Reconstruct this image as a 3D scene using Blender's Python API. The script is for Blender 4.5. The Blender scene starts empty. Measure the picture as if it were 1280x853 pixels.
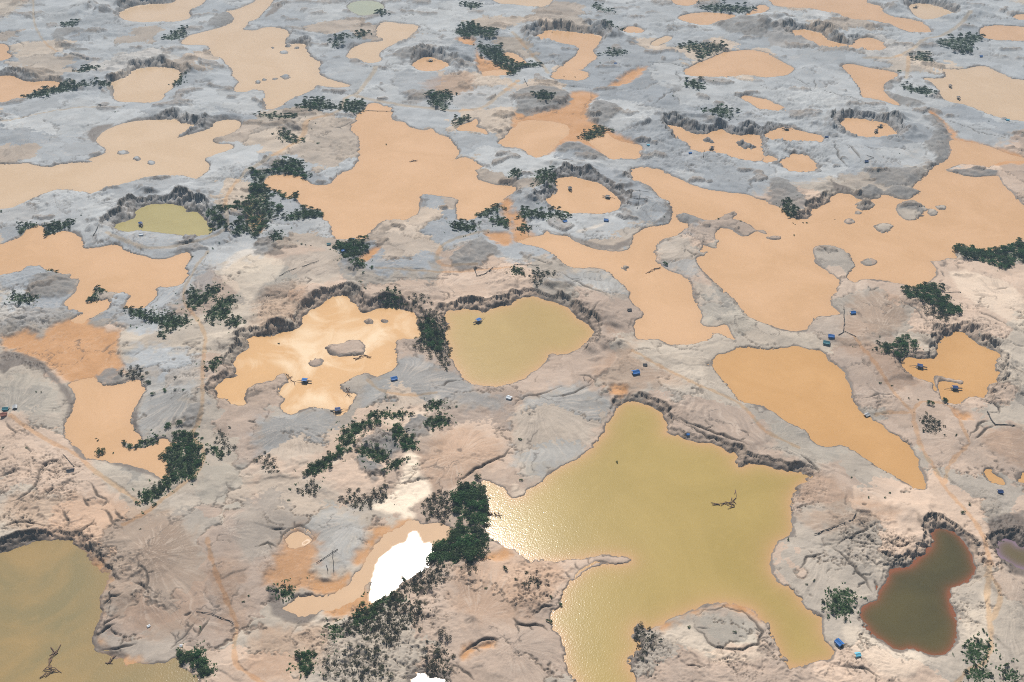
import bpy, math, random
import numpy as np

# ------------------------------------------------------------------ camera
scene = bpy.context.scene
CAM_H = 500.0
PITCH = math.radians(36.0)
cam = bpy.data.cameras.new('camera'); cam.lens = 35.0; cam.sensor_width = 36.0
cam.clip_start = 1.0; cam.clip_end = 60000.0
cam_ob = bpy.data.objects.new('camera', cam)
cam_ob.location = (0, 0, CAM_H); cam_ob.rotation_euler = (math.pi/2 - PITCH, 0, 0)
scene.collection.objects.link(cam_ob); scene.camera = cam_ob

# ------------------------------------------------------------------ sky, sun, exposure
SUN_EL = math.radians(51.5); SUN_AZ = math.radians(-7.0)      # azimuth from +Y, positive to +X
world = bpy.data.worlds.new('World'); scene.world = world; world.use_nodes = True
wn = world.node_tree.nodes; wl = world.node_tree.links; wn.clear()
sky = wn.new('ShaderNodeTexSky'); sky.sky_type = 'NISHITA'; sky.sun_disc = False
sky.sun_elevation = SUN_EL; sky.sun_rotation = SUN_AZ; sky.altitude = 300; sky.dust_density = 4.0; sky.air_density = .8
bg = wn.new('ShaderNodeBackground'); bg.inputs['Strength'].default_value = 0.052
wo = wn.new('ShaderNodeOutputWorld')
wl.new(sky.outputs[0], bg.inputs[0]); wl.new(bg.outputs[0], wo.inputs[0])
sl = bpy.data.lights.new('sun', 'SUN'); sl.energy = 4.3; sl.angle = math.radians(0.5); sl.color = (1.0, 0.95, 0.88)
sun = bpy.data.objects.new('sun', sl); scene.collection.objects.link(sun)
sun.rotation_euler = (-(math.pi/2 - SUN_EL), 0, -SUN_AZ)      # light arrives from ahead of the camera
sun.rotation_mode = 'XYZ'
vs = scene.view_settings; vs.view_transform = 'Standard'; vs.look = 'None'; vs.gamma = 1.0
vs.use_curve_mapping = False; vs.exposure = 0.32
scene.cycles.use_denoising = False
scene.cycles.filter_width = 1.0
scene.cycles.volume_bounces = 0; scene.cycles.max_bounces = 5; scene.cycles.diffuse_bounces = 2
scene.cycles.glossy_bounces = 2; scene.cycles.transparent_max_bounces = 4
scene.cycles.sample_clamp_direct = 0.0; scene.cycles.sample_clamp_indirect = 4.0

rng = np.random.default_rng(11); random.seed(11)
COL = scene.collection

# ------------------------------------------------------------------ survey of the place: points in metres on the ground, x to the right, y away
PONDS = [
(['tan'],"-614.7,1556.7 -608.4,1586.3 -589,1606.5 -547.4,1606.5 -542,1621.9 -548.5,1669.6 -495.6,1669.6 -494.9,1627.1 -496.8,1596.3 -509.4,1571.4 -494.3,1537.5 -513.9,1518.7 -541.9,1520.6 -567.5,1514.1 -599.4,1528.1"),
(['tan'],"-482.7,1425.8 -478.9,1455.7 -464.5,1468.9 -449.9,1482.2 -433.1,1500.3 -423.8,1523.4 -441.1,1561.6 -450.5,1568.4 -435,1576.3 -421.5,1601.4 -411.4,1621.9 -427.5,1691.6 -393.2,1669.6 -383.9,1621.9 -390.1,1556.7 -392.3,1530 -404.2,1520.6 -402.2,1500.3 -406.4,1482.2 -384.5,1477.7 -376.7,1491.2 -362.6,1495.7 -335.9,1482.2 -328.8,1451.4 -333,1434.2 -327,1417.4 -302.4,1425.8 -294.6,1396.8 -280.9,1364.8 -263.8,1345.4 -265.8,1322.6 -259.6,1300.5 -243.4,1282.5 -214.3,1264.9 -214.7,1258 -231.4,1254.5 -250.9,1261.4 -259.3,1264.9 -259.7,1251.1 -270,1234.1 -280.6,1220.8 -290.5,1204.5 -291.2,1194.8 -299.5,1185.3 -311.5,1182.2 -312.1,1198 -320.5,1214.2 -316.7,1227.4 -324,1244.2 -335.8,1251.1 -348.1,1240.9 -362.4,1240.9 -365.7,1261.4 -362.2,1275.4 -377.7,1296.9 -381.4,1318.9 -400.8,1349.2 -407.2,1364.8 -423.2,1372.7 -433.9,1405 -439.9,1417.4 -474.6,1417.4"),
(['tan'],"-532.7,1275.4 -526.9,1282.5 -518.1,1296.9 -518.1,1318.9 -505.7,1327.9 -484.4,1330.2 -460.3,1322.6 -450.5,1311.5 -444.6,1289.7 -449.1,1271.9 -444.4,1254.5 -451.7,1234.1 -448,1220.8 -451.9,1207.7 -463.7,1204.5 -477.1,1206.4 -503,1207.7 -513.6,1220.8 -521,1247.7 -530.6,1264.9"),
(['orange'],"-761.8,1425.8 -733.2,1419.9 -719.7,1400.9 -719.7,1387.1 -707,1376.6 -703.5,1364.8 -708.5,1353.1 -728.6,1347.7"),
(['orange'],"-721.5,1293.3 -690.7,1296.9 -672.4,1298.3 -658,1282.5 -641.3,1274 -621.9,1279 -603.2,1275.4 -595.4,1261.4 -596.3,1253.1 -611.3,1251.1 -627,1237.5 -625.6,1220.8 -641,1214.2 -643.4,1207.7 -650.9,1201.3 -680.1,1198"),
(['tan'],"-615.6,1029.4 -564.8,1026.8 -551,1031.9 -536.7,1024.3 -521.7,1020.2 -510.6,1026.8 -498.9,1031.9 -472.2,1033.5 -485.7,1039.6 -468,1055.3 -472.4,1068.7 -486.3,1082.3 -491.5,1090.6 -493.8,1104.6 -491.4,1118.9 -480.2,1136.5 -457.9,1151.4 -425.9,1151.4 -413.2,1154.4 -406.2,1142.4 -392.9,1138.2 -379.8,1134.7 -390.1,1127.6 -399.3,1099 -388.9,1104.6 -375.1,1116 -363.5,1127.6 -364.6,1142.4 -354.5,1151.4 -337.3,1151.4 -329.7,1139.4 -330.7,1121.8 -341.2,1104.6 -354.1,1099 -351.9,1085.1 -343,1082.3 -328.7,1081.2 -324.1,1071.4 -333.3,1060.7 -350.1,1044.8 -351.1,1039.6 -341.1,1026.8 -338.9,1013.2 -340.1,1013.2 -344.6,996 -350,991.2 -363.6,1000.9 -374.7,1000.9 -397.7,996 -416.8,986.4 -429.1,976.9 -442,969.8 -448.4,956.8 -458.3,960.5 -470.7,965.1 -486.6,967.5 -493.1,967.5 -503.9,955.9 -513.5,942.3 -523.3,924.7 -535,922.5 -565.5,916"),
(['olive'],"-405.2,886.6 -400.5,894 -391.8,899 -387,903.2 -392.3,913.8 -389.3,924.7 -383.3,932.6 -370.9,933.4 -360.6,934.3 -349.2,931.2 -341.2,924.7 -339.7,915.1 -330.1,918.1 -320.6,909.6 -313.9,899 -308.8,886.6 -301.2,880.4 -302.7,870.3 -311.3,864.4 -321.2,864.4 -336.8,870.3 -353.8,873.5 -366.7,876.4 -377.4,878.4 -386.5,875.2 -394.9,876.4"),
(['orange'],"-532.4,841 -504.3,848.7 -496.4,858.4 -489.6,866.3 -490.4,878.4 -485.8,887.4 -477.4,886.6 -469.4,876.4 -467.6,866.3 -462.4,868.3 -455.3,876.4 -445.3,876.4 -431.7,866.3 -425.9,858.4 -422.2,844.9 -415.2,841.8 -405.8,842.9 -397.9,848.7 -386.1,848.7 -376,835.3 -360.6,829.7 -349.3,824.1 -338.8,821.2 -330,824.1 -322.9,833.5 -313.6,835.3 -309.7,824.1 -310.2,814.9 -312.1,807.7 -304.5,796.9 -304.6,786.4 -307.4,776.1 -313.9,772.7 -325.4,774.4 -330.4,769.3 -324.8,765.9 -323.8,756 -327.7,744.6 -329.4,738.1 -343.7,738.1 -348.7,739.7 -347.2,749.4 -346.2,760.9 -359.2,764.3 -372,764.3 -376.4,769.3 -380.9,774.4 -385.9,772.7 -382.1,764.3 -383.3,754.3 -386.1,749.4 -382.6,747.1 -372.9,750.4 -365.8,751 -361.5,746.2 -362,736.5 -366.1,730.2 -369.3,724 -375.3,720.9 -375.8,714.7 -390.4,718.7 -379.4,730.2 -384.4,731.8 -400.3,741.3 -404.5,747.8 -402.9,756 -399.5,764.3 -402.8,776.1 -403.6,786.4 -414.5,788.2 -414.2,795.2 -426.2,796.9 -437.6,802.3 -447.9,809.5 -462.2,809.5 -462.2,802.3 -471.8,798 -482,795.2 -509.8,789.9"),
(['orange'],"-358.3,629.7 -347.6,636.2 -338.3,637.5 -334.1,629.7 -324.9,626.3 -312.8,628.9 -311.1,633.6 -301.8,634.9 -298.2,628.4 -293.8,622 -294.4,610.6 -294.6,600.8 -294.7,591.1 -293.3,581.6 -287.4,572.3 -281.1,566.6 -277.9,560.9 -279.5,556.5 -284.8,554.2 -289.5,559.8 -293.7,558.7 -285.5,551.6 -274,553.1 -266.1,556.5 -265,563.2 -260.2,562.1 -256.2,558.7 -250.5,559.8 -252,554.2 -256.1,547.6 -257.8,543.3 -252.8,541.1 -247.8,528.4 -247,520.1 -249.2,518.1 -262.3,528.4 -275.5,533.7 -286.7,536.9 -295.9,537.9 -304.3,541.1 -311.6,541.1 -316,543.3 -320.9,550.9 -332,560.9 -338.2,567.7 -344.1,583.9 -341.2,591.1 -345.1,610.6 -351.5,622"),
(['plume'],"-237.9,625.8 -236.5,633.6 -223.1,638.9 -226.3,645.5 -230.9,655 -230,666 -227.1,671.6 -222.1,680.1 -225.4,687.3 -227.9,690.8 -220.2,695.2 -209.6,693.7 -200.4,699.7 -187.4,704.1 -183.4,711.7 -185.6,719.3 -183.7,728.6 -175.4,738.1 -171,744.6 -165.3,754.3 -155.1,759.3 -148,754.3 -144.5,747.8 -138,739.7 -134.4,731.8 -128.1,731.2 -119.9,738.1 -107.6,739.7 -96.4,735 -87.2,731.8 -83.9,724 -82,710.2 -77.7,699.7 -77.2,692.3 -95.9,690.8 -100.9,688.8 -98.1,677.3 -95.4,657.7 -97.1,649.5 -103.2,644.2 -110.6,637.5 -116.1,642.8 -122.6,642.8 -128.7,638.9 -137.2,629.7 -137.9,623.3 -132.2,616.9 -124.3,616.9 -124.3,610.6 -125.7,603.2 -129.4,595.9 -131.5,588.7 -136.3,589.9 -140.5,597.1 -146.9,598.3 -156.7,600.8 -163.9,597.1 -169.1,591.1 -175.5,592.3 -179.3,595.9 -182.2,603.2 -178.4,608.1 -180.9,613.1 -186.1,615.6 -185.7,625.8 -181.2,632.3 -184.8,642.8 -191.1,641.5 -192.8,633.6 -200.6,632.3 -206.6,629.7 -209.5,628.4 -212.1,618.2 -211.8,610.6 -208.9,603.2 -216.5,602 -222,605.7 -226.3,610.6 -232.7,610.6 -236.4,618.2"),
(['yellow'],"-58.8,716.2 -60.2,725.5 -58,735 -49.9,733.4 -39.4,738.1 -30.3,735 -24.9,731.8 -17.9,738.1 0,743.9 0,746.2 5.4,754.3 12.8,757.6 21.9,757.6 29,751 41.5,746.2 50.1,738.1 55,728.6 58.1,720.9 64.8,714.7 71.1,704.1 69.7,695.2 65,688.8 63.3,688.8 59.4,680.1 52.1,671.6 40.3,668.8 31.9,670.2 30,663.2 26.5,655 19.7,648.2 13,640.2 4.9,632.3 0,629.7 -1.6,629.7 -9.6,625.8 -20.9,626.3 -29,627.9 -37.3,633.6 -40.7,638.9 -42.7,646.9 -46.2,650.9 -49.1,660.5 -52.7,666 -52.4,677.3 -54.6,685.9 -58.3,692.3 -57.2,704.1 -55.1,713.2"),
(['orange'],"-185.5,1179 -183.1,1201.3 -173.3,1204.5 -153.8,1188.5 -150.4,1179 -150.1,1163.6 -145,1148.4 -132.4,1145.4 -126.5,1133.5 -118.5,1124.7 -103.6,1118.9 -96.9,1127.6 -91,1110.3 -76,1099 -69.4,1085.1 -65.3,1071.4 -60.1,1058 -66.1,1039.6 -55,1047.4 -45.6,1039.6 -36.1,1026.8 -31.5,1021.8 -40.3,1014.2 -38.5,991.2 -28.5,984 -19.6,976.9 0,974.5 5.4,970.7 4.3,962.8 0,958.2 -6.4,949.1 -13.7,933.4 -20.9,924.7 -35.3,913.8 -38,901.1 -49.2,899 -56.5,901.1 -58.8,929 -56.2,942.3 -61.9,949.1 -74.8,951.4 -92.2,955.9 -99.4,951.4 -97.1,935.7 -97.6,913.8 -105.2,905.3 -108.7,899 -119.2,901.1 -131.3,899 -138.1,886.6 -144.4,870.3 -145.9,858.4 -157.1,860.4 -173,860.4 -182.4,870.3 -182.2,882.5 -187.1,894.8 -195.9,905.3 -199.2,920.3 -206.9,922.5 -215.6,924.7 -229.2,942.3 -228.1,960.5 -233.8,944.6 -240.6,946.8 -252.2,962.8 -261.7,967.5 -271.2,976.9 -271.9,991.2 -266.1,1000.9 -251,1003.3 -237.2,1000.9 -223.3,984 -215.6,976.9 -198.2,976.9 -194.1,993.6 -191.4,1005.8 -181.2,1013.2 -179.4,1016.7 -174.9,1034.5 -175.2,1055.3 -179.4,1079.6 -180.6,1099 -189.6,1113.2 -195.5,1121.8 -192.9,1139.4 -190.8,1151.4 -193.9,1166.6"),
(['tan'],"-200.5,1464.4 -204.5,1486.7 -199.9,1514.1 -189.8,1520.6 -170.4,1509.5 -142.7,1504.9 -141,1482.2 -150.8,1455.7 -152.6,1442.7 -168.6,1425.8 -178.6,1409.1 -187.9,1388.7 -187.2,1368.7 -181.7,1357 -188.8,1345.4 -202.7,1345.4 -212.5,1357 -233.1,1364.8 -232.4,1380.6 -229.9,1405 -215.2,1425.8 -198.2,1430 -184,1434.2 -200.5,1451.4"),
(['pale'],"-262.7,1596.3 -251.7,1621.9 -219.4,1621.9 -203.8,1596.3 -202.3,1581.3 -213.3,1566.5 -220.4,1547.1 -236,1547.1 -250.9,1566.5 -259.2,1581.3"),
(['orange'],"-138.5,1341.5 -128.9,1360.9 -121,1368.7 -112.6,1368.7 -103.4,1357 -88.9,1345.4 -85.5,1333.9 -98.2,1315.2 -111.7,1313 -125.5,1315.2 -134.9,1330.2"),
(['orange'],"-15.6,1382.2 0,1387.1 8.5,1376.6 16.8,1357 22.1,1337.7 5.5,1341.5 0,1353.1 -5.6,1360.9"),
(['orange'],"-46.2,1307.8 -32.7,1315.2 -10.9,1320.4 -4.1,1311.5 -6.8,1298.3 -35.1,1298.3"),
(['orange'],"-67.8,1127.6 -58.6,1139.4 -49,1145.4 -44.5,1157.5 -40.4,1142.4 -43.7,1130.6 -31.4,1121.8 -28.6,1104.6 -38.5,1116 -55.4,1118.9 -65,1118.9"),
(['orange'],"0,1127.6 4.8,1127.6 7.4,1145.4 24.6,1151.4 49,1145.4 63.5,1139.4 70.3,1127.6 66.8,1104.6 56.8,1093.4 50.1,1071.4 41.5,1055.3 29.8,1044.8 20.7,1050.1 13.9,1066 4.7,1074.1 0,1071.4 -9.3,1074.1 -16.5,1087.8 -7.2,1104.6 -1.2,1121.8"),
(['orange'],"113,1116 118.8,1099 131.8,1085.1 150.1,1079.6 151.3,1068.7 145.3,1055.3 146.2,1042.2 127.9,1042.2 112.9,1039.6 105.9,1052.7 97.9,1071.4 89.8,1090.6 95.1,1099 104.8,1101.8"),
(['orange'],"32.4,1451.4 44.7,1468.9 54,1482.2 71.8,1477.7 89.5,1473.3 110,1466.2 134.6,1457.4 128.5,1434.2 124.2,1413.2 114.2,1392.7 120.8,1364.8 111.6,1353.1 102.1,1333.9 95.7,1318.9 90.2,1318.9 104.6,1307.8 102.1,1289.7 90.7,1279 77.6,1282.5 53.6,1286.1 54.2,1304.2 69,1333.9 81.1,1357 90.3,1372.7 94.2,1392.7 97.5,1400.9 89.7,1417.4 75.4,1421.6 58.4,1434.2 38,1434.2"),
(['orange'],"165,1482.2 178.7,1500.3 192.9,1491.2 198.5,1473.3 184.3,1466.2 166.8,1468.9"),
(['tan'],"200.2,1421.6 217.7,1447 233.5,1455.7 234.3,1438.5 217.6,1421.6 207.4,1409.1"),
(['orange'],"253.3,1537.5 274.6,1556.7 300.8,1564.5 331.1,1558.7 350.8,1547.1 332.8,1532.8 318.1,1518.7 300.6,1504.9 285.4,1504.9 266.1,1518.7"),
(['orange'],"360.2,1547.1 381.4,1576.3 391.7,1596.3 404.1,1602.4 407.7,1581.3 392.6,1561.6 373.5,1551.9"),
(['orange'],"409.7,1637.6 417.9,1614.7 417.2,1596.3 446.8,1586.3 469.4,1588.3 495.5,1566.5 519,1537.5 531.8,1528.1 553.3,1528.1 562.8,1518.7 576.9,1504.9 583.3,1486.7 595.5,1468.9 616.4,1468.9 626.8,1473.3 628.4,1495.7 627,1518.7 610.2,1532.8 588.4,1542.3 580.2,1566.5 586.3,1581.3 586,1596.3 570.4,1608.5 571.1,1621.9 611.1,1725.5 434.5,1725.5"),
(['orange'],"262.9,1658.8 256.8,1611.6 267.8,1598.3 283.5,1596.3 298.5,1611.6 302.4,1658.8"),
(['tan'],"-32.6,1642.8 -32.3,1627.1 -19.2,1606.5 0,1606.5 19.1,1596.3 47.5,1586.3 64.2,1611.6 69,1658.8 -16.5,1669.6"),
(['orange'],"234.6,1315.2 248.3,1333.9 264.4,1349.2 280.9,1364.8 298.3,1384.6 319.6,1392.7 343.3,1396.8 363.1,1382.2 362.5,1379 373.8,1353.1 383.4,1333.9 387.7,1322.6 373.2,1300.5 361.6,1296.9 344.2,1291.1 336.5,1293.3 314.4,1304.2 296.2,1293.3 269.2,1293.3 234.7,1296.9"),
(['orange'],"416.4,1473.3 422.9,1482.2 443.9,1482.2 458.6,1468.9 461.2,1455.7 460.8,1442.7 469.2,1430 481.1,1419.9 494.2,1414.9 498.4,1430 507.8,1442.7 524.2,1448.8 535.9,1438.5 539.6,1421.6 537.4,1405 525.1,1392.7 512.5,1388.7 499.4,1392.7 481.7,1400.9 461.6,1400.9 443.6,1409.1 437.2,1430 428.5,1442.7 417.8,1447 411.9,1460.1"),
(['tan'],"630.6,1596.3 647.3,1608.5 665.9,1606.5 679.8,1591.3 690,1566.5 689.5,1551.9 670.6,1547.1 658,1537.5 636.3,1528.1 627.1,1537.5 625.7,1561.6"),
(['orange'],"703.6,1486.7 717.1,1498.5 742.8,1502.1 767.4,1495.7 807.7,1491.2 782.9,1434.2 718.7,1434.2 695.7,1442.7 693.4,1460.1"),
(['orange'],"774.3,1542.3 788.7,1554.8 836.3,1556.7 819.7,1518.7 777.7,1528.1"),
(['tan'],"550.7,1289.7 571,1286.1 583,1289.7 588,1307.8 587.7,1322.6 601.5,1318.9 624.7,1322.6 639.9,1333.9 655,1330.2 657.4,1315.2 665.2,1300.5 671.4,1282.5 720.6,1279 659.4,1139.4 610.5,1151.4 598,1163.6 586.6,1179 582.6,1188.5 572.1,1201.3 556.6,1207.7 553.3,1227.4 559.1,1244.2 558.3,1264.9 554,1275.4"),
(['orange'],"453.4,1337.7 471,1341.5 488.8,1326.4 512.9,1315.2 521.5,1307.8 520.7,1296.9 508.2,1282.5 498,1275.4 486.4,1254.5 484.5,1230.8 490.2,1207.7 492.8,1191.7 483.1,1201.3 471.8,1214.2 458.3,1220.8 451.5,1224.1 457.5,1254.5 457.4,1282.5 456.3,1307.8"),
(['orange'],"401.3,1142.4 410.7,1154.4 422.6,1157.5 438.2,1151.4 451.2,1145.4 459.8,1133.5 462.8,1116 457.2,1101.8 444.4,1099 432.5,1099 411.9,1101.8 403.1,1113.2 398.3,1121.8"),
(['orange'],"187.3,1133.5 195,1136.5 206,1127.6 211.6,1116 224.7,1107.5 237.1,1110.3 243.3,1118.9 255.8,1121.8 261.1,1110.3 274.4,1104.6 287.4,1110.3 295.8,1104.6 294.8,1087.8 289.1,1071.4 291.7,1050.1 279.4,1034.5 262.2,1039.6 250.4,1050.1 237.5,1055.3 229.5,1063.3 217.5,1060.7 209.1,1066 206.8,1082.3 201.2,1093.4 194.5,1096.2 194.7,1116"),
(['orange'],"293.5,1220.8 302.7,1228.8 316.7,1220.8 328.2,1214.2 335.6,1201.3 342.3,1185.3 330.9,1179 321.5,1182.2 309.6,1185.3 305.1,1201.3"),
(['orange'],"300.6,1104.6 313.8,1121.8 330.2,1130.6 339.2,1127.6 351,1116 365.7,1107.5 373.1,1099 365.6,1087.8 349.7,1090.6 334.9,1087.8 322.5,1085.1 312.5,1093.4 302.5,1090.6"),
(['orange'],"305.5,1039.6 318.1,1044.8 322.8,1055.3 336,1052.7 342,1039.6 344.4,1021.8 334.6,1009.3 312.3,1009.3 304.4,1024.3"),
(['orange'],"289.4,1050.1 302.6,1047.4 302.7,1037.1 290.2,1031.9 286,1033.5"),
(['orange'],"34,942.3 43.8,951.4 50.7,965.1 46.9,979.2 46.1,988.8 55.2,996 66.3,997.5 77,991.2 87.7,986.4 96.2,981.6 103.6,965.1 111.3,953.6 114.6,942.3 114.5,929 108.7,922.5 101.7,913.8 87,911.7 74.7,913.8 62.2,912.6 47.9,918.1 42,929"),
(['orange'],"132.4,1005.8 134.2,1013.2 136.8,1016.7 146.2,1020.2 161.5,1016.7 165.6,1013.2 177.1,998.4 186.8,988.8 196,976.9 207.6,967.5 222,962.8 236.3,958.2 250.9,955.9 259.8,946.8 270.7,937.9 269.9,934.3 282.6,924.7 282.8,916 289.7,901.1 304.1,901.1 310.3,909.6 312.4,922.5 320.3,924.7 333.6,935.7 341.3,949.1 349,958.2 360.5,956.8 363.9,953.6 365.6,944.6 377.7,942.3 391.8,946.8 396.6,955.9 405.3,949.1 412.4,944.6 420.1,942.3 426.6,949.1 441.1,960.5 436.9,967.5 434.1,972.1 444.5,984 458.1,998.4 467.6,1013.2 472.1,1016.7 484.4,1029.4 497.1,1039.6 509.1,1060.7 512.6,1076.8 516.3,1090.6 526.9,1090.6 536.7,1085.1 553.4,1079.6 564.5,1066 575.5,1047.4 611.1,1039.6 608.4,1033.5 565.5,1039.6 545.5,1029.4 537,1019.2 531.2,1021.8 524.1,1026.8 511.5,1029.4 498.4,1024.3 488.9,1016.7 483.2,1013.2 496.6,1000.9 512,994.6 538.8,1000.9 536.2,988.8 535.1,969.8 538.2,955.9 535.9,940.1 539.8,929 563.3,920.3 536.1,858.4 503.2,860.4 498,852.6 486.5,848.7 474.9,839.1 460.5,837.2 450.4,846.8 438.6,846.8 431.1,831.6 428.4,824.1 420.7,824.1 411.1,818.6 400.2,820.4 402.8,805.9 399.4,798.7 397.9,791.7 386.9,781.2 379.6,776.1 372.9,772.7 364.8,776.1 357.1,781.2 345.2,784.7 332.6,786.4 325.1,786.4 319.9,781.2 313.4,784.7 314.9,793.4 324.9,805.9 327.8,809.5 328.2,831.6 323.5,842.9 315.2,848.7 299.4,848.7 293.1,839.1 291.4,824.1 290.6,813.1 298.4,798.7 305,788.2 305.1,781.2 298.6,771 294.2,760.9 287.9,754.3 286.3,744.6 289.2,735 292.8,728.6 280,727.1 268.6,724 258.9,713.2 255.9,704.1 242.5,702.6 232.8,705.6 223.9,713.2 213.2,720.9 207.3,727.1 204.1,747.8 194.8,767.6 186.6,784.7 182.6,795.2 177.8,813.1 177.5,824.1 185.8,827.8 191.9,835.3 183.7,839.1 191.1,848.7 199.3,839.1 206.5,858.4 200.9,860.4 208.5,882.5 222.3,880.4 223.3,874.4 231.4,864.4 240.6,870.3 245.8,876.4 256.2,868.3 256.3,878.4 246.2,878.4 240.9,892.7 226.4,903.2 234.2,911.7 231.6,920.3 224.2,913.8 214.4,905.3 209.3,899 197.1,899.8 186.2,909.6 178.7,915.1 168.6,909.6 168.5,901.1 173.5,892.7 181.4,890.7 171,874.4 159.6,864.4 151.4,862.4 142.1,850.6 137.4,827.8 139.6,813.1 149.2,798.7 161.4,791.7 165.1,777.8 166.3,767.6 164.8,751 167.8,735 168.1,725.5 164.9,716.2 167.2,708.6 177.7,708.6 187.2,713.2 188.2,704.1 190.2,690.8 187,692.3 181.1,698.2 174.7,701.1 169,692.3 163.9,687.3 153.3,684.4 142.8,682.4 132.6,683 127.6,690.2 116.5,690.8 106.2,690.8 107,716.2 114.7,722.4 117.3,730.2 114.6,738.1 108.2,746.2 107.2,754.3 109,764.3 105.4,774.4 97.2,786.4 92.5,798.7 83.6,805.9 70.4,806.9 60.8,805.9 53.4,809.5 48,818.6 42.6,827.8 35.2,839.1 23.6,846.8 11.8,850.6 4,854.5 13.9,860.4 20,864.4 32,868.3 35.3,878.4 37.1,870.3 48,868.3 56,866.3 63.3,854.5 74.6,844.9 87.9,839.1 101.3,835.3 111.2,837.2 118,846.8 121.9,866.3 131.4,880.4 139.9,884.5 150.3,886.6 163.3,892.7 167.9,920.3 167.1,937.9 157.8,949.1 151.7,969.8 148.4,979.2 140.1,984 133.8,986.4"),
(['deep'],"165.3,653.6 171.1,668.8 181.4,670.2 191.4,678.7 202.9,677.3 216,675 224.6,675.8 233.7,678.7 241.1,681.5 248.3,675.8 256.4,674.4 262.4,671.6 263.2,661.8 267.4,652.2 272.5,646.9 271.4,633.6 271.1,620.7 269.1,610.6 270.4,598.3 273.9,588.7 281,581.6 285.5,571.1 291.3,565.4 296,556.5 297.6,543.3 296.3,530.5 295.5,515 292,509 286.7,510 281.2,515 274.1,524.3 267.6,531.6 261,539 253.8,549.8 250.5,554.2 243.7,556.5 235.6,554.2 228.7,556.5 225.1,563.2 224.8,571.1 218.5,576.9 211.9,581.6 206.3,591.1 199.8,597.1 196.1,602 188.6,603.7 181.3,606.9 178.2,615.6 174.1,628.4 169.4,638.9 166.3,649.5 162.2,655"),
(['deep'],"323.6,660.5 330.8,664.6 338.7,663.2 346.5,661.8 352,663.2 359.2,674.4 364.4,684.4 371.4,694.6 371.8,690.8 380.1,699.7 387.7,701.7 392.2,695.2 395.2,689.4 397.4,681.5 401.9,675.8 408.7,671.6 406.2,663.2 398.8,655 396.6,638.9 391.1,631 381,625.8 376.8,623.3 379.6,618.2 373.6,610.6 366.6,613.1 359.8,611.9 352.8,605.7 345.7,603.7 339.4,608.1 340.5,615.6 337.4,620.7 341,631 336.6,632.3 328.6,637.5 323.8,642.8 321.8,652.2"),
(['deep'],"342,528.4 345.7,530.5 347.6,524.3 351.8,520.1 350.8,514 346.5,514 342.4,518.1 340.3,522.2"),
(['deep'],"363.2,520.1 368.7,526.3 389.3,530.5 381.2,512 363,516"),
(['olivebig'],"84.8,603.2 89.9,606.9 100.8,605.7 109.7,600.8 115.2,594.7 117.3,586.3 118.4,576.9 115.9,568.9 121,567.3 126.9,565.9 132.2,560.9 140.7,557.6 149.7,557.6 156.2,552 159.7,546.6 164.9,546.6 166.1,541.1 162.6,537.9 165.6,530.5 172,533.7 179.7,535.8 186.5,533 196.9,527.4 206.9,526.8 213.7,525.3 215.9,522.2 209.1,518.1 203.4,512 198,504 194.6,498.1 193,488.1 192.3,488.1 191.1,476.8 188,465.8 179.6,461.3 173.6,455.1 169.4,444.7 167.3,434.5 168.8,429.5 171.2,423 177.1,420.5 180.5,413.3 182.4,405.5 187.3,400.1 191.3,396.3 188.8,388.8 189.6,379.9 191.8,374.2 190.7,367.8 186.2,366.4 179.9,365 174.7,362.9 168.5,361.8 163,363.6 160.3,372.7 159.1,378.5 157.4,387.3 157.4,393.2 155.8,391.7 153.4,397.8 149.8,404.7 141.6,407.8 131.9,409.4 122.8,407.8 114.8,404.7 105.5,400.1 93.5,394 84.3,388.8 82.9,386.5 78.7,393.2 73.1,386.5 74.3,379.9 77.2,379.2 74.2,372.7 68.7,365.7 68.3,361.5 71.3,356 71.5,351.7 72.9,337.5 37.6,337.5 38.3,351.7 33.9,356 31.9,362.9 31.4,374.2 29.2,385.8 24.4,388.8 23.6,400.8 30,405.5 32.2,413.3 33.4,420.5 38.5,425.4 43.9,431.2 48,435.3 57.4,439.9 71.7,439.2 77.9,442.1 78.2,445.5 71.2,447.8 62,448.1 54,447.3 44.6,444.7 32.8,443.8 13.1,443.8 7.9,445.5 2.6,451.6 0,453.4 -13.4,462.2 -17.5,465.8 -19.1,476.8 -17.9,484.3 -16.6,490 -16.1,498.1 -21.3,510 -22.2,518.1 -12.9,516 -5.7,510 -1.4,500.1 2.8,500.1 8.4,502 10.6,509 20,514 26,524.3 33.4,530.5 43.9,537.9 56.3,547.6 62.9,558.7 71.3,570 70.3,576.9 77.4,588.7 82.8,598.3"),
(['greenish'],"-356.4,443 -338,449 -329.5,454.2 -321.6,457.8 -311.9,460.4 -305.9,462.2 -295.9,460.4 -290.6,456.9 -282.8,449.9 -276.7,445.5 -273.4,439.6 -268.4,434.5 -262.7,432.8 -260.5,426.2 -259,419.7 -259.6,410.2 -255.1,402.4 -254.4,394.8 -253.7,387.3 -253.6,381.4 -251.1,374.2 -245.7,370.6 -237.6,367.8 -232.1,367.1 -227.7,360.8 -219.9,364.3 -213.6,362.9 -204.4,363.6 -199.8,368.5 -195,368.5 -195.7,364.3 -195.2,360.1 -187.8,358.8 -182.9,353.3 -179.2,348 -178.6,332.4 -307.5,332.4"),
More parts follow.
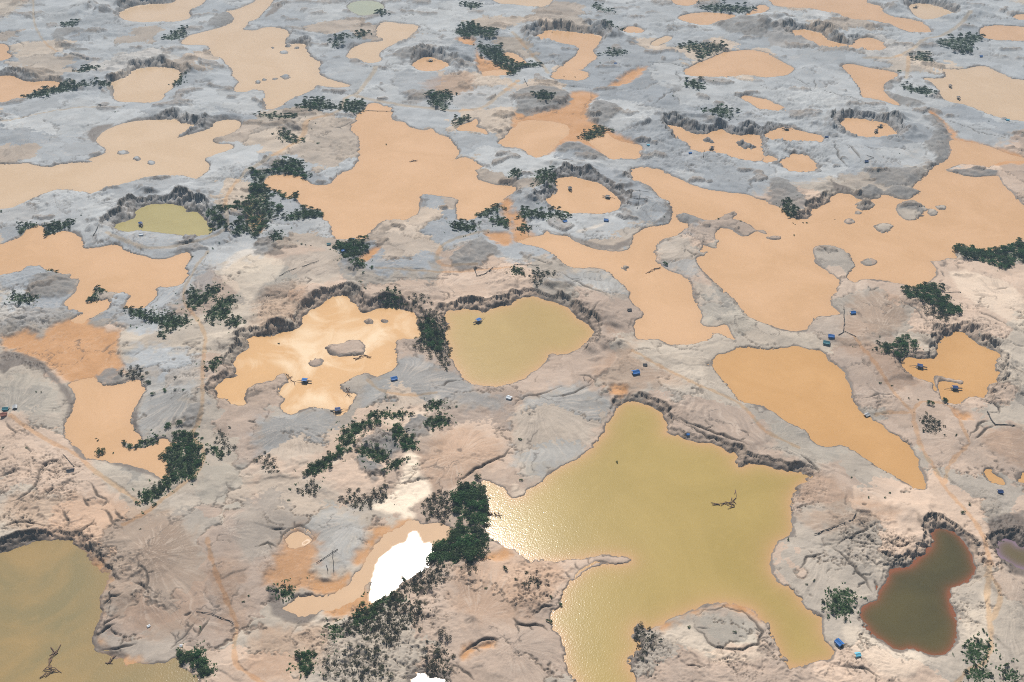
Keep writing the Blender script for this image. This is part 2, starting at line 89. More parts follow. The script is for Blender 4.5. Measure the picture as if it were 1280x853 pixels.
(['mirror'],"-143.5,404.7 -140.4,407.8 -135.1,413.3 -128.9,414.1 -121,412.5 -111.4,415.7 -108.6,418.1 -103.4,422.2 -102.2,432.8 -97.4,436.2 -94.5,444.7 -91.8,455.1 -86.1,464.9 -78.6,470.4 -71,476.8 -65.8,479.6 -61.2,474 -57.3,476.8 -49.2,476.8 -42.1,473.1 -39.9,468.5 -41.6,462.2 -48,457.8 -51.2,455.1 -51.1,443 -54.6,436.2 -62,431.2 -69.4,427 -73.8,419.7 -80.6,411.7 -87.8,408.6 -90.9,413.3 -90.5,421.3 -88.6,427 -93.5,424.6 -94,418.1 -95.9,413.3 -100.4,408.6 -108.3,407.3 -116,403.9 -122.9,400.8 -128.8,398.5 -134,400.1 -140.6,402.4"),
(['mirror'],"-151.3,460.4 -148.4,466.7 -143.3,468.5 -137.4,465.8 -133.9,460.4 -137.3,456.9 -142.2,454.2 -147.6,455.1"),
(['mirror'],"-58.7,352 -56.1,356 -52.7,357.1 -47.8,354.7 -40.8,354 -36.5,350.6 -34.4,341.4 -57.3,341.4"),
(['dark'],"284.2,469.5 290.8,472.7 295.4,470.4 300.5,465.8 301.9,458.7 303.3,451.6 301.4,441.3 300.8,434.5 292.9,427 286.2,423 279.6,420.5 276.3,416.5 274.1,408.6 272.6,400.8 273.6,393.2 270.3,384.3 264.8,375.6 258.2,370.6 252.4,369.2 247,371 240.1,375.3 234.7,373.5 229.9,373.5 226.4,377.8 222.7,381.4 219.1,385.8 218,390.2 215.8,395.5 216.1,400.8 221.6,407 228.8,410.2 233.7,418.1 241.2,426.2 243.9,432.8 250.5,435.3 260.4,437.9 268.2,445.5 275.2,450.7 280.6,456.9"),
(['purple'],"322.6,456.9 328.3,461.3 334.7,460.4 336.5,455.1 356.1,454.2 347.1,433.7 329.1,437 324,443.8 320.8,449"),
(['orange'],"567.1,878.4 609.3,894.8 641.7,878.4 627.2,831.6 583.5,802.3 552.3,816.7"),
(['deep'],"450.4,633.6 489.2,646.9 499.3,618.2 474.2,583.9 441.2,579.3"),
(['yellow'],"350.5,418.1 376,426.2 377.1,402.4 353.9,379.9 339.1,387.3"),
(['orange'],"794,1357 869,1372.7 858,1296.9 790,1240.9 758.4,1268.4"),
(['orange'],"-486.3,608.1 -462.2,620.7 -428,583.9 -431.9,549.8 -464.9,565.4"),
(['tan'],"-835.8,1214.2 -775,1247.7 -702.9,1175.9 -706.2,1104.6 -779,1116"),
(['orange'],"-668.8,899 -623.7,911.7 -577.6,866.3 -579.1,820.4 -631.1,827.8")
]
CALM = [
([],"-90.2,413.3 -90.5,421.3 -89.5,434.5 -88.9,441.3 -83.3,450.7 -77.3,456.9 -72.1,458.7 -68.9,467.6 -66.3,469.8 -62.7,466.7 -58.7,457.8 -55.6,460.4 -53.4,457.8 -50.3,451.6 -51.1,443 -54.5,435.3 -61.9,430.3 -69.3,426.2 -73.7,418.9 -80.5,411 -87.7,407.8"),
([],"-140.8,457.8 -138.2,462.2 -134.5,460.4 -137.2,456.5"),
([],"-59.2,350.6 -56.2,356.7 -52.8,358.1 -47.9,355.4 -40.8,354.7 -36,350.6 -34.3,340.1 -58.3,340.1")
]
ISLETS = [
([],"-317.3,1386.2 -317.8,1381.5 -320.6,1378.6 -324.8,1378.6 -328.8,1381.5 -331,1386.2 -330.6,1391 -327.7,1393.9 -323.5,1393.9 -319.5,1391"),
([],"-298.3,1293.3 -298.6,1287.8 -301.3,1284.4 -305.5,1284.4 -309.5,1287.8 -311.8,1293.3 -311.5,1298.8 -308.8,1302.2 -304.6,1302.2 -300.6,1298.8"),
([],"-333.2,1274 -333.3,1270.3 -335.2,1268 -338.2,1268 -341,1270.3 -342.7,1274 -342.6,1277.7 -340.7,1280.1 -337.7,1280.1 -334.8,1277.7"),
([],"-314.4,1286.1 -314.6,1283.6 -315.9,1282 -317.9,1282 -319.8,1283.6 -320.9,1286.1 -320.7,1288.6 -319.4,1290.2 -317.4,1290.2 -315.5,1288.6"),
([],"-327.9,1282.5 -328.1,1279.6 -329.6,1277.8 -331.9,1277.8 -334.1,1279.6 -335.4,1282.5 -335.3,1285.4 -333.8,1287.3 -331.5,1287.3 -329.2,1285.4"),
([],"-341.7,1405 -341.7,1402.5 -342.7,1401.1 -344.3,1401.1 -345.9,1402.5 -346.9,1405 -346.9,1407.4 -345.8,1408.9 -344.2,1408.9 -342.7,1407.4"),
([],"-304.3,1405 -304.7,1402.1 -306.7,1400.3 -309.5,1400.3 -312.1,1402.1 -313.5,1405 -313.2,1407.9 -311.2,1409.7 -308.3,1409.7 -305.7,1407.9"),
([],"-318.7,1411.6 -318.9,1407.7 -320.6,1405.3 -323.3,1405.3 -325.9,1407.7 -327.4,1411.6 -327.3,1415.5 -325.6,1417.9 -322.9,1417.9 -320.3,1415.5"),
([],"-442.2,1059.1 -442.5,1055.3 -445.4,1053 -450,1053 -454.4,1055.3 -457,1059.1 -456.8,1062.8 -453.8,1065.2 -449.2,1065.2 -444.8,1062.8"),
([],"-423.7,1042.2 -423.4,1038.3 -425,1035.8 -427.8,1035.8 -430.8,1038.3 -432.9,1042.2 -433.2,1046.2 -431.7,1048.7 -428.9,1048.7 -425.8,1046.2"),
([],"-403.9,1031.9 -403.8,1028.3 -405.9,1026.1 -409.3,1026.1 -412.6,1028.3 -414.7,1031.9 -414.8,1035.5 -412.7,1037.8 -409.3,1037.8 -405.9,1035.5"),
([],"-158.6,680.1 -153.3,684.4 -144.7,684.4 -137.1,691.1 -130.1,689.9 -123.8,680.1 -123.5,670.2 -130.7,667.4 -142.2,666 -150.8,667.4 -156.4,671.6"),
([],"-169.9,656.3 -168.3,661.8 -163.7,664.6 -157.6,662.7 -156,657.7 -160.1,652.2 -165.7,650.9"),
([],"-121.2,717.2 -121.7,714.5 -123.7,712.8 -126.4,712.8 -128.8,714.5 -129.9,717.2 -129.4,719.9 -127.4,721.6 -124.7,721.6 -122.3,719.9"),
([],"-108.7,717.2 -109.1,715.2 -110.6,714 -112.5,714 -114.2,715.2 -115,717.2 -114.6,719.2 -113.2,720.4 -111.2,720.4 -109.5,719.2"),
([],"361,935.7 370.7,940.1 381.3,940.1 382.3,929 373.4,920.3 364.8,919.4 360.6,926.8"),
([],"364.4,915.1 362.7,912.4 359.7,910.6 356.7,910.6 354.6,912.4 354.5,915.1 356.2,917.9 359.2,919.6 362.3,919.6 364.3,917.9"),
([],"404,931.2 415.2,940.1 424.4,942.3 430.7,935.7 434,926.8 433.2,918.1 422.7,905.3 409.6,896.9 402.4,899.8 398.5,913.8"),
([],"455.6,926.8 453.2,923.2 449.5,921 445.9,921 443.8,923.2 443.9,926.8 446.3,930.5 450,932.7 453.6,932.7 455.8,930.5"),
([],"444.3,916 441.4,911.5 436.8,908.7 432.3,908.7 429.6,911.5 429.8,916 432.7,920.6 437.3,923.4 441.8,923.4 444.5,920.6"),
([],"351.1,895.7 348.9,891.8 345.4,889.3 341.9,889.3 339.7,891.8 339.7,895.7 341.8,899.6 345.4,902 348.9,902 351.1,899.6"),
([],"366.6,886.6 376,894 385.8,892.7 388,886.6 379.4,875.2 373.2,871.1 367.7,876.4"),
([],"350.4,816.7 347.6,812.5 342.8,809.8 337.9,809.8 334.6,812.5 334.3,816.7 337,821.1 341.9,823.8 346.9,823.8 350.1,821.1"),
([],"269.2,863.6 267.1,861 262.8,859.4 257.9,859.4 254.2,861 253.2,863.6 255.3,866.1 259.6,867.7 264.6,867.7 268.2,866.1"),
([],"343.3,640.2 349,640.2 354.1,636.2 366.2,633.6 363.3,627.9 356.9,630.5 349.8,633.1 344,630.5 341.4,618.2 338.5,613.6 339.1,623.3"),
([],"262,1088.9 277.8,1085.1 285,1074.1 280.9,1064.9 268.1,1071.4"),
([],"224.6,1094.5 232.5,1096.7 240.4,1086.7 237.3,1082.3 228.6,1086.7"),
([],"112.1,805.9 111.1,803.3 108.8,801.8 106.3,801.8 104.3,803.3 103.7,805.9 104.8,808.4 107,810 109.6,810 111.6,808.4")
]
WALLS = [
(['8', '45'],"-654,1571.4 -613.2,1551.9 -609.9,1591.3 -590.6,1611.6 -548.5,1621.9"),
(['7', '40'],"-544.2,1286.1 -519.2,1300.5 -511.9,1330.2 -486.6,1337.7 -459.6,1330.2 -446.8,1307.8"),
(['5', '30'],"-676,1300.5 -645.1,1276.8 -603.2,1279"),
(['7', '35'],"-414.4,1154.4 -396.4,1142.4 -364.2,1130.6"),
(['11', '40'],"-389.7,905.3 -391.4,924.7 -384.2,935.7 -361.6,937.9 -342.4,929 -322.3,916 -308.8,890.7"),
(['8', '25'],"-413,888.6 -406.9,901.1 -391.7,905.3"),
(['9', '38'],"34,944.6 49.7,965.1 45,988.8 57.5,998.4 79.4,994.6 96.3,984 108,965.1 115.6,942.3"),
(['8', '36'],"-60.3,727.1 -57.1,735 -39.4,739.7 -25,733.4 0,745.2 10.9,759.3 29.1,754.3 53.5,735 65,717.8 72.9,704.1 68.4,689.4"),
(['9', '38'],"-219,689.4 -200.7,701.1 -183.7,713.2 -183.9,730.2 -171.3,746.2 -155.3,760.9 -135.7,735 -121.7,738.1 -96.5,736.5 -85.2,728.6"),
(['7', '30'],"-238.2,627.1 -224.8,638.9 -230.6,657.7 -224.5,683"),
(['10', '45'],"17.7,1451.4 32.5,1455.7 54.1,1486.7 89.8,1477.7 135,1462.7"),
(['9', '40'],"402.1,1145.4 423.5,1160.5 452.1,1148.4 464,1116"),
(['10', '45'],"393.7,1500.3 414.9,1473.3 445,1486.7 461.9,1447 487.3,1421.6"),
(['8', '45'],"632.2,1601.4 667.6,1611.6 693.1,1566.5"),
(['8', '45'],"187.7,1136.5 212,1118.9 240.9,1118.9 264,1113.2 298.8,1107.5"),
(['9', '40'],"-121.3,1372.7 -103.9,1364.8 -85.9,1341.5"),
(['5', '35'],"-335.4,1447 -299.5,1425.8 -255.9,1425.8"),
(['5', '25'],"78.9,608.1 101,608.1 112.7,599.5 117.6,588.7"),
(['5', '22'],"118,567.7 132.3,562.1 157.5,550.9 165.2,544.4"),
(['4', '20'],"165.8,531.6 186.6,533.7 214,526.3"),
(['7', '32'],"325.2,657.7 352.5,664.6 364.9,685.9 377.1,701.1 393.3,698.2 397.9,683"),
(['5', '28'],"408.7,671.6 396.6,638.9 379,620.7"),
(['6', '26'],"284.5,470.4 295.8,471.6 302.6,460.4 300.8,434.5"),
(['3', '22'],"243.3,432.8 261,439.6 279.3,455.1"),
(['5', '26'],"323.3,458.7 329.1,463.1 335.4,462.2 341.1,453.4"),
(['4', '30'],"-306,462.6 -295.9,460.4 -275.8,444.7 -262.1,431.2 -258.4,408.6"),
(['5', '28'],"-344.8,446.4 -329.9,455.1 -312.3,461.3"),
(['5', '30'],"305.1,905.3 345.2,955.9 366,953.6"),
(['4', '22'],"207.3,727.1 204.4,749.4 195.1,769.3"),
(['3', '18'],"-19.6,439.6 -34.7,427.9")
]
GREY = [
([],"-878.9,1669.6 -422.9,1669.6 -422.9,1669.6 0,1669.6 0,1669.6 422.9,1669.6 885.5,1669.6 670.4,1175.9 512.3,1019.2 420.6,1013.2 276.4,965.1 184,894.8 156.3,839.1 124.3,831.6 38.8,831.6 0,809.5 -55.4,854.5 -145.1,781.2 -194,854.5 -245.5,816.7 -295.5,802.3 -300.3,686.4 -385.5,735 -474.8,735"),
([],"-143,809.5 -129.4,842.9 -114.1,846.8 -99,854.5 -74.7,846.8 -58.5,878.4 -58.4,920.3 -76.9,951.4 -96.5,955.9 -99.1,907.4 -135,894.8 -147.4,862.4 -132.9,839.1"),
([],"-139.3,795.2 -125.1,839.1 -106.9,854.5 -74.7,846.8 -72.4,809.5 -81.2,798.7 -109.2,795.2"),
([],"-329,680.1 -305.2,680.1 -260.7,671.6 -242.9,600.8 -254.3,579.3 -266.3,567.7 -277.9,560.9 -290.3,576.9 -294.6,600.8 -291.8,623.3 -308.6,636.2 -321.8,646.9 -331.5,677.3"),
([],"-312.3,539 -293.3,539 -273.7,532.6 -248.7,516 -253.1,502 -261.8,498.1 -283.9,510"),
([],"-226.2,534.7 -187.3,536.9 -177.1,488.1 -202,488.1 -223.9,492.3 -221.4,510"),
([],"-197.5,586.3 -175.3,591.1 -153.5,600.8 -137,583.9 -135.8,565.4 -143.7,539 -154,530.5 -189.5,547.6"),
([],"-186.8,534.7 -155.1,520.1 -125.5,514 -119.6,492.3 -134.2,479 -175.2,479"),
([],"-192.2,493.9 -110.7,488.1 -97.9,473.1 -96.4,460.4 -101.6,437.9 -111.5,434.5 -122.4,429.5 -127.6,437.9 -132.5,460.4 -146.8,473.1 -154,460.4 -159.5,441.3 -180.4,441.3"),
([],"-121.5,620.7 -87.7,674.4 -52.4,644.2 -28.9,623.3 0,600.8 -28.1,598.3 -54.4,593.5 -64.7,608.1 -80.9,593.5 -108.6,591.1 -113.7,608.1"),
([],"0,603.2 48.4,628.4 78.7,605.7 70.3,576.9 44,539 20.1,518.1 8.5,510 0,547.6"),
([],"36.3,878.4 61.8,903.2 133.1,916 138.6,890.7 120.3,870.3 109.8,842.9 78.9,850.6 50,866.3"),
([],"142.5,854.5 172.4,870.3 178.7,831.6 179.7,788.2 161.4,791.7 141,809.5"),
([],"27.7,771 48.8,791.7 80.1,809.5 103.9,777.8 106.9,751 81.3,747.8 60.7,767.6 53.9,741.3"),
([],"-414.8,633.6 -395.7,646.9 -370.7,628.4 -349.4,600.8 -345.7,586.3 -376.6,586.3 -400.1,598.3"),
([],"413.6,1151.4 520.3,1175.9 497.1,1039.6 469.8,1013.2 398.2,1013.2 380.6,1082.3"),
([],"114.6,394.8 121.7,400.8 133.1,402.4 143.5,397.8 150.3,388.8 148.6,379.9 136.5,373.5 127,374.2 118.6,381.4"),
([],"199,593.5 224.5,570 224.2,556.5 252.3,549.8 229.5,530.5 204.3,534.7 189.5,547.6"),
([],"163.7,781.2 193,767.6 205.9,728.6 222.1,704.1 188.2,689.4 185.5,713.2 167.5,710.2 167.8,735"),
([],"-397.1,858.4 -375.4,878.4 -309.8,858.4 -323.4,835.3 -338.8,821.2 -374,835.3"),
([],"-267.4,795.2 -233.3,813.1 -164.2,839.1 -157.2,788.2 -190,760.9 -230.9,764.3"),
([],"-232.4,473.1 -213,476.8 -208.4,458.7 -217.3,462.2")
]
HAZE_GREY = [  # ground tinted blue-grey in place of distance haze, with some grey fans
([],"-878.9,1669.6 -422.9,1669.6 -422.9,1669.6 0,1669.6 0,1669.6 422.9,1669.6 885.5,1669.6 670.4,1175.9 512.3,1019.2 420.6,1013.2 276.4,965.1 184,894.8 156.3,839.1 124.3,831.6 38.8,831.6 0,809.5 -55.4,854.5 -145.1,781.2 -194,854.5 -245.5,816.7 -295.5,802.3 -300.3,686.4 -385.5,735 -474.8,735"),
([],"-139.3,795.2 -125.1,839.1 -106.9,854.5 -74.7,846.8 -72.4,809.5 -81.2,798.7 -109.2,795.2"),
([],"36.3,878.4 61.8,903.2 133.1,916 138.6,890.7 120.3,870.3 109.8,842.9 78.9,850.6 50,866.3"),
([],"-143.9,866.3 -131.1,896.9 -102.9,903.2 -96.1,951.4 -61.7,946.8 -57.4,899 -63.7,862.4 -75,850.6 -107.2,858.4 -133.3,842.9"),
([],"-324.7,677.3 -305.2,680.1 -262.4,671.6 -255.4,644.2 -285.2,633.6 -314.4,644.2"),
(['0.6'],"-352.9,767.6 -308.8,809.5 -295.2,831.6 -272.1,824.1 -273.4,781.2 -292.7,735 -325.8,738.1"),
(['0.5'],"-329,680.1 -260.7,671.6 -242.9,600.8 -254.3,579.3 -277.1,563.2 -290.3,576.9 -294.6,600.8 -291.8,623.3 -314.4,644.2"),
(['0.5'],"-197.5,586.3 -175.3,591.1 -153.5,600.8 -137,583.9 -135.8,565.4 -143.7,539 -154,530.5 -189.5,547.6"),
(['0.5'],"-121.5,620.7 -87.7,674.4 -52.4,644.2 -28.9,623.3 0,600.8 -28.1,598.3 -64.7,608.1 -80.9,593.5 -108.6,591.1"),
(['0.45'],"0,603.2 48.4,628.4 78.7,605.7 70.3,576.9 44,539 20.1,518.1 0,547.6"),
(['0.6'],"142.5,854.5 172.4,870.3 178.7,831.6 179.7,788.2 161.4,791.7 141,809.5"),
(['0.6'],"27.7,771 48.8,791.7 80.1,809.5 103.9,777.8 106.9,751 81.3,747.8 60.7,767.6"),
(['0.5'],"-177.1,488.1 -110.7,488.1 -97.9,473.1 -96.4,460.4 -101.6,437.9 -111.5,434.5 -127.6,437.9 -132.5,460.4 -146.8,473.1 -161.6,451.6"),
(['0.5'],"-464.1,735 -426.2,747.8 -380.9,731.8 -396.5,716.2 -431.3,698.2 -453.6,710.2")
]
GRAVEL = [
([],"-59.9,805.9 -57.1,827.8 -47.2,846.8 -33.9,862.4 -21.7,850.6 -12.7,839.1 -19.2,820.4 -32.2,800.5 -45.3,798.7"),
([],"-157.2,802.3 -153.2,814.9 -141,809.5 -138.6,796.9 -146.4,791.7 -155.1,793.4"),
([],"-252.5,850.6 -246.6,860.4 -235.5,854.5 -229,841 -230.4,827.8 -237,822.3 -247.8,827.8"),
([],"168.6,909.6 178.8,916 192.1,907.4 198,899 187.6,891.5 173.3,891.5 168.5,901.1"),
([],"-446.6,767.6 -446.7,791.7 -433.1,800.5 -414.8,791.7 -404.5,786.4 -401,771 -407.5,756 -422.6,752.7 -437.7,754.3"),
([],"-464.9,1518.7 -456.4,1547.1 -448,1564.5 -424.2,1528.1 -433.1,1500.3 -450.3,1484"),
([],"499.7,1151.4 525.7,1169.7 528.2,1127.6 513,1071.4 499.3,1039.6 477.2,1021.8 484.7,1050.1 475.7,1071.4 503.8,1099 512.9,1139.4"),
([],"391.7,998.4 411.6,1013.2 469.3,1018.2 454.3,993.6 434.1,972.1 416,969.8 399.4,972.1"),
([],"282.3,993.6 301,988.8 304.4,965.1 312.9,929 295.3,907.4 284.7,924.7 270.7,937.9"),
([],"302.9,1500.3 332.8,1532.8 356.2,1542.3 391.5,1518.7 374.8,1438.5 331.1,1455.7"),
([],"92.6,1175.9 101.9,1204.5 120,1207.7 138.1,1182.2 123.1,1151.4 113.9,1127.6 98.1,1145.4"),
([],"0,1227.4 15.7,1251.1 52.6,1254.5 77.6,1227.4 70.6,1188.5 45,1175.9 9.9,1157.5"),
([],"50,1068.7 61.1,1082.3 84.4,1079.6 103.8,1055.3 111.7,1039.6 100,1034.5 87.6,1055.3 69.8,1068.7 57.6,1055.3"),
([],"-672,1438.5 -680.9,1482.2 -638.9,1482.2 -582.9,1430 -623.8,1464.4 -659.3,1455.7 -652.7,1421.6 -609.3,1388.7 -579.5,1384.6 -633.5,1384.6"),
([],"-114.8,554.2 -108.8,566.6 -100.2,571.1 -87.8,567.7 -81.1,552 -88.2,541.1 -94.8,547.6 -106.6,547.6 -112.5,547.6"),
([],"-81.8,576.9 -77.1,585.1 -64.7,585.1 -61,574.6 -64.7,563.2 -71.9,558.7 -78.7,567.7"),
([],"-253.2,583.9 -252.5,595.9 -244.4,600.8 -237.6,598.3 -240.2,583.9 -241.8,572.3 -250,574.6"),
([],"-116.4,543.3 -105.6,539 -95.9,530.5 -92.1,522.2 -102.7,514 -110.4,530.5"),
([],"-337.4,634.9 -333.3,646.9 -323.8,648.2 -313.5,641.5 -312.3,632.3 -321.9,627.1 -332.5,629.7"),
([],"364.1,946.8 378.5,967.5 390.7,972.1 399.4,965.1 393.1,951.4 377.7,942.3"),
([],"397.3,958.2 412.4,972.1 429,969.8 441.1,960.5 420.1,942.3 405.3,949.1"),
([],"401.9,924.7 416.6,937.9 427,924.7 422.7,911.7 413.8,922.5"),
([],"491.1,1261.4 493.3,1234.1 507.6,1214.2 523.8,1201.3 513.4,1185.3 491.3,1194.8 484,1220.8"),
([],"483.2,1013.2 496.6,1000.9 512,994.6 538.8,1000.9 540.4,1010.7 510.1,1013.2"),
([],"-167.2,1380.6 -148.7,1396.8 -129.8,1372.7 -139.2,1349.2 -161.4,1349.2"),
([],"-281.1,1127.6 -256.9,1127.6 -251.5,1110.3 -272,1104.6"),
([],"-302.4,1637.6 -266.7,1637.6 -268.9,1606.5 -287.4,1601.4"),
([],"485.9,1261.4 502.9,1282.5 504.8,1254.5 490.1,1240.9"),
([],"121.8,974.5 148.6,981.6 158.1,951.4 145.8,955.9 139.6,979.2"),
([],"156.5,937.9 168,929 165.1,899 142.2,886.6 143.1,894.8 160.6,903.2")
]
WET_SHELF = [
([],"-431.2,673 -413.2,670.2 -392.7,660.5 -379.2,646.9 -361,628.4 -345.4,610.6 -342.2,595.9 -343.8,587.5 -349.6,605.7 -362.4,623.3 -380,640.2 -392.4,646.9 -406,652.2 -415.9,636.2"),
([],"-506.2,1099 -509.3,1121.8 -501.1,1133.5 -481.1,1139.4 -493.8,1104.6 -488.7,1082.3"),
([],"36.3,878.4 55.6,858.4 86.1,841 109.4,839.1 121.9,866.3 110.8,854.5 94.2,844.9 65.6,860.4 48.1,870.3"),
([],"-293.3,581.6 -294.6,600.8 -293.5,620.7 -292.2,603.2 -289.4,583.9 -282.1,570 -277.1,560.9 -282.3,565.4"),
([],"-307.2,541.1 -287.1,537.9 -270.8,532.6 -249.2,518.1 -259,522.2 -277.5,530.5"),
([],"-384.2,1528.1 -379,1596.3 -365,1606.5 -368.2,1556.7"),
([],"-152.1,403.9 -155.3,419.7 -149.2,421.3 -143.7,405.5 -128.8,398.5 -118.2,402.4 -127.4,390.2 -141.7,394.8"),
([],"348.4,993.6 346.4,960.5 360.8,958.2 363.9,953.6 364,969.8 352.2,974.5"),
([],"-347,451.6 -340.9,456 -327.4,465.8 -316.7,465.8 -306.9,461.3 -321.2,456.9 -338,449 -344,444.7"),
([],"-251.1,374.2 -252.5,379.9 -239.7,374.2 -228.8,369.9 -232.1,367.1 -243.1,369.9"),
([],"272.5,646.9 275.4,633.6 270.7,610.6 271.9,598.3 268.7,620.7"),
([],"321.8,474 328.1,479.6 338.5,483.4 356.2,486.2 332.4,429.5 322.1,429.5 317.1,439.6 317.9,455.1")
]
MUD = [
([],"-403.5,688.8 -402.5,704.1 -392.4,719.3 -376.4,724 -369.9,710.2 -353.9,704.1 -340.8,701.1 -336,688.8 -332.4,680.1 -321.8,646.9 -313.5,641.5 -333.8,633.6 -358.3,629.7 -377.6,646.9 -392.7,660.5 -413.2,670.2 -431.7,674.4 -440.4,695.2 -428.9,692.3 -422.7,707.1 -409.4,695.2"),
([],"0,1175.9 30,1175.9 65.6,1188.5 75.3,1234.1 88.8,1244.2 113.8,1227.4 101.7,1201.3 91.1,1151.4 109,1127.6 150.4,1082.3 146.5,1044.8 109.9,1044.8 71.3,1099 36.6,1044.8 9.3,1071.4 0,1071.4"),
([],"123.6,1254.5 151.1,1296.9 175.8,1326.4 186.7,1326.4 159.1,1268.4 136.7,1254.5"),
([],"-282.6,924.7 -269.8,933.4 -255.8,866.3 -269.9,894.8"),
([],"-265.2,911.7 -256.1,907.4 -247.8,866.3 -255.8,866.3"),
([],"-147.2,813.1 -143.7,831.6 -133.3,842.9 -127.2,841 -141.5,813.1"),
([],"-32.1,870.3 0,874.4 0,846.8 -13.7,844.9 -19.9,858.4"),
([],"0,924.7 12.4,903.2 18,866.3 36,866.3 11.8,850.6 0,854.5"),
([],"-16.9,933.4 0,951.4 0,874.4 -6.2,899"),
([],"511.4,1093.4 539.8,1093.4 573.9,1060.7 588.2,1044.8 581.7,1029.4 543.5,1024.3 502.5,1029.4 475.5,1016.7 505.4,1050.1"),
([],"522.4,1182.2 528.2,1169.7 530,1099 519.2,1082.3"),
([],"74.8,615.6 80.2,623.3 89.8,623.3 88.9,613.1 80.7,610.6"),
([],"345.2,593.5 353.6,591.1 350.1,581.6 344.8,583.9"),
([],"-82,1438.5 -67.7,1447 -52.5,1430 -54.7,1409.1 -78.1,1417.4"),
([],"84.2,387.3 105.3,399.3 131.9,409.4 147.7,407 156.8,390.2 148.7,399.3 131.2,405.5 111.8,400.8 92.7,387.3"),
([],"-111.5,399.3 -107.3,413.3 -98.5,434.5 -91.6,465.8 -71.3,480.5 -67.1,478.7 -88.2,458.7 -97.9,429.5 -85.7,411.7 -94.2,399.3"),
([],"-30.9,367.1 -26.4,375.6 -9.6,378.5 -12,374.2 -23.8,369.9"),
([],"-51.7,1405 -44.7,1357 0,1333.9 0,1296.9 -48.6,1296.9"),
([],"-19.6,439.6 -13.2,451.6 0,453.4 0,446.4 -17,441.3"),
([],"-291.2,458.7 -273.1,444.7 -260.3,429.5 -256.3,402.4 -248.8,372.7 -225.7,360.1 -212.4,362.9 -227.9,367.1 -246.4,372.7"),
([],"-97.9,473.1 -87.4,476.8 -78.7,471.3 -90.6,456.9 -96.8,441.3 -101.3,436.2 -105.1,444.7 -96.2,458.7"),
([],"-132.3,434.5 -121.9,426.2 -110.8,429.5 -103.7,434.5 -103.5,423 -111.5,416.5 -123.9,414.9 -131.3,421.3"),
([],"-107.7,407 -93.4,413.3 -85.3,408.6 -91.7,399.3 -108.6,396.3 -118.2,402.4"),
(['0.6'],"-159.4,427.9 -152,449.9 -151.6,462.2 -143.5,469.5 -133.2,460.4 -128.7,444.7 -131.9,436.2 -125.2,423 -136.9,416.5 -150.2,419.7")
]
BROWN = [
(['0.5'],"76.3,704.1 109.2,686.4 109.4,688.8 84.1,671.6 68.8,644.2 61.2,628.4 85.7,613.1 111.9,620.7 144.7,625.8 106.2,657.7 102.6,688.8"),
(['0.5'],"270.2,688.8 297.5,688.8 322.8,660.5 335.2,628.4 299.9,618.2 293.8,652.2"),
(['0.5'],"305.2,754.3 352.9,767.6 345.4,710.2 314.6,688.8 280.4,688.8"),
(['1.0'],"-162,427.9 -150,453.4 -132.7,453.4 -126.8,441.3 -132.8,437.9 -125,421.3 -110.8,429.5 -112.2,421.3 -123.9,414.9 -148.9,419.7"),
(['0.5'],"351.5,560.9 368,572.3 394.2,576.9 374.8,530.5 357.2,541.1 351.1,552"),
(['0.5'],"-74,547.6 -68.1,547.6 -61,530.5 -49.6,508 -53.4,502 -64.5,518.1"),
(['0.5'],"-60.1,560.9 -42.7,574.6 -22.9,574.6 -3,554.2 -18.9,530.5 -39.7,510 -53.9,510 -65.4,530.5"),
(['0.5'],"-124.6,1268.4 -89,1296.9 -54.4,1311.5 -50,1254.5 -72.4,1227.4 -103.8,1234.1"),
(['0.5'],"199.1,518.1 213,522.2 229.6,514 246.4,498.1 265.7,488.1 195.1,488.1"),
(['0.5'],"195.1,488.1 274,488.1 243,476.8 199.4,465.8"),
(['0.5'],"-358.4,498.1 -319.3,506 -258.6,492.3 -228.2,482.4 -208.4,458.7 -178.1,387.3 -225.1,381.4 -261.6,418.1 -346.5,469.5"),
(['0.5'],"-156.1,387.3 -120.5,393.2 -104.1,381.4 -113.9,351.7 -160.4,351.7"),
(['0.5'],"-41.5,434.5 -23.5,441.3 0,448.1 31.4,441.3 33.2,421.3 18.7,402.4 0,390.2 -34.4,393.2"),
(['0.5'],"-233.9,760.9 -193.5,781.2 -182.1,735 -200.1,698.2 -218.9,688.8"),
(['1.0'],"-159.8,429.5 -152.3,451.6 -150.6,464 -143.5,469.5 -132.5,460.4 -128.7,444.7 -132.5,436.2 -125.5,424.6 -137.2,418.1 -150.5,421.3"),
(['0.5'],"-204.4,443 -178.6,444.7 -161,387.3 -173.1,381.4")
]
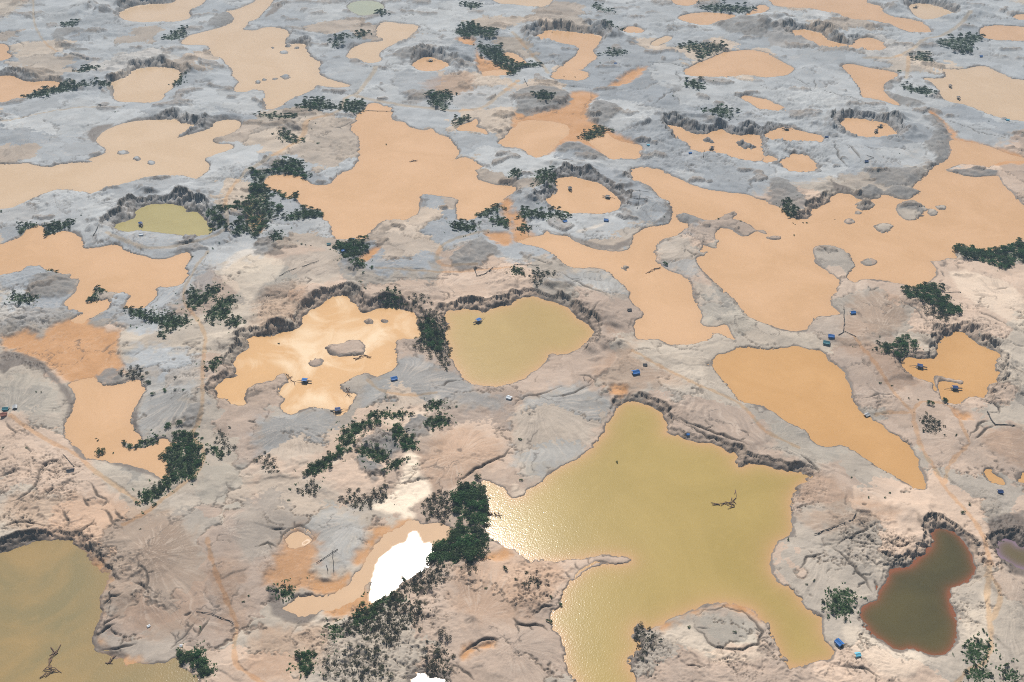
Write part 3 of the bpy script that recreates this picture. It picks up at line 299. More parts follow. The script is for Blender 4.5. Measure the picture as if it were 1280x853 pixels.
CREAM = [
(['1.0'],"-79.9,547.6 -70.9,545.5 -64.6,520.1 -53.7,506 -67,496.2 -71.7,484.7 -77.2,484.7 -99.9,490.4 -84.4,502 -78.8,518.1"),
(['1.0'],"-77.5,488.1 -67.8,488.1 -65.7,478.7 -73.7,476.8"),
(['0.38'],"-131.2,436.2 -122.4,429.5 -113.2,427.9 -103.9,436.2 -97.2,444.7 -103.3,431.2 -117.3,421.3 -127.6,429.5"),
(['0.38'],"-98.5,583.9 -86.2,583.9 -83.6,572.3 -96,574.6"),
(['0.38'],"-120.2,560.9 -109.5,572.3 -116.6,556.5 -125.5,534.7 -136.2,528.4 -120.5,552"),
(['0.38'],"-82.9,581.6 -80.5,588.7 -62.7,600.8 -60.3,613.1 -57,610.6 -64.7,583.9 -57.4,565.4 -71.8,556.5 -81.9,570"),
(['0.38'],"69.1,522.2 8.5,506 0,518.1 0,500.1 5.6,500.1"),
(['0.38'],"278.7,402.4 292.4,402.4 282.7,379.9 272.7,372.7"),
(['0.38'],"-273,827.8 -256,839.1 -236.2,827.8 -215.4,809.5 -217.6,781.2 -231.6,767.6 -233.4,741.3 -253.6,767.6 -274.3,784.7"),
(['0.38'],"60.1,870.3 81,882.5 98.1,894.8 80.5,874.4"),
(['0.38'],"415.5,809.5 470.5,767.6 437.7,688.8 435.1,716.2 406.9,754.3"),
(['0.38'],"85.1,384.3 110.7,393.2 111,387.3 119.9,374.2 133.5,369.9 151.3,375.6 151.4,364.3 118.2,364.3 102.1,375.6"),
(['0.38'],"293.4,414.9 303.5,414.9 287.1,372.7 279.9,372.7"),
(['0.38'],"206.6,393.2 221.8,378.5 239.2,372.7 246.9,367.1 230,351.6 213.8,351.6 208.1,364.3 198.5,381.4")
]
RUGGED = [
([],"148.8,1188.5 227,1188.5 320.2,1175.9 286.4,1013.2 147.7,1013.2 141,1082.3"),
([],"345.4,1296.9 429.2,1227.4 487.4,1151.4 468.8,1093.4 385,1099 375.8,1013.2 286.4,1013.2"),
([],"397.4,1547.1 447.1,1547.1 492.5,1518.7 584.5,1500.3 583.2,1413.2 514.4,1357 479.3,1413.2 418,1500.3"),
([],"627.6,1627.1 737.5,1627.1 721.4,1566.5 671.2,1566.5"),
([],"-341.6,1464.4 -252.5,1464.4 -248.3,1413.2 -329.1,1413.2"),
([],"-228.6,1537.5 -111.3,1438.5 0,1388.7 0,1201.3 -51.7,1227.4 -106.2,1357"),
([],"-465,754.3 -382,735 -396.5,716.2 -408.3,692.3 -444.1,704.1"),
([],"-233.9,760.9 -191.2,767.6 -181.4,710.2 -203,695.2 -219,689.4"),
([],"-379,547.6 -331.6,547.6 -305.1,522.2 -298.9,488.1 -354.2,488.1"),
([],"-354.2,488.1 -307.2,488.1 -281.5,469.5 -257.7,429.5 -277.8,443 -310.6,464 -344.2,464"),
([],"218.6,488.1 251.2,476.8 277.9,458.7 260.4,437.9 236.6,427.9 224.2,448.1 211.5,460.4"),
([],"73.8,393.2 90.3,387.3 106.3,379.9 116.6,368.5 151.6,365.7 148.7,351.7 69.7,351.7"),
([],"157.4,393.2 162.7,372.7 174.3,361.5 210.5,372.7 213.8,351.7 148.7,351.7"),
([],"-135.2,393.2 -100,405.5 -66.9,427.9 -41.2,429.5 -38.6,378.5 -34.9,351.7 -113.9,351.7"),
([],"397.9,683 419.4,677.3 397.9,608.1 367.6,603.2"),
([],"348.7,754.3 386.9,781.2 392.7,735 431.3,698.2 398.4,688.8 338.5,688.8"),
([],"0,1528.1 147.5,1528.1 141.9,1455.7 29.3,1438.5"),
([],"196.7,1528.1 273.9,1509.5 301.8,1388.7 243.7,1421.6"),
([],"-595,1396.8 -471.3,1405 -455.9,1326.4 -535,1282.5"),
([],"-435.9,1214.2 -375.2,1175.9 -363.5,1127.6 -405.4,1139.4"),
([],"167.7,894.8 207.2,862.4 193.6,827.8 172,839.1"),
([],"191.7,771 206.5,751 208.2,722.4 193.4,728.6"),
([],"-219.5,1104.6 -180.6,1099 -170,1013.2 -205.8,1013.2"),
([],"278,421.3 289.7,411.7 277.2,381.4 270,378.5 273.8,402.4"),
([],"324.4,482.4 354.2,488.1 340.5,455.1 322.1,429.5 317.9,455.1"),
([],"-258.5,448.1 -237.4,448.1 -230.2,414.9 -245.9,424.6 -259.2,426.2"),
([],"0,455.1 34.2,446.4 33,418.1 14.8,396.3 0,405.5")
]
FANS = [
(['20.3', '598.3'],"0,600.8 44.9,623.3 64.5,628.4 78.5,603.2 70.3,576.9 71.3,570 56.3,547.6 33.4,530.5 20,514 8.5,510 0,539"),
(['-34.9', '798.7'],"-59.9,805.9 -57.1,827.8 -47.2,846.8 -33.9,862.4 -21.7,850.6 -12.7,839.1 -19.2,820.4 -32.2,800.5"),
(['-41.1', '539.0'],"-66.6,547.6 -60.1,560.9 -42.7,574.6 -22.9,574.6 -3,554.2 -18.9,530.5 -39.7,510 -53.9,510"),
(['346.6', '559.8'],"351.5,560.9 368,572.3 394.2,576.9 374.8,530.5 357.2,541.1"),
(['150.7', '924.7'],"119.2,946.8 139.2,974.5 158.1,951.4 168,929 163.3,892.7 142.2,886.6 130.9,894.8"),
(['-301.2', '456.9'],"-229.7,488.1 -185.9,530.5 -215.2,434.5 -193.4,451.6"),
(['-196.7', '465.8'],"-215.9,488.1 -177.1,488.1 -169.5,451.6 -179,446.4 -194.6,456.9"),
(['-106.5', '476.8'],"-135.6,488.1 -97.9,473.1 -102,441.3 -127.1,434.5 -132.5,460.4"),
(['-250.1', '623.3'],"-292.7,620.7 -266.2,623.3 -242.9,600.8 -254.3,579.3 -266.3,567.7 -278.6,563.2 -292.5,583.9"),
(['-386.8', '588.7'],"-414.8,633.6 -394,646.9 -353.7,608.1 -336.6,565.4 -319.8,547.6 -357.1,567.7 -392.2,579.3"),
(['209.3', '451.6'],"172.2,451.6 179.4,460.4 209.3,451.6 209.2,441.3 191.7,397.8 180.9,414.9 171.6,424.6"),
(['0.0', '372.7'],"-24.5,390.2 12.2,390.2 27.9,384.3 30.7,364.3 37.2,351.7 0,345.3"),
(['305.5', '951.4'],"302.2,984 325.2,988.8 344.2,960.5 344,951.4 314,924.7 304.5,955.9"),
(['435.1', '988.8'],"391.7,998.4 469.3,1018.2 434.1,972.1 399.4,972.1"),
(['456.9', '735.0'],"390.6,781.2 487.9,809.5 437.7,688.8 402.1,751"),
(['-92.5', '618.2'],"-108.6,591.1 -114.3,613.1 -84.3,674.4 -52.4,644.2 -28.9,623.3 -59.5,600.8 -80.9,593.5"),
(['-167.7', '574.6'],"-197.5,586.3 -153.2,598.3 -136.3,579.3 -135.2,560.9 -154,530.5 -189.5,547.6"),
(['340.8', '556.5'],"312.5,588.7 339.9,574.6 340,554.2 316.7,530.5 310.9,530.5 306.4,560.9"),
(['-53.4', '809.5'],"-139.3,795.2 -125.1,839.1 -74.7,846.8 -70.3,805.9"),
(['-410.4', '862.4'],"-426.9,858.4 -417.1,882.5 -398.4,862.4 -394,848.7 -415.2,841.8"),
(['-582.4', '1093.4'],"-649.6,1139.4 -540.3,1175.9 -482.5,1151.4 -492.4,1093.4 -469.8,1060.7 -515.3,1039.6 -604.3,1034.5"),
(['462.8', '1151.4'],"487.4,1151.4 536.7,1151.4 509.1,1060.7 476.4,1019.2 464,1050.1"),
(['306.3', '608.1'],"275.1,644.2 304.7,603.2 306.3,588.7 277.8,586.3 270,608.1"),
(['-241.2', '434.5'],"-250.8,393.2 -224,402.4 -215.2,434.5 -194.1,402.4 -200.9,381.4 -226.9,387.3"),
(['-224.2', '767.6'],"-251.6,809.5 -164.2,839.1 -157.2,788.2 -190,760.9 -243.4,754.3"),
(['-69.0', '754.3'],"-134.7,788.2 0,795.2 0,760.9 -50.7,751 -104.1,741.3"),
(['80.3', '735.0'],"27.6,767.6 49,795.2 83.6,805.9 108.4,767.6 107.7,741.3 80.8,741.3 61.4,781.2"),
(['195.8', '866.3'],"142.1,850.6 172.4,870.3 182.5,831.6 179.7,788.2 161.4,791.7 141,809.5"),
(['191.9', '710.2'],"167.4,781.2 193,767.6 205.9,728.6 222.1,704.1 188.2,689.4 185.5,713.2 167.5,710.2"),
(['194.3', '556.5'],"199.5,595.9 224.5,570 224.2,556.5 252.3,549.8 281.7,512 265.7,488.1 226.3,518.1 200.5,530.5 187.7,539"),
(['292.8', '660.5'],"275.8,646.9 299.7,638.9 304.7,603.2 277.8,586.3 271.6,608.1"),
(['317.4', '698.2'],"308.8,781.2 342.3,781.2 356,754.3 328.3,688.8 287.3,688.8 290.6,754.3"),
(['-365.8', '846.8'],"-397.1,858.4 -375.4,878.4 -329.6,858.4 -323.4,835.3 -338.8,821.2 -374,835.3"),
(['-295.5', '802.3'],"-330.8,767.6 -308.8,809.5 -295.2,831.6 -258.6,824.1 -253,781.2 -294.4,741.3 -325.8,738.1"),
(['-235.9', '443.0'],"-262.6,469.5 -226.6,476.8 -208.4,458.7 -191.8,418.1 -172,387.3 -213,381.4 -242.8,414.9"),
(['-22.1', '393.2'],"-41.5,434.5 0,443 0,381.4 -31.5,381.4"),
(['236.2', '476.8'],"194.2,484.3 234.2,484.3 240.3,476.8 201.7,464 190,465.8"),
(['232.4', '358.8'],"196.4,387.3 222.3,379.9 236.9,372.7 254,367.1 247.5,351.6 204.5,351.6"),
(['308.6', '402.4'],"307.3,421.3 330.5,427.9 298.6,351.6 278.8,351.6 300,393.2"),
(['-180.4', '1318.9'],"-265.6,1357 -198.6,1333.9 -168.3,1254.5 -210.3,1254.5 -256.3,1296.9"),
(['-141.5', '1311.5'],"-181.9,1282.5 -137.3,1326.4 -103,1304.2 -126.7,1261.4 -166.4,1261.4"),
(['-557.9', '1482.2'],"-646.1,1566.5 -511.3,1509.5 -486.1,1438.5 -528.8,1405 -588.4,1447"),
(['197.9', '1282.5'],"131.5,1254.5 196.8,1318.9 230,1282.5 212,1227.4 140.1,1175.9"),
(['503.5', '1396.8'],"381.5,1388.7 469.1,1396.8 532,1341.5 452.4,1333.9 386.2,1333.9"),
(['408.2', '1333.9'],"387.2,1326.4 452.4,1333.9 457.5,1254.5 408.5,1227.4 369.1,1282.5"),
(['394.7', '1082.3'],"385.9,1093.4 456.3,1099 475.7,1071.4 469.8,1013.2 380.3,1013.2"),
(['146.6', '638.9'],"92.7,655 126.5,660.5 146.6,638.9 165,652.2 181.1,605.7 197.1,583.9 187.7,539 175.5,552 138.6,583.9 119.1,600.8 101.6,613.1")
]
TRACKS = [
(['3'],"-782.9,1648.1 -723.9,1500.3 -678.8,1421.6 -637.6,1372.7 -590,1349.2"),
(['3'],"-638.6,1136.5 -585.6,1163.6 -552.6,1182.2 -494.3,1188.5"),
(['6'],"-294.5,1009.3 -267.5,1055.3 -246.2,1093.4 -251.6,1139.4 -234.8,1157.5 -212.6,1175.9 -215.4,1214.2 -197.3,1234.1 -195.4,1261.4 -186.2,1296.9 -186.7,1326.4"),
(['6'],"-200.8,1220.8 -152.6,1201.3 -131.1,1188.5 -80.1,1175.9 -37.7,1182.2 -20.5,1214.2 0,1261.4 8,1275.4"),
(['5'],"0,1455.7 17.2,1405 41.4,1333.9 48.8,1304.2"),
(['4'],"-293.1,1013.2 -302.2,974.5 -302.4,937.9 -291.3,899 -285.6,878.4"),
(['4'],"-283.7,870.3 -307.8,850.6 -343.9,839.1 -363.5,839.1 -378.8,850.6 -403.7,866.3"),
(['3'],"-296.1,835.3 -299.3,802.3 -302.3,771 -295.3,744.6 -273.7,716.2 -261.8,689.4 -261.6,688.8 -256.2,660.5 -250.3,633.6 -241.3,600.8 -239,579.3 -242.7,570 -236.8,558.7 -228.5,549.8 -224.8,534.7 -226.9,520.1 -237.9,508 -247.5,492.3 -249.1,488.1 -255.1,480.5 -263.7,473.1"),
(['3'],"-385.8,586.3 -366.5,572.3 -346.1,558.7 -331.3,550.9 -316,541.1 -300,524.3 -281.7,512 -259.2,494.2"),
(['2.6'],"-203.5,460.4 -196.6,443 -184.1,418.1 -168.1,391.7 -166.3,372.7 -162.6,361.5 -150.2,353.3 -138.2,345.3"),
(['4'],"-24.1,874.4 -55.8,862.4 -70.6,842.9 -73.1,820.4 -66.5,805.9 -34.2,805.9"),
(['3'],"292.4,688.8 299.7,638.9 304.7,603.2 310.2,591.1 306.4,574.6 304.2,554.2 306.5,530.5 306.6,510 310.8,490.4 313.4,482.4 315.3,465.8 311.9,443 301,418.1 295.5,402.4 290.4,384.3 285.9,372.7 278.5,362.9 267.6,358.8 259.1,351.6 252.4,342.7"),
(['2.6'],"310.2,591.1 321.3,605.7 342.4,603.2 343.3,583.9 340.8,556.5"),
(['2.6'],"340,554.2 318.2,534.7 308,514"),
(['3'],"281.9,589.9 294.7,591.1 309.8,589.9"),
(['3'],"100.9,671.6 124.8,646.9 144.7,625.8 166.6,613.1 180.6,603.2 192.7,563.2 212.2,549.8"),
(['2.6'],"305.4,426.2 307.3,414.9 303.6,405.5 293.9,393.2"),
(['6'],"711,1547.1 644.5,1455.7 603.2,1438.5 575,1396.8 538,1360.9 492.1,1357"),
(['5'],"556.1,1364.8 546.2,1333.9 526.9,1282.5"),
(['4'],"521.4,1179 529.6,1145.4 530,1099"),
(['3'],"-128.8,802.3 -79.1,795.2 -15.1,798.7 0,800.5"),
(['3'],"-116.7,633.6 -101.6,613.1 -79.1,610.6 -60.5,615.6")
]
GULLIES = [
(['2'],"-110.1,784.7 -95.1,783.6"),
(['2'],"-103.7,796.9 -81.3,800.5"),
(['2'],"-88.6,784.7 -59.6,781.9"),
(['2'],"-116.3,772.7 -100.9,765.9"),
(['3'],"47,793.4 61.2,777.8 76.6,759.3 90.3,747.8"),
(['3'],"160.5,784.7 165.9,771 166.9,759.3 176.4,756"),
(['2'],"15.4,817.5 37.3,813.8"),
(['2'],"56.8,696.7 78.9,739.7"),
(['2.5'],"-356,492.3 -343.2,495.2 -337,508 -338.8,520.1 -333.6,536.9"),
(['2.5'],"-367.6,520.1 -359.4,528.4"),
(['2'],"-388.5,581.6 -370.3,566.6"),
(['2'],"-300.5,513 -289.1,500.1 -280.1,494.2"),
(['3'],"-39.9,514 -31.7,522.2 -19,533.7 -5.9,542.2 0,552"),
(['2'],"-59.4,624.5 -42.1,632.3"),
(['2'],"0,600.8 9.5,611.9 44.1,623.3"),
(['2'],"30,609.4 66.1,628.4"),
(['4'],"126.1,582.8 137.5,576.9 151.3,567.7 164.4,556.5 176.6,549.8"),
(['3'],"130,578.1 144.9,565.4 161.2,555.3"),
(['2.5'],"211.7,541.1 221.2,526.3"),
(['2.5'],"346.6,559.8 355.6,567.7 368.3,576.9"),
(['2.5'],"342.5,560.9 358.5,579.3 367,581.6"),
(['2.5'],"-283.7,488.1 -265.6,470.4"),
(['2.5'],"-274,488.1 -263.1,477.7"),
(['2.5'],"-298.5,464 -288.4,465.8 -284.6,478.7"),
(['2.5'],"-204.2,373.5 -198.9,382.9 -194.7,392.5"),
(['2'],"-191.2,381.4 -186.2,395.5"),
(['2'],"-245,443 -234.5,429.5 -222.1,413.3"),
(['2'],"-241.5,423 -228.7,414.1"),
(['2.5'],"-252.8,382.9 -247.6,387.3 -242.5,390.2"),
(['2.5'],"-252.5,387.3 -242.4,397.8"),
(['2.5'],"-256.9,403.9 -244.9,413.3"),
(['2.5'],"-245.2,372.7 -234.9,374.2 -226.2,377"),
(['2.5'],"-29.8,369.9 -24,375.6 -15.7,379.2 -6,378.5"),
(['2'],"-31.8,361.5 -22.1,352"),
(['3'],"1.2,394.8 3.7,391 14.7,391 21.9,386.5"),
(['2.5'],"12.4,397.8 18.7,403.9 28.7,405.5"),
(['3'],"33.8,420.5 44.1,434.5 55,442.1 71.8,439.6"),
(['2.5'],"102.5,361.5 112.9,360.1"),
(['2.5'],"215,453.4 227.8,461.3 240.5,470.4 241.8,475"),
(['3'],"212.1,452.5 218,444.7 222.5,432.8 227.1,426.2 228.1,416.5"),
(['2'],"186.1,434.8 193,444.7 205.5,447.3"),
(['2'],"238,464 242.1,455.1"),
(['2'],"240,448.1 251.6,443 264.3,449.9"),
(['2.5'],"246.3,460.4 254.8,453.4 271.9,456.9"),
(['2'],"227.7,446.4 237,437.9 249,443"),
(['2'],"190,362.9 197.9,361.5 206.5,358.8 213.8,351.6"),
(['3'],"177.3,1341.5 205.2,1343.1 228.9,1333.9 241.7,1326.4"),
(['3'],"177.3,1194.8 196.5,1227.4 222.1,1244.2"),
(['3'],"42.8,1024.3 72.4,1029.4 110.5,1024.3"),
(['3'],"388.5,1076.8 397.6,1034.5"),
(['3'],"378.8,1289.7 391.8,1254.5"),
(['3'],"381.2,1093.4 373,1044.8 380.3,1013.2"),
(['3'],"-744.4,1425.8 -718,1396.8"),
(['3'],"-528.8,1405 -502.3,1392.7 -473.1,1400.9"),
(['3'],"-692,1326.4 -667.1,1318.9 -653.9,1341.5"),
(['2'],"347.7,751 362,728.6 373.7,701.1"),
(['2'],"410.5,730.2 421.7,722.4 430.6,707.1"),
(['2.5'],"-202.5,580.4 -195.8,578.1"),
(['2'],"-169.9,453.4 -162.8,457.8 -155.3,453.4"),
(['2.5'],"-156.6,453.4 -154.6,464 -146.8,473.1 -138.2,470.4 -131.2,460.4"),
(['2'],"311.2,688.8 323.7,663.2 322.6,644.2"),
(['2'],"-203.1,398.5 -198.5,400.1"),
(['3'],"399.7,1254.5 418,1234.1 435.9,1214.2 470.3,1175.9"),
(['2'],"111.6,395.5 111.8,388.8 118,377.8 126.8,372.7 137.4,372 147.9,376.3 152.8,385.8 150,393.2 143.1,402.4 132.5,405.8 119.6,403.2 113.2,397.8"),
(['2'],"-232.5,754.3 -219.8,754.3 -207.7,757.6"),
(['2'],"-229.1,738.1 -214.6,746.2 -204.6,751"),
(['2'],"-194.3,786.4 -185.5,777.8 -187.5,767.6"),
(['2'],"-67.4,757.6 -58.2,756 -56,747.8"),
(['2'],"164.2,839.1 176.2,827.8 190.9,835.3"),
(['2.5'],"194.8,767.6 204.6,751 205.3,735"),
(['2'],"103.8,913.8 119.7,929"),
(['2.5'],"-437.5,924.7 -419.4,926.8 -406.1,924.7"),
(['2.5'],"-516.7,929 -507.1,942.3 -495.7,940.1"),
(['2.5'],"-459.6,741.3 -443.9,738.1 -425.9,728.6"),
(['2.5'],"-451.7,722.4 -433.4,716.2 -424.6,720.9"),
(['2.5'],"-339.4,516 -340.5,526.3 -337.1,534.7 -328.1,537.9"),
(['2'],"-324.8,498.1 -323.6,510"),
(['1.5'],"-363.2,556.5 -355.1,543.3"),
(['2'],"-299.6,498.1 -292.7,490.4"),
(['2'],"-374.5,536.9 -369.5,539"),
(['2'],"53.7,637.5 63.4,636.2 67.7,628.4"),
(['2'],"172.7,568.9 179,566.1"),
(['2'],"373.2,605.7 379.3,597.1 376,588.7"),
(['2.5'],"409.9,649.5 418,639.4"),
(['1.5'],"272.3,610.6 291.6,611.9 306.7,614.4"),
(['2.5'],"-273.7,446.4 -267.5,451.6"),
(['2.5'],"-299.1,469.5 -305.8,480.5 -309.3,486.2"),
(['3'],"-344.2,464 -336.4,471.3 -325.2,474 -310.6,467.6"),
(['2'],"-163.8,469.5 -151.9,471.3"),
(['2'],"76.6,372.7 78,364.3"),
(['2.5'],"232.2,426.2 231.1,418.1"),
(['3'],"-661.5,1556.7 -665.4,1586.3 -648,1591.3"),
(['3'],"-775.4,1500.3 -745,1455.7"),
(['3'],"-732.1,1438.5 -701.2,1405"),
(['3'],"-181.4,1254.5 -163.6,1234.1"),
(['3'],"-225.4,1127.6 -208.4,1127.6 -192,1151.4"),
(['3'],"224.2,1318.9 225.7,1289.7 220.1,1268.4"),
(['3'],"52.8,1261.4 86.8,1254.5"),
(['3'],"329,1396.8 364.1,1387.1"),
(['3'],"403.9,1282.5 399.7,1254.5"),
(['3'],"410.4,1071.4 425.8,1060.7"),
(['2.5'],"531.7,1151.4 552.5,1127.6 567.8,1104.6 587.1,1093.4"),
(['2.5'],"582.6,1188.5 595.6,1163.6 609.3,1148.4"),
(['1.5'],"300.9,846.8 307.8,827.8"),
(['2'],"441.6,764.3 455.8,767.6"),
(['1.5'],"326.2,764.3 339.2,771"),
(['2'],"405.4,802.3 404.2,788.2")
]
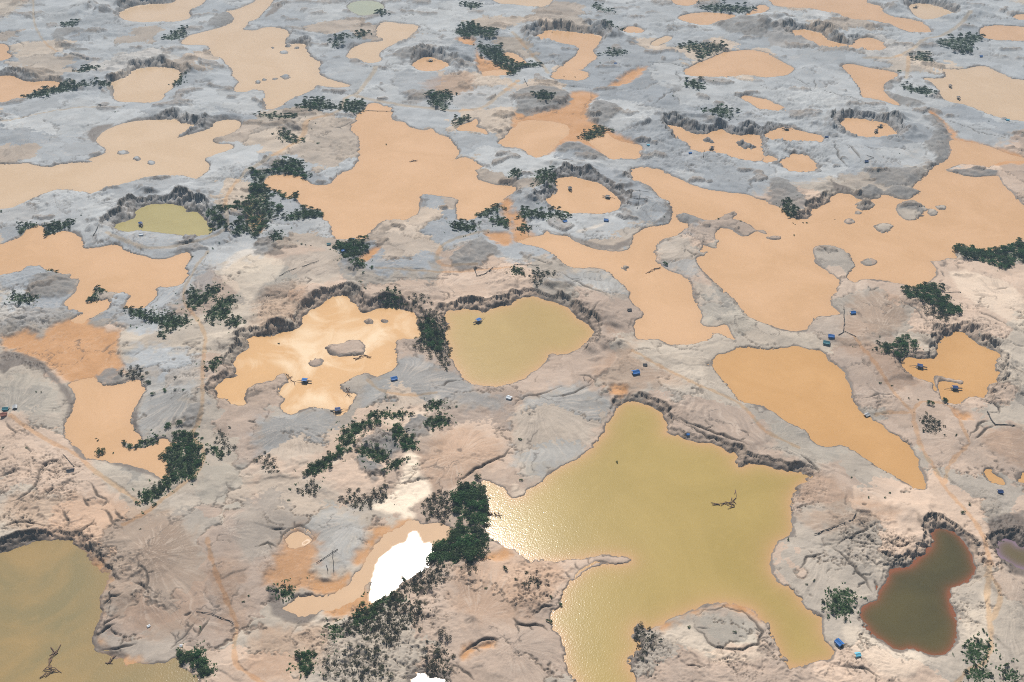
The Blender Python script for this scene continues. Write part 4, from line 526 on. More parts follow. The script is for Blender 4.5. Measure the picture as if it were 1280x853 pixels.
PLANT_PATCHES = [
(['shrub', '6', '2.5', '4'],'dark green shrub in the strip below the pink pond at upper left edge',"-625.6,1224.1 -615.3,1240.9 -600.8,1251.1 -596.7,1264.9 -590,1271.9 -578.4,1254.5 -563.9,1258 -554.8,1254.5 -564.3,1244.2 -586.7,1234.1 -611.5,1217.5"),
(['shrub', '7', '2.5', '4'],'dark shrub on the grey bank left of the small square tan pond',"-586.7,1304.2 -583.6,1322.6 -571.2,1326.4 -564.9,1307.8 -574.7,1296.9"),
(['shrub', '7', '2', '3.5'],'shrub on the dark hummock left of the long tan pond near the top',"-508.1,1438.5 -502.6,1455.7 -494.3,1491.2 -481.9,1455.7 -492.5,1430"),
(['shrub', '7', '2.5', '4'],'blue green shrub on the spit at right end of the tan pond',"-546.6,1261.4 -531.9,1264.9 -528.5,1254.5 -541.6,1254.5"),
(['shrub', '6', '2.5', '4.5'],'green shrub in the bank thicket below the long tan pond with islets',"-265.5,1185.3 -263,1207.7 -243.6,1214.2 -233,1194.8 -213.9,1185.3 -238.4,1180.9 -260,1174.7"),
(['shrub', '6', '2.5', '4.5'],'green shrub beside the dirt track at the head of the large orange pond',"-208.9,1175.9 -211,1201.3 -194,1207.7 -186.1,1194.8 -194.2,1168.5"),
(['shrub', '7', '2.5', '4'],'shrub in the narrow green strip below the dark hummock bank',"-317.9,1164.8 -295.3,1163.6 -266.4,1154.4 -265.8,1144.2 -295.4,1151.4"),
(['shrub', '7', '2.5', '4'],'shrub on the small blue grey mound left of the winding track',"-278.1,1099 -270.1,1107.5 -250.7,1085.1 -252.8,1076.8 -266.3,1086.7"),
(['shrub', '6', '3', '5'],'green shrub at the north tip of the dark creek thicket',"-264.2,1014.2 -260.3,1029.4 -250.1,1035.5 -235.7,1024.3 -234.9,1013.2 -240.3,1005.8 -256.8,1010.7"),
(['shrub', '6.5', '3', '5'],'green shrub beside the dark gravel lens above the large orange pond',"-110.7,1220.8 -98.7,1234.1 -77.9,1234.1 -78.4,1217.5 -89.4,1207.7 -80.7,1188.5 -82.8,1180.9 -98.4,1188.5 -102.1,1207.7"),
(['shrub', '6.5', '3', '5.5'],'dark shrub on the big mound above the small cream patch',"-83.2,1464.4 -72.5,1495.7 -57.8,1509.5 -48,1482.2 -26.9,1473.3 -26.3,1434.2 -49.9,1442.7 -70.6,1447"),
(['shrub', '6.5', '3', '5.5'],'dark shrub in the thicket between the two small orange slivers near top',"-51.8,1409.1 -34.3,1396.8 -17.2,1400.9 -11.3,1368.7 0,1360.9 16.6,1333.9 37.3,1337.7 35.7,1324.9 13.7,1322.6 0,1296.9 -11,1322.6 -27.8,1349.2"),
(['shrub', '7', '2', '3.5'],'shrub by the small forked orange pool right of the big orange pond',"-70,1121.8 -66.6,1154.4 -55.6,1157.5 -56.4,1144.2 -68.1,1133.5"),
(['shrub', '7', '2.5', '4'],'blue shrub beside the pale green pool at the top',"-214.8,1551.9 -210.3,1568.4 -200.5,1564.5 -200.3,1547.1"),
(['shrub', '7', '2.5', '4'],'shrub on the thin tongue left of the angular tan pond',"-228.9,1442.7 -226.3,1468.9 -210.9,1464.4 -217.7,1447 -239.6,1434.2 -250.1,1425.8 -252.3,1400.9 -257.2,1405 -254.2,1434.2"),
(['shrub', '7', '2.5', '4'],'small shrub on the bare plain near the top centre',"-79.2,1586.3 -70.4,1606.5 -52.4,1591.3 -56.8,1578.3"),
(['shrub', '5.5', '2.5', '4'],'green shrub alone on the brown gravel fan near the top',"28.2,1214.2 38.7,1222.8 52.8,1220.8 48.2,1198 38.1,1198"),
(['shrub', '6', '2.5', '4'],'green shrub on the islet between two orange mud pools',"84.2,1096.2 90.2,1116 106.8,1130.6 112.7,1118.9 102.4,1101.8 89.8,1090.6"),
(['shrub', '8', '3', '4.5'],'teal shrub in the triangular patch on the pale bank at upper right',"229.7,1261.4 243.9,1276.8 249.8,1237.5 235.6,1247.7"),
(['shrub', '8', '3', '4.5'],'teal shrub above the left end of the long pink pond',"238,1400.9 255,1419.9 270.8,1409.1 287.4,1405 306.1,1405 299.2,1390.3 284.1,1384.6 262.2,1353.1 263.6,1380.6"),
(['shrub', '8', '3', '4.5'],'teal shrub in the rounded patch among the broken pits at upper right',"239.5,1163.6 253.7,1182.2 266.8,1185.3 274.8,1166.6 264.8,1145.4 248.6,1151.4"),
(['shrub', '8', '2.5', '4'],'shrub at the right end of the walled orange pond near top centre',"137,1468.9 149.8,1480.4 164.3,1475.1 157.1,1460.1"),
(['shrub', '8', '2.5', '4'],'shrub in the short dark row near the top edge',"131.3,1606.5 140.1,1596.3 141.9,1576.3 162.3,1556.7 143.9,1561.6 131.2,1581.3"),
(['shrub', '9', '3', '5'],'blue green shrub on the long dark bank along the top',"293.9,1581.3 318.5,1596.3 386.6,1586.3 362,1556.7 313.6,1566.5"),
(['shrub', '8', '2.5', '4'],'shrub on the grey flat below the walled orange pond',"133.2,1380.6 147.9,1387.1 161,1374.3 140.7,1368.7"),
(['shrub', '8', '3', '4.5'],'teal shrub in the wedge shaped thicket at the top right',"619.3,1430 644.2,1438.5 669.2,1442.7 677.6,1457.4 686.5,1457.4 695.8,1447 667.2,1421.6 644.7,1376.6 630.7,1392.7 617.9,1405"),
(['shrub', '7', '2.5', '4'],'shrub on the tip of the grey spit between two orange ponds',"511,1240.9 519.1,1258 522.5,1244.2 542,1247.7 549.2,1230.8 534,1224.1 521.8,1234.1"),
(['shrub', '8', '2.5', '4'],'dark shrub left of the top right thicket by the track',"568.5,1372.7 583.9,1380.6 579.1,1341.5 562.2,1349.2"),
(['shrub', '6', '2.5', '4'],'dark shrub at the notch of the left orange pond',"-494.2,870.3 -497.7,886.6 -487.8,889.9 -492.4,878.4 -489.6,866.3"),
(['shrub', '5.5', '2.5', '4'],'dark shrub along the spit reaching into the left orange pond',"-467.4,868.3 -471.5,884.5 -461.9,888.6 -449.1,892.7 -447.2,884.5 -461.1,870.3"),
(['shrub', '6', '3', '5.5'],'green shrub in the creek thicket right of the olive pit',"-312.4,909.6 -298.9,913.8 -293.4,899 -300.6,894.8 -284.7,870.3 -295.7,874.4"),
(['tree', '7', '3', '5.5'],'dark green tree along the creek left of the large orange pond',"-294.2,916 -283.7,920.3 -278.1,937.9 -274.2,965.1 -277.3,969.8 -260.7,951.4 -252.4,920.3 -245.3,916 -250.2,878.4 -255,862.4 -264.7,870.3 -274.9,862.4 -276.3,886.6 -268.8,899 -282.8,916"),
(['tree', '7', '3', '5.5'],'dark tree on the curved spit closing the large orange pond at left',"-284.3,1003.3 -271.5,1005.8 -256.8,1010.7 -240.6,1007.3 -225.3,998.4 -223.9,989.7 -237,999.4 -251.4,1005.8 -266.5,1003.3 -273,991.2 -270.7,974.5 -261.2,965.1 -262.2,953.6 -272,959.6 -277.3,969.8"),
(['shrub', '6', '3', '5'],'shrub on the small hooked point inside the large orange pond',"-253.9,960.5 -248.3,965.1 -228.2,961.4 -232.8,944.6 -240.6,946.8"),
(['tree', '6.5', '3', '5'],'tree along the brown bank at the lower left of large orange pond',"-232.3,890.7 -227.6,909.6 -214.9,920.3 -198.2,920.3 -196.9,905.3 -212,903.2 -224.9,894.8"),
(['tree', '5.5', '3', '4.8'],'dark green tree in the compact grove hiding a blue tarp',"-169.8,844.9 -166,852.6 -146.7,856.5 -143.2,835.3 -150.5,824.1 -159.2,816.7 -165.5,827.8"),
(['shrub', '5', '2.5', '4'],'shrub on the small dark mound below the compact grove',"-152.5,809.5 -149.2,813.8 -139.2,802.3 -141.4,796.9 -148.7,802.3"),
(['shrub', '5', '2', '3.2'],'small shrub scattered over the pale ground left of the grove',"-239,862.4 -232.6,870.3 -227.3,852.6 -234.2,852.6"),
(['shrub', '5', '1.8', '3'],'pale green shrub on the sand neck right of the grey fans',"-58.9,886.6 -51.1,894.8 -47.6,882.5 -54.3,874.4"),
(['shrub', '5', '2', '3.2'],'shrub along the dark line on the sand neck east of the grey fans',"-50.3,874.4 -44.6,884.5 -34.6,887.4 -40.3,876.4"),
(['shrub', '6', '2.5', '4'],'shrub on the neck between the large orange pond and orange mud',"-37.1,905.3 -31.1,913.8 -16.8,926.8 -13.5,918.1 -22.8,909.6 -32.9,903.2"),
(['shrub', '6', '2.5', '4'],'shrub beside the orange mud left of the round orange pit',"-20.4,892.7 -16.5,903.2 -4.1,894.8 -6.1,884.5 -16.3,886.6"),
(['scrub', '5', '2', '3.6'],'grey green scrub bush on the bank between cream streaked pond and yellow pit',"-80.9,695.2 -79.4,722.4 -70.8,725.5 -56.5,722.4 -59,704.1 -54.7,688.8 -54.1,677.3 -56.6,660.5 -52.5,646.9 -63.6,666 -77.8,677.3"),
(['tree', '6', '2.5', '4.5'],'dark tree on the bank between cream streaked pond and yellow pit',"-80,707.1 -75.2,713.2 -66.1,707.1 -60.2,695.2 -58.9,671.6 -71,677.3 -78.4,685.9"),
(['shrub', '6', '2', '3.5'],'dark shrub along the rim above the cream streaked pond',"-114.9,741.3 -111,756 -103.2,751 -103.8,738.1"),
(['scrub', '6', '1.8', '3'],'low brown scrub bush above the rim right of the cream streaked pond',"-91.3,738.1 -86.9,751 -75.8,747.8 -80.3,735"),
(['shrub', '6', '2.5', '4'],'green shrub in the row below the round orange pit',"6.2,907.4 12.5,916 31,909.6 43.4,907.4 41,899 24.7,901.1 12.3,899"),
(['shrub', '6', '2.5', '4'],'dark shrub at the lower left rim of the round orange pit',"44.6,913.8 51.7,909.6 56.4,899 49.2,899"),
(['shrub', '6', '2.5', '4'],'shrub beside the dark gravel flat below the round orange pit',"6.1,882.5 12.2,886.6 18.2,878.4 12.1,874.4"),
(['scrub', '5', '2', '3.2'],'loose green scrub bush on the plateau above the yellow pit',"16.6,774.4 20.7,793.4 32,795.2 43,788.2 31.7,784.7 23.9,767.6"),
(['shrub', '5', '1.8', '3'],'small shrub on the plateau at the left above the yellow pit',"0.9,795.2 7.6,798.7 8.4,788.2 1.9,786.4"),
(['shrub', '5', '2', '3.5'],'dark shrub down the tip of the dark gravel spit in right orange pond',"283.6,924.7 290.2,940.1 290,920.3 293.2,916 289.7,901.1 282.6,901.1"),
(['tree', '7', '4', '6'],'dark green tree in the shoreline grove at the far right of right orange pond',"432.1,831.6 439.5,846.8 450.4,846.8 457.3,839.1 471.4,835.3 488.5,848.7 507,850.6 527.1,846.8 510.8,809.5 491.4,813.1 482.9,820.4 469.1,800.5 459.8,805.9 452.6,816.7 437.9,818.6"),
(['tree', '7', '4', '6'],'tree at the right picture edge above the shoreline grove',"510.6,878.4 526.6,907.4 540.8,911.7 519.9,862.4 508,862.4"),
(['tree', '6', '3.5', '5.5'],'dark green tree in the round grove on the pink bank at right',"358.9,757.6 372.4,771 385.7,777.8 392.7,771 388.7,754.3 392.5,744.6 392.2,728.6 382.9,722.4 379.5,738.1 368.4,747.8"),
(['scrub', '5.5', '2.5', '4'],'grey scrub bush filling the hollow of the round grove at right',"367,738.1 379.9,744.6 383.3,728.6 377.2,716.2 367,722.4"),
(['tree', '5', '2.5', '4.2'],'dark green tree in the thicket at the foot of the left orange lagoon',"-257.8,543.3 -254.4,552 -248.1,556.5 -251.2,567.7 -242.1,567.7 -235,552 -228.4,543.3 -226.1,528.4 -229.7,520.1 -237.8,518.1 -247.2,526.3 -251.6,536.9"),
(['tree', '5', '2.5', '4'],'dark tree trailing south below the left lagoon thicket',"-250.1,506 -248.4,520.1 -241.8,522.2 -241,514 -246.7,504"),
(['shrub', '5', '2', '3'],'shrub at the south tail of the left lagoon thicket',"-259.1,496.2 -257.7,508 -251.2,510 -250.6,498.1"),
(['shrub', '4.5', '1.8', '3'],'dark shrub along the curved spit in the left orange lagoon',"-293.7,560.9 -284,556.5 -275.7,558.7 -268,563.2 -267.6,556.5 -282.6,552"),
(['scrub', '5', '2', '3'],'grey scrub bush beside the dark hummock of the left lagoon',"-316,644.2 -308.6,646.9 -300.5,641.5 -302.1,636.2 -312.3,637.5"),
(['scrub', '5', '1.8', '3'],'faded grey scrub bush on the grey fan east of the left track',"-223.4,565.4 -219.4,567.7 -207.8,549.8 -212,548.7"),
(['shrub', '4.5', '1.5', '2.5'],'bright green shrub in the short strip below the left track fork',"-224.4,550.9 -221.7,552 -211.4,543.3 -214.5,540.7"),
(['shrub', '5.5', '2', '3.5'],'shrub on the gullied bank left of the cream streaked pond',"-246.3,646.9 -246.4,657.7 -241.6,655 -241.3,646.9"),
(['tree', '5', '2.5', '4'],'dark green tree in the diagonal green belt at centre left',"-148.2,522.2 -146.7,530.5 -137.2,534.7 -129.7,543.3 -125.6,556.5 -125.9,570 -121,579.3 -104.4,581.6 -103.9,576.5 -114,572.3 -118.7,560.9 -120.2,549.8 -129,539 -135.6,524.3 -140.7,520.1"),
(['shrub', '4.5', '1.5', '2.6'],'low green shrub in the hedge under the grey fan at centre',"-111.1,586.3 -108.6,591.1 -92.7,587.5 -80.7,591.1 -81.1,587.5 -90.9,584.4"),
(['shrub', '4.5', '2', '3.2'],'green shrub on the dark spoil mound at centre',"-112.4,546.6 -106.9,549.8 -94.6,546.6 -92.4,539 -99.6,537.9 -107.4,542.2"),
(['tree', '5', '2.5', '3.8'],'green tree along the right rim of the dark spoil mound at centre',"-90,567.7 -86.8,573.4 -80,565.4 -73.2,556.5 -74,547.6 -80,548.7 -85.4,558.7"),
(['shrub', '4.5', '2', '3.2'],'green shrub on the small dark lobe right of the spoil mound',"-65.5,574.6 -63.1,583.9 -52.5,586.3 -49.8,580.4 -57.9,573.4"),
(['shrub', '4.5', '1.8', '3'],'green shrub on the sand ridge above the small dark lobe',"-64.8,597.1 -62.8,603.2 -55,604.4 -56.3,599.5"),
(['shrub', '4.5', '2', '3.2'],'dark shrub at the foot of the dark spoil mound',"-89.7,527.4 -87.6,534.7 -77.7,539 -81.3,530.5"),
(['scrub', '4.5', '2', '3.2'],'dark scrub bush on the grey slope left of the cream road',"-120.4,498.1 -112.8,504 -100.8,498.1 -96.1,506 -91,512 -89.1,500.1 -97.6,494.2 -108.3,491.3"),
(['scrub', '4.5', '2', '3'],'scrub bush on the lone hummock at the lower left of the green belt',"-148,504 -146.4,511 -139.1,510 -139.2,502"),
(['tree', '5.5', '4', '6'],'deep green tree in the dense grove between cream road and big olive pond',"-40.6,498.1 -33.8,504 -31.3,512 -22.7,510 -16.8,500.1 -16.6,488.1 -20.5,476.8 -30,476.8 -38.7,486.2"),
(['tree', '5.5', '4', '6'],'deep green tree of the grove right of the white glaring water',"-43,464 -38,471.3 -29.9,473.1 -21.7,469.5 -15.4,462.2 -19.9,453.4 -24.9,444.7 -31.4,441.3 -41.8,440.4 -49.8,443 -50.5,455.1"),
(['scrub', '4.5', '2', '3.5'],'grey brown scrub bush left of the dense central grove',"-61,490.4 -58.9,500.1 -46.6,506 -42,498.1 -41.3,484.3 -52.1,480.5 -60.6,484.3"),
(['scrub', '4', '2', '3.4'],'dark brown scrub bush on the bank right of the white glaring water',"-68.9,421.3 -61.8,429.5 -49.4,436.2 -42.9,436.2 -43.4,423 -53.2,416.5 -65.8,414.9 -73.1,411.7"),
(['shrub', '4.5', '2', '3.4'],'dark green shrub below the white glaring water',"-96.9,400.8 -89.8,403.9 -83,410.2 -73.4,414.9 -70.5,411.7 -80,405.5 -88.5,393.2 -96.6,388.8"),
(['scrub', '4', '2', '3.4'],'charred scrub bush in the brown thicket at bottom centre',"-102.9,390.2 -93.8,396.3 -82.5,405.5 -70.4,410.2 -57.5,405.5 -55.6,396.3 -68,384.3 -71.9,374.2 -82,378.5 -87.5,384.3 -94.2,379.9"),
(['scrub', '5', '2', '3.2'],'bare grey scrub bush scattered on pink ground at bottom centre',"-93.3,372.7 -86.3,374.2 -75.7,364.3 -74.4,352 -90.7,352 -108.1,352 -108.6,362.9 -99.3,364.3"),
(['scrub', '4.5', '2', '3.4'],'grey scrub bush beside the small glaring pool at the bottom edge',"-50.4,375.6 -42.2,378.5 -36.7,364.3 -37.3,353.3 -46.9,357.4"),
(['tree', '4.5', '2', '3'],'slim green tree alone at the lower left of the charred thicket',"-125.2,360.1 -125.5,368.5 -120.4,369.9 -116.8,358.8 -118.9,354"),
(['shrub', '4.5', '1.8', '2.8'],'dark shrub left of the charred thicket',"-111.6,387.3 -107.8,390.2 -103.3,384.3 -104.3,378.5 -108.1,379.9"),
(['scrub', '4.5', '1.5', '2.5'],'brown scrub bush on the bare ground right of the white glare',"-29.8,434.5 -28.7,440.4 -22.2,439.6 -24.5,430.3"),
(['shrub', '4.5', '1.5', '2.5'],'green shrub in the small hollow left of the tan inlet',"-148.6,418.1 -143.5,418.1 -138.1,416.5 -142.3,411.7 -146.7,414.9"),
(['tree', '4.5', '2.5', '3.8'],'dark green tree at the bottom of the lower left pond',"-198.6,370.6 -190.7,369.9 -187,374.2 -182.8,367.1 -176.7,361.5 -175.4,356 -180.4,352.7 -184.2,358.8 -184.1,362.9 -193.3,366.4"),
(['scrub', '4.5', '2', '3'],'dark scrub bush on the small headland of the big olive pond',"75,387.3 78.5,391.7 82.5,382.9 89.3,379.2 84.2,377 78.3,367.1 76.6,372.7"),
(['scrub', '4.5', '1.5', '2.5'],'grey scrub bush on the spit west of the big olive pond',"7.6,419.7 10.3,426.2 16.6,423.8 14,418.1"),
(['shrub', '5.0', '1.1', '1.9'],'small green shrub in the open cluster left of the dark pond',"195.4,402.4 199,411.7 205.3,416.5 214.4,417.3 210.9,402.4 206.6,397.8 200.4,397.8"),
(['shrub', '5.0', '1.1', '1.9'],'small green shrub in the cluster between dark pond and track',"268.9,367.1 273.8,375.6 281.7,380.7 285.2,375.6 280.1,367.1 273.7,365.7"),
(['shrub', '5.0', '1.1', '1.9'],'small green shrub in the bottom right cluster below the track',"265.6,352 269.4,357.4 279.6,359.5 278.3,354.7 271.5,350.6"),
(['shrub', '5.0', '1.1', '1.9'],'small shrub in the rightmost bottom corner cluster',"286,352 289,356.7 293.4,356 291.8,350.6"),
(['scrub', '4', '1.2', '2'],'grey scrub bush in the circle beside the curved track at right',"313.3,583.9 321,586.3 325.5,576.9 320,565.4 313.2,567.7"),
(['tree', '6', '3', '4.5'],'dark green tree on the bank above the right orange pit',"324.7,677.3 331.7,688.8 338.2,690.2 333.9,674.4 327,663.2 324.5,666"),
(['tree', '6', '3', '4'],'green tree left of the right orange pit',"307.8,671.6 314.1,675.8 319.1,670.2 312.8,666"),
(['shrub', '5', '2', '3'],'green shrub above the left orange lagoon grass strip',"-294.2,760.9 -290.4,767.6 -283.4,754.3 -276.5,771 -268.2,771 -272.5,754.3 -282.8,738.1 -289,741.3"),
(['shrub', '5', '2', '3.2'],'dark green shrub in the loose grove below the pale plain at left',"-270.7,725.5 -266.7,738.1 -259.7,754.3 -250.7,754.3 -251.7,735 -253.4,719.3 -263.2,716.2"),
(['shrub', '5', '2', '3.2'],'dark shrub at the end of the path through the loose left grove',"-248.4,713.2 -242.5,717.8 -235.5,710.2 -238,705.6"),
(['shrub', '4.5', '1.6', '2.8'],'dense dark green shrub in the boat shaped hedge at left',"-343.2,736.5 -332,735 -317.6,722.4 -300.8,725.5 -289.4,722.4 -282.5,716.2 -292.3,707.1 -300.1,704.1 -300.2,692.3 -303.2,690.8 -301,707.1 -320.2,719.3 -336.2,725.5"),
(['shrub', '5', '1.6', '2.6'],'dark green shrub in the lens shaped patch at the left edge',"-451.4,747.8 -450,757.6 -429.2,751 -436.9,742.9"),
(['shrub', '5', '2', '3'],'dark shrub on the pale knob in the left orange pond',"-439.5,802.3 -438.4,809.5 -433.9,807.7 -430.8,799.4"),
(['shrub', '5', '2', '3'],'dark shrub on the head of the small island in left orange pond',"-385.8,751 -382.6,757.6 -383.4,771 -377.9,771 -374.4,765.9 -380,760.9 -374.3,749.4"),
(['scrub', '4', '1.5', '2.4'],'grey green scrub bush on the grey slope below the belt',"-184.8,539 -180.8,541.1 -169.6,528.4 -173.5,526.3"),
(['shrub', '5', '2', '3'],'green shrub on the rim of the boulder flat near the large orange pond',"1.1,984 0,1003.3 6.7,1003.3 6.6,988.8"),
(['shrub', '6', '2.5', '4'],'green shrub along the left rim of the round orange pit',"26.3,984 31.1,1003.3 44.4,1003.3 46.1,988.8 38.7,960.5 30.2,965.1"),
(['shrub', '7', '2.5', '4'],'dark shrub left of the long tan pond at the far upper left',"-681.5,1500.3 -663.5,1509.5 -660.7,1493 -674.5,1489.4"),
(['shrub', '7', '2', '3.5'],'dark shrub on the right shore of the small square tan pond',"-451.2,1264.9 -446.5,1296.9 -441,1286.1 -438.3,1261.4")
]
SINGLE_PLANTS = [
(['tree', '3.6'],'dark round tree alone at the foot of the left orange lagoon',"-305,547.6"),
(['shrub', '3.2'],'rounded green shrub at the east corner of the left orange lagoon',"-294.1,628.4"),
(['shrub', '2.2'],'first shrub of the row on grey fan, beside the lagoon corner',"-284.3,613.9"),
(['shrub', '2.4'],'second and widest shrub of the row on the grey fan',"-275.5,616.7"),
(['shrub', '1.5'],'third shrub of the row on the grey fan',"-267.4,616.7"),
(['shrub', '1.3'],'last shrub of the row, nearest the left dirt track',"-260.4,616.7"),
(['tree', '3.2'],'round tree left of the dark spoil wedge by the track',"-261.4,574.6"),
(['tree', '3'],'round tree touching the dark spoil wedge by the track',"-253.8,577.4"),
(['shrub', '2'],'small round shrub in the left track fork',"-237.7,565.4"),
(['shrub', '1.5'],'smallest shrub just below the left track fork',"-232.5,560.9"),
(['shrub', '3'],'dark round bush on the shore of the grey peninsula',"146.4,810.9"),
(['tree', '2.8'],'dark wide bush beside the track bend near the right pit',"326.5,600.3"),
(['tree', '2.8'],'dark bush with a tail on the shore of the right pit',"339.5,606.2"),
(['shrub', '1.5'],'tiny shrub on the small point of the olive pond spit',"30,406.7"),
(['shrub', '2.2'],'dark upright bush at the glittering corner of the olive pond',"22.8,394"),
(['scrub', '3'],'rounded brown bush on bare pink ground at bottom centre',"-43.6,382.6"),
(['shrub', '2'],'dark shrub at the right end of the bare pink ground',"-4.5,434.5"),
(['shrub', '1.6'],'dark shrub on the white fan below the yellow pit',"6,559.8"),
(['shrub', '1.4'],'small dark shrub beside the pale cove of the olive pond',"6.4,517.1"),
(['tree', '2.6'],'dark tree on the bank above the pale cove of olive pond',"-24.4,520.1"),
(['shrub', '1.4'],'dark dot shrub on the sand above the cream slope',"-48.6,595.9"),
(['shrub', '1.2'],'dark dot shrub right of another on the sand slope',"-43.4,597.8"),
(['shrub', '1.8'],'dark bush at the top end of the dirt track loop',"309.3,483.4"),
(['shrub', '2.5'],'green bush where the tan shore meets the central grove',"-69.7,427.9"),
(['shrub', '2.2'],'green bush below the white glare, at the thicket edge',"-84.4,405.8"),
(['shrub', '2.2'],'shrub on open sand right of the compact grove',"-132.4,800.5"),
(['shrub', '1.6'],'tiny round shrub on the open sand above the rim',"-138.1,785.4"),
(['shrub', '1.8'],'pale green shrub nearest the rim above the cream streaked pond',"-139,769.3"),
(['shrub', '1.8'],'round pale shrub sitting on the rim edge',"-133.1,758.3"),
(['shrub', '2'],'lone dark shrub on the pale ground above the big orange pond track',"-226.5,1077.9"),
(['shrub', '1.6'],'lone small shrub in the winding track near the creek thicket',"-243.3,1080.1"),
(['shrub', '3'],'lone dark bush on the shore between two pink ponds at right',"526.2,1310"),
(['shrub', '2'],'lone bush by the junction of tracks at top right',"692.5,1503"),
(['shrub', '2'],'small dark shrub at the left picture edge below the tan pond',"-529.7,913.8"),
(['shrub', '1.6'],'dark shrub at the shore of the left orange pond near the channel',"-308.8,825.6"),
(['scrub', '2'],'dead bush standing at the left end of the grey slope',"-271,632.3")
]
TUFTS = [
([],"-378.4,616.9 -374.2,616.4 -295.1,547 -313.2,563.2 -310.9,560.9 286.8,892.7 288.2,889.9 297.1,893.2 301.2,893.2 282.1,867.5 289.9,938.8 331.7,900.3 156.2,901.1 211.3,899 233.4,894 295.4,626.1 304.2,623.5 312.4,607.7 319.1,606.2 266.1,504.4 261.3,499.7 333.1,562.1 187.6,421.8 193.1,424.6 288.5,365.7 286.1,385.8 -245.6,890.7 -166.6,814.9 -206.5,846.8 -202.2,844.9 -197,842.9 -504.7,891.5 -442.5,903.2 -287.6,848.7 -292.2,839.1 -295.2,831.6 -193.2,1322.6 -246.7,1136.5 -238.4,1133.5 -240.9,1118.9 -245,1093.4 -494.4,1171.6 -577.7,1427.4 -552.4,1493.9 -641.7,1211 -453.8,1264.9 70.1,1294.7 84.7,1291.8 59.6,1471.5 207.1,1219.5 121.9,1341.5 584.3,1145.4 606,1100.1 444.5,1050.1 594.5,1387.1 -198.4,684.4 -157.2,508 -155.9,497.1 -16.5,418.1 -79.2,369.9 -107.7,394 -167.8,407.3 -165,411.7 -250.8,468.5 24.6,411.7 2.8,424.6 108.3,389.5 135,385.1 184.9,461 317,492.3 243.4,520.1 249.8,500.1 76.8,536.9 -76.3,539 -377.9,552 -360.3,550.9 -490.9,892.7 -147.3,1079.6")
]
RAFTS = [
(['navy', '1', '120'],'dark blue roofed dredge raft floating in the olive pit at left',"-377.4,888.6"),
(['blue', '1', '40'],'bright blue roofed dredge raft near the north shore of the yellow pit',"-29.3,716.9"),
(['blue', '1', '170'],'blue roofed dredge raft floating amid the cream streaked pond',"-167.4,631.8"),
(['navy', '1', '10'],'dark blue roofed dredge raft at the south shore of the cream streaked pond',"-135.5,594.9"),
(['navy', '1', '160'],'round looking dark blue dredge raft in the west arm of the right pit',"335.8,650.9"),
(['navy', '1', '175'],'dark blue dredge raft below the dark bar in the right pit',"354.3,622.2"),
(['dark', '1', '100'],'dark dredge raft with tall boom at the north of the round orange pit',"62.7,966.1"),
(['dark', '1', '-20'],'dark dredge raft at the east of the round orange pit',"101.8,947.3"),
(['dark', '1', '80'],'dark dredge raft with mast, farther of two in the upper right tan pond',"576.8,1256.6"),
(['dark', '1', '80'],'dark dredge raft with mast, nearer of two in the upper right tan pond',"573.2,1216.9"),
(['dark', '1', '30'],'dark dredge raft at the north of the small walled pit at upper right',"446.6,1129.4"),
(['dark', '1', '60'],'dark dredge raft at the centre of the small walled pit at upper right',"437.2,1114.9"),
(['dark', '1', '0'],'dark dredge raft in the small orange pit near the top centre',"-113.4,1351.5"),
(['dark', '1', '30'],'dark dredge raft in the small tan pit at the top right',"639.1,1586.3"),
(['dark', '1', '50'],'dark dredge raft in the broken orange pools at upper right',"232.1,1067.6"),
(['dark', '1', '0'],'dark dredge raft in the orange pool at upper right below the dark wall',"331.2,1121.8")
]
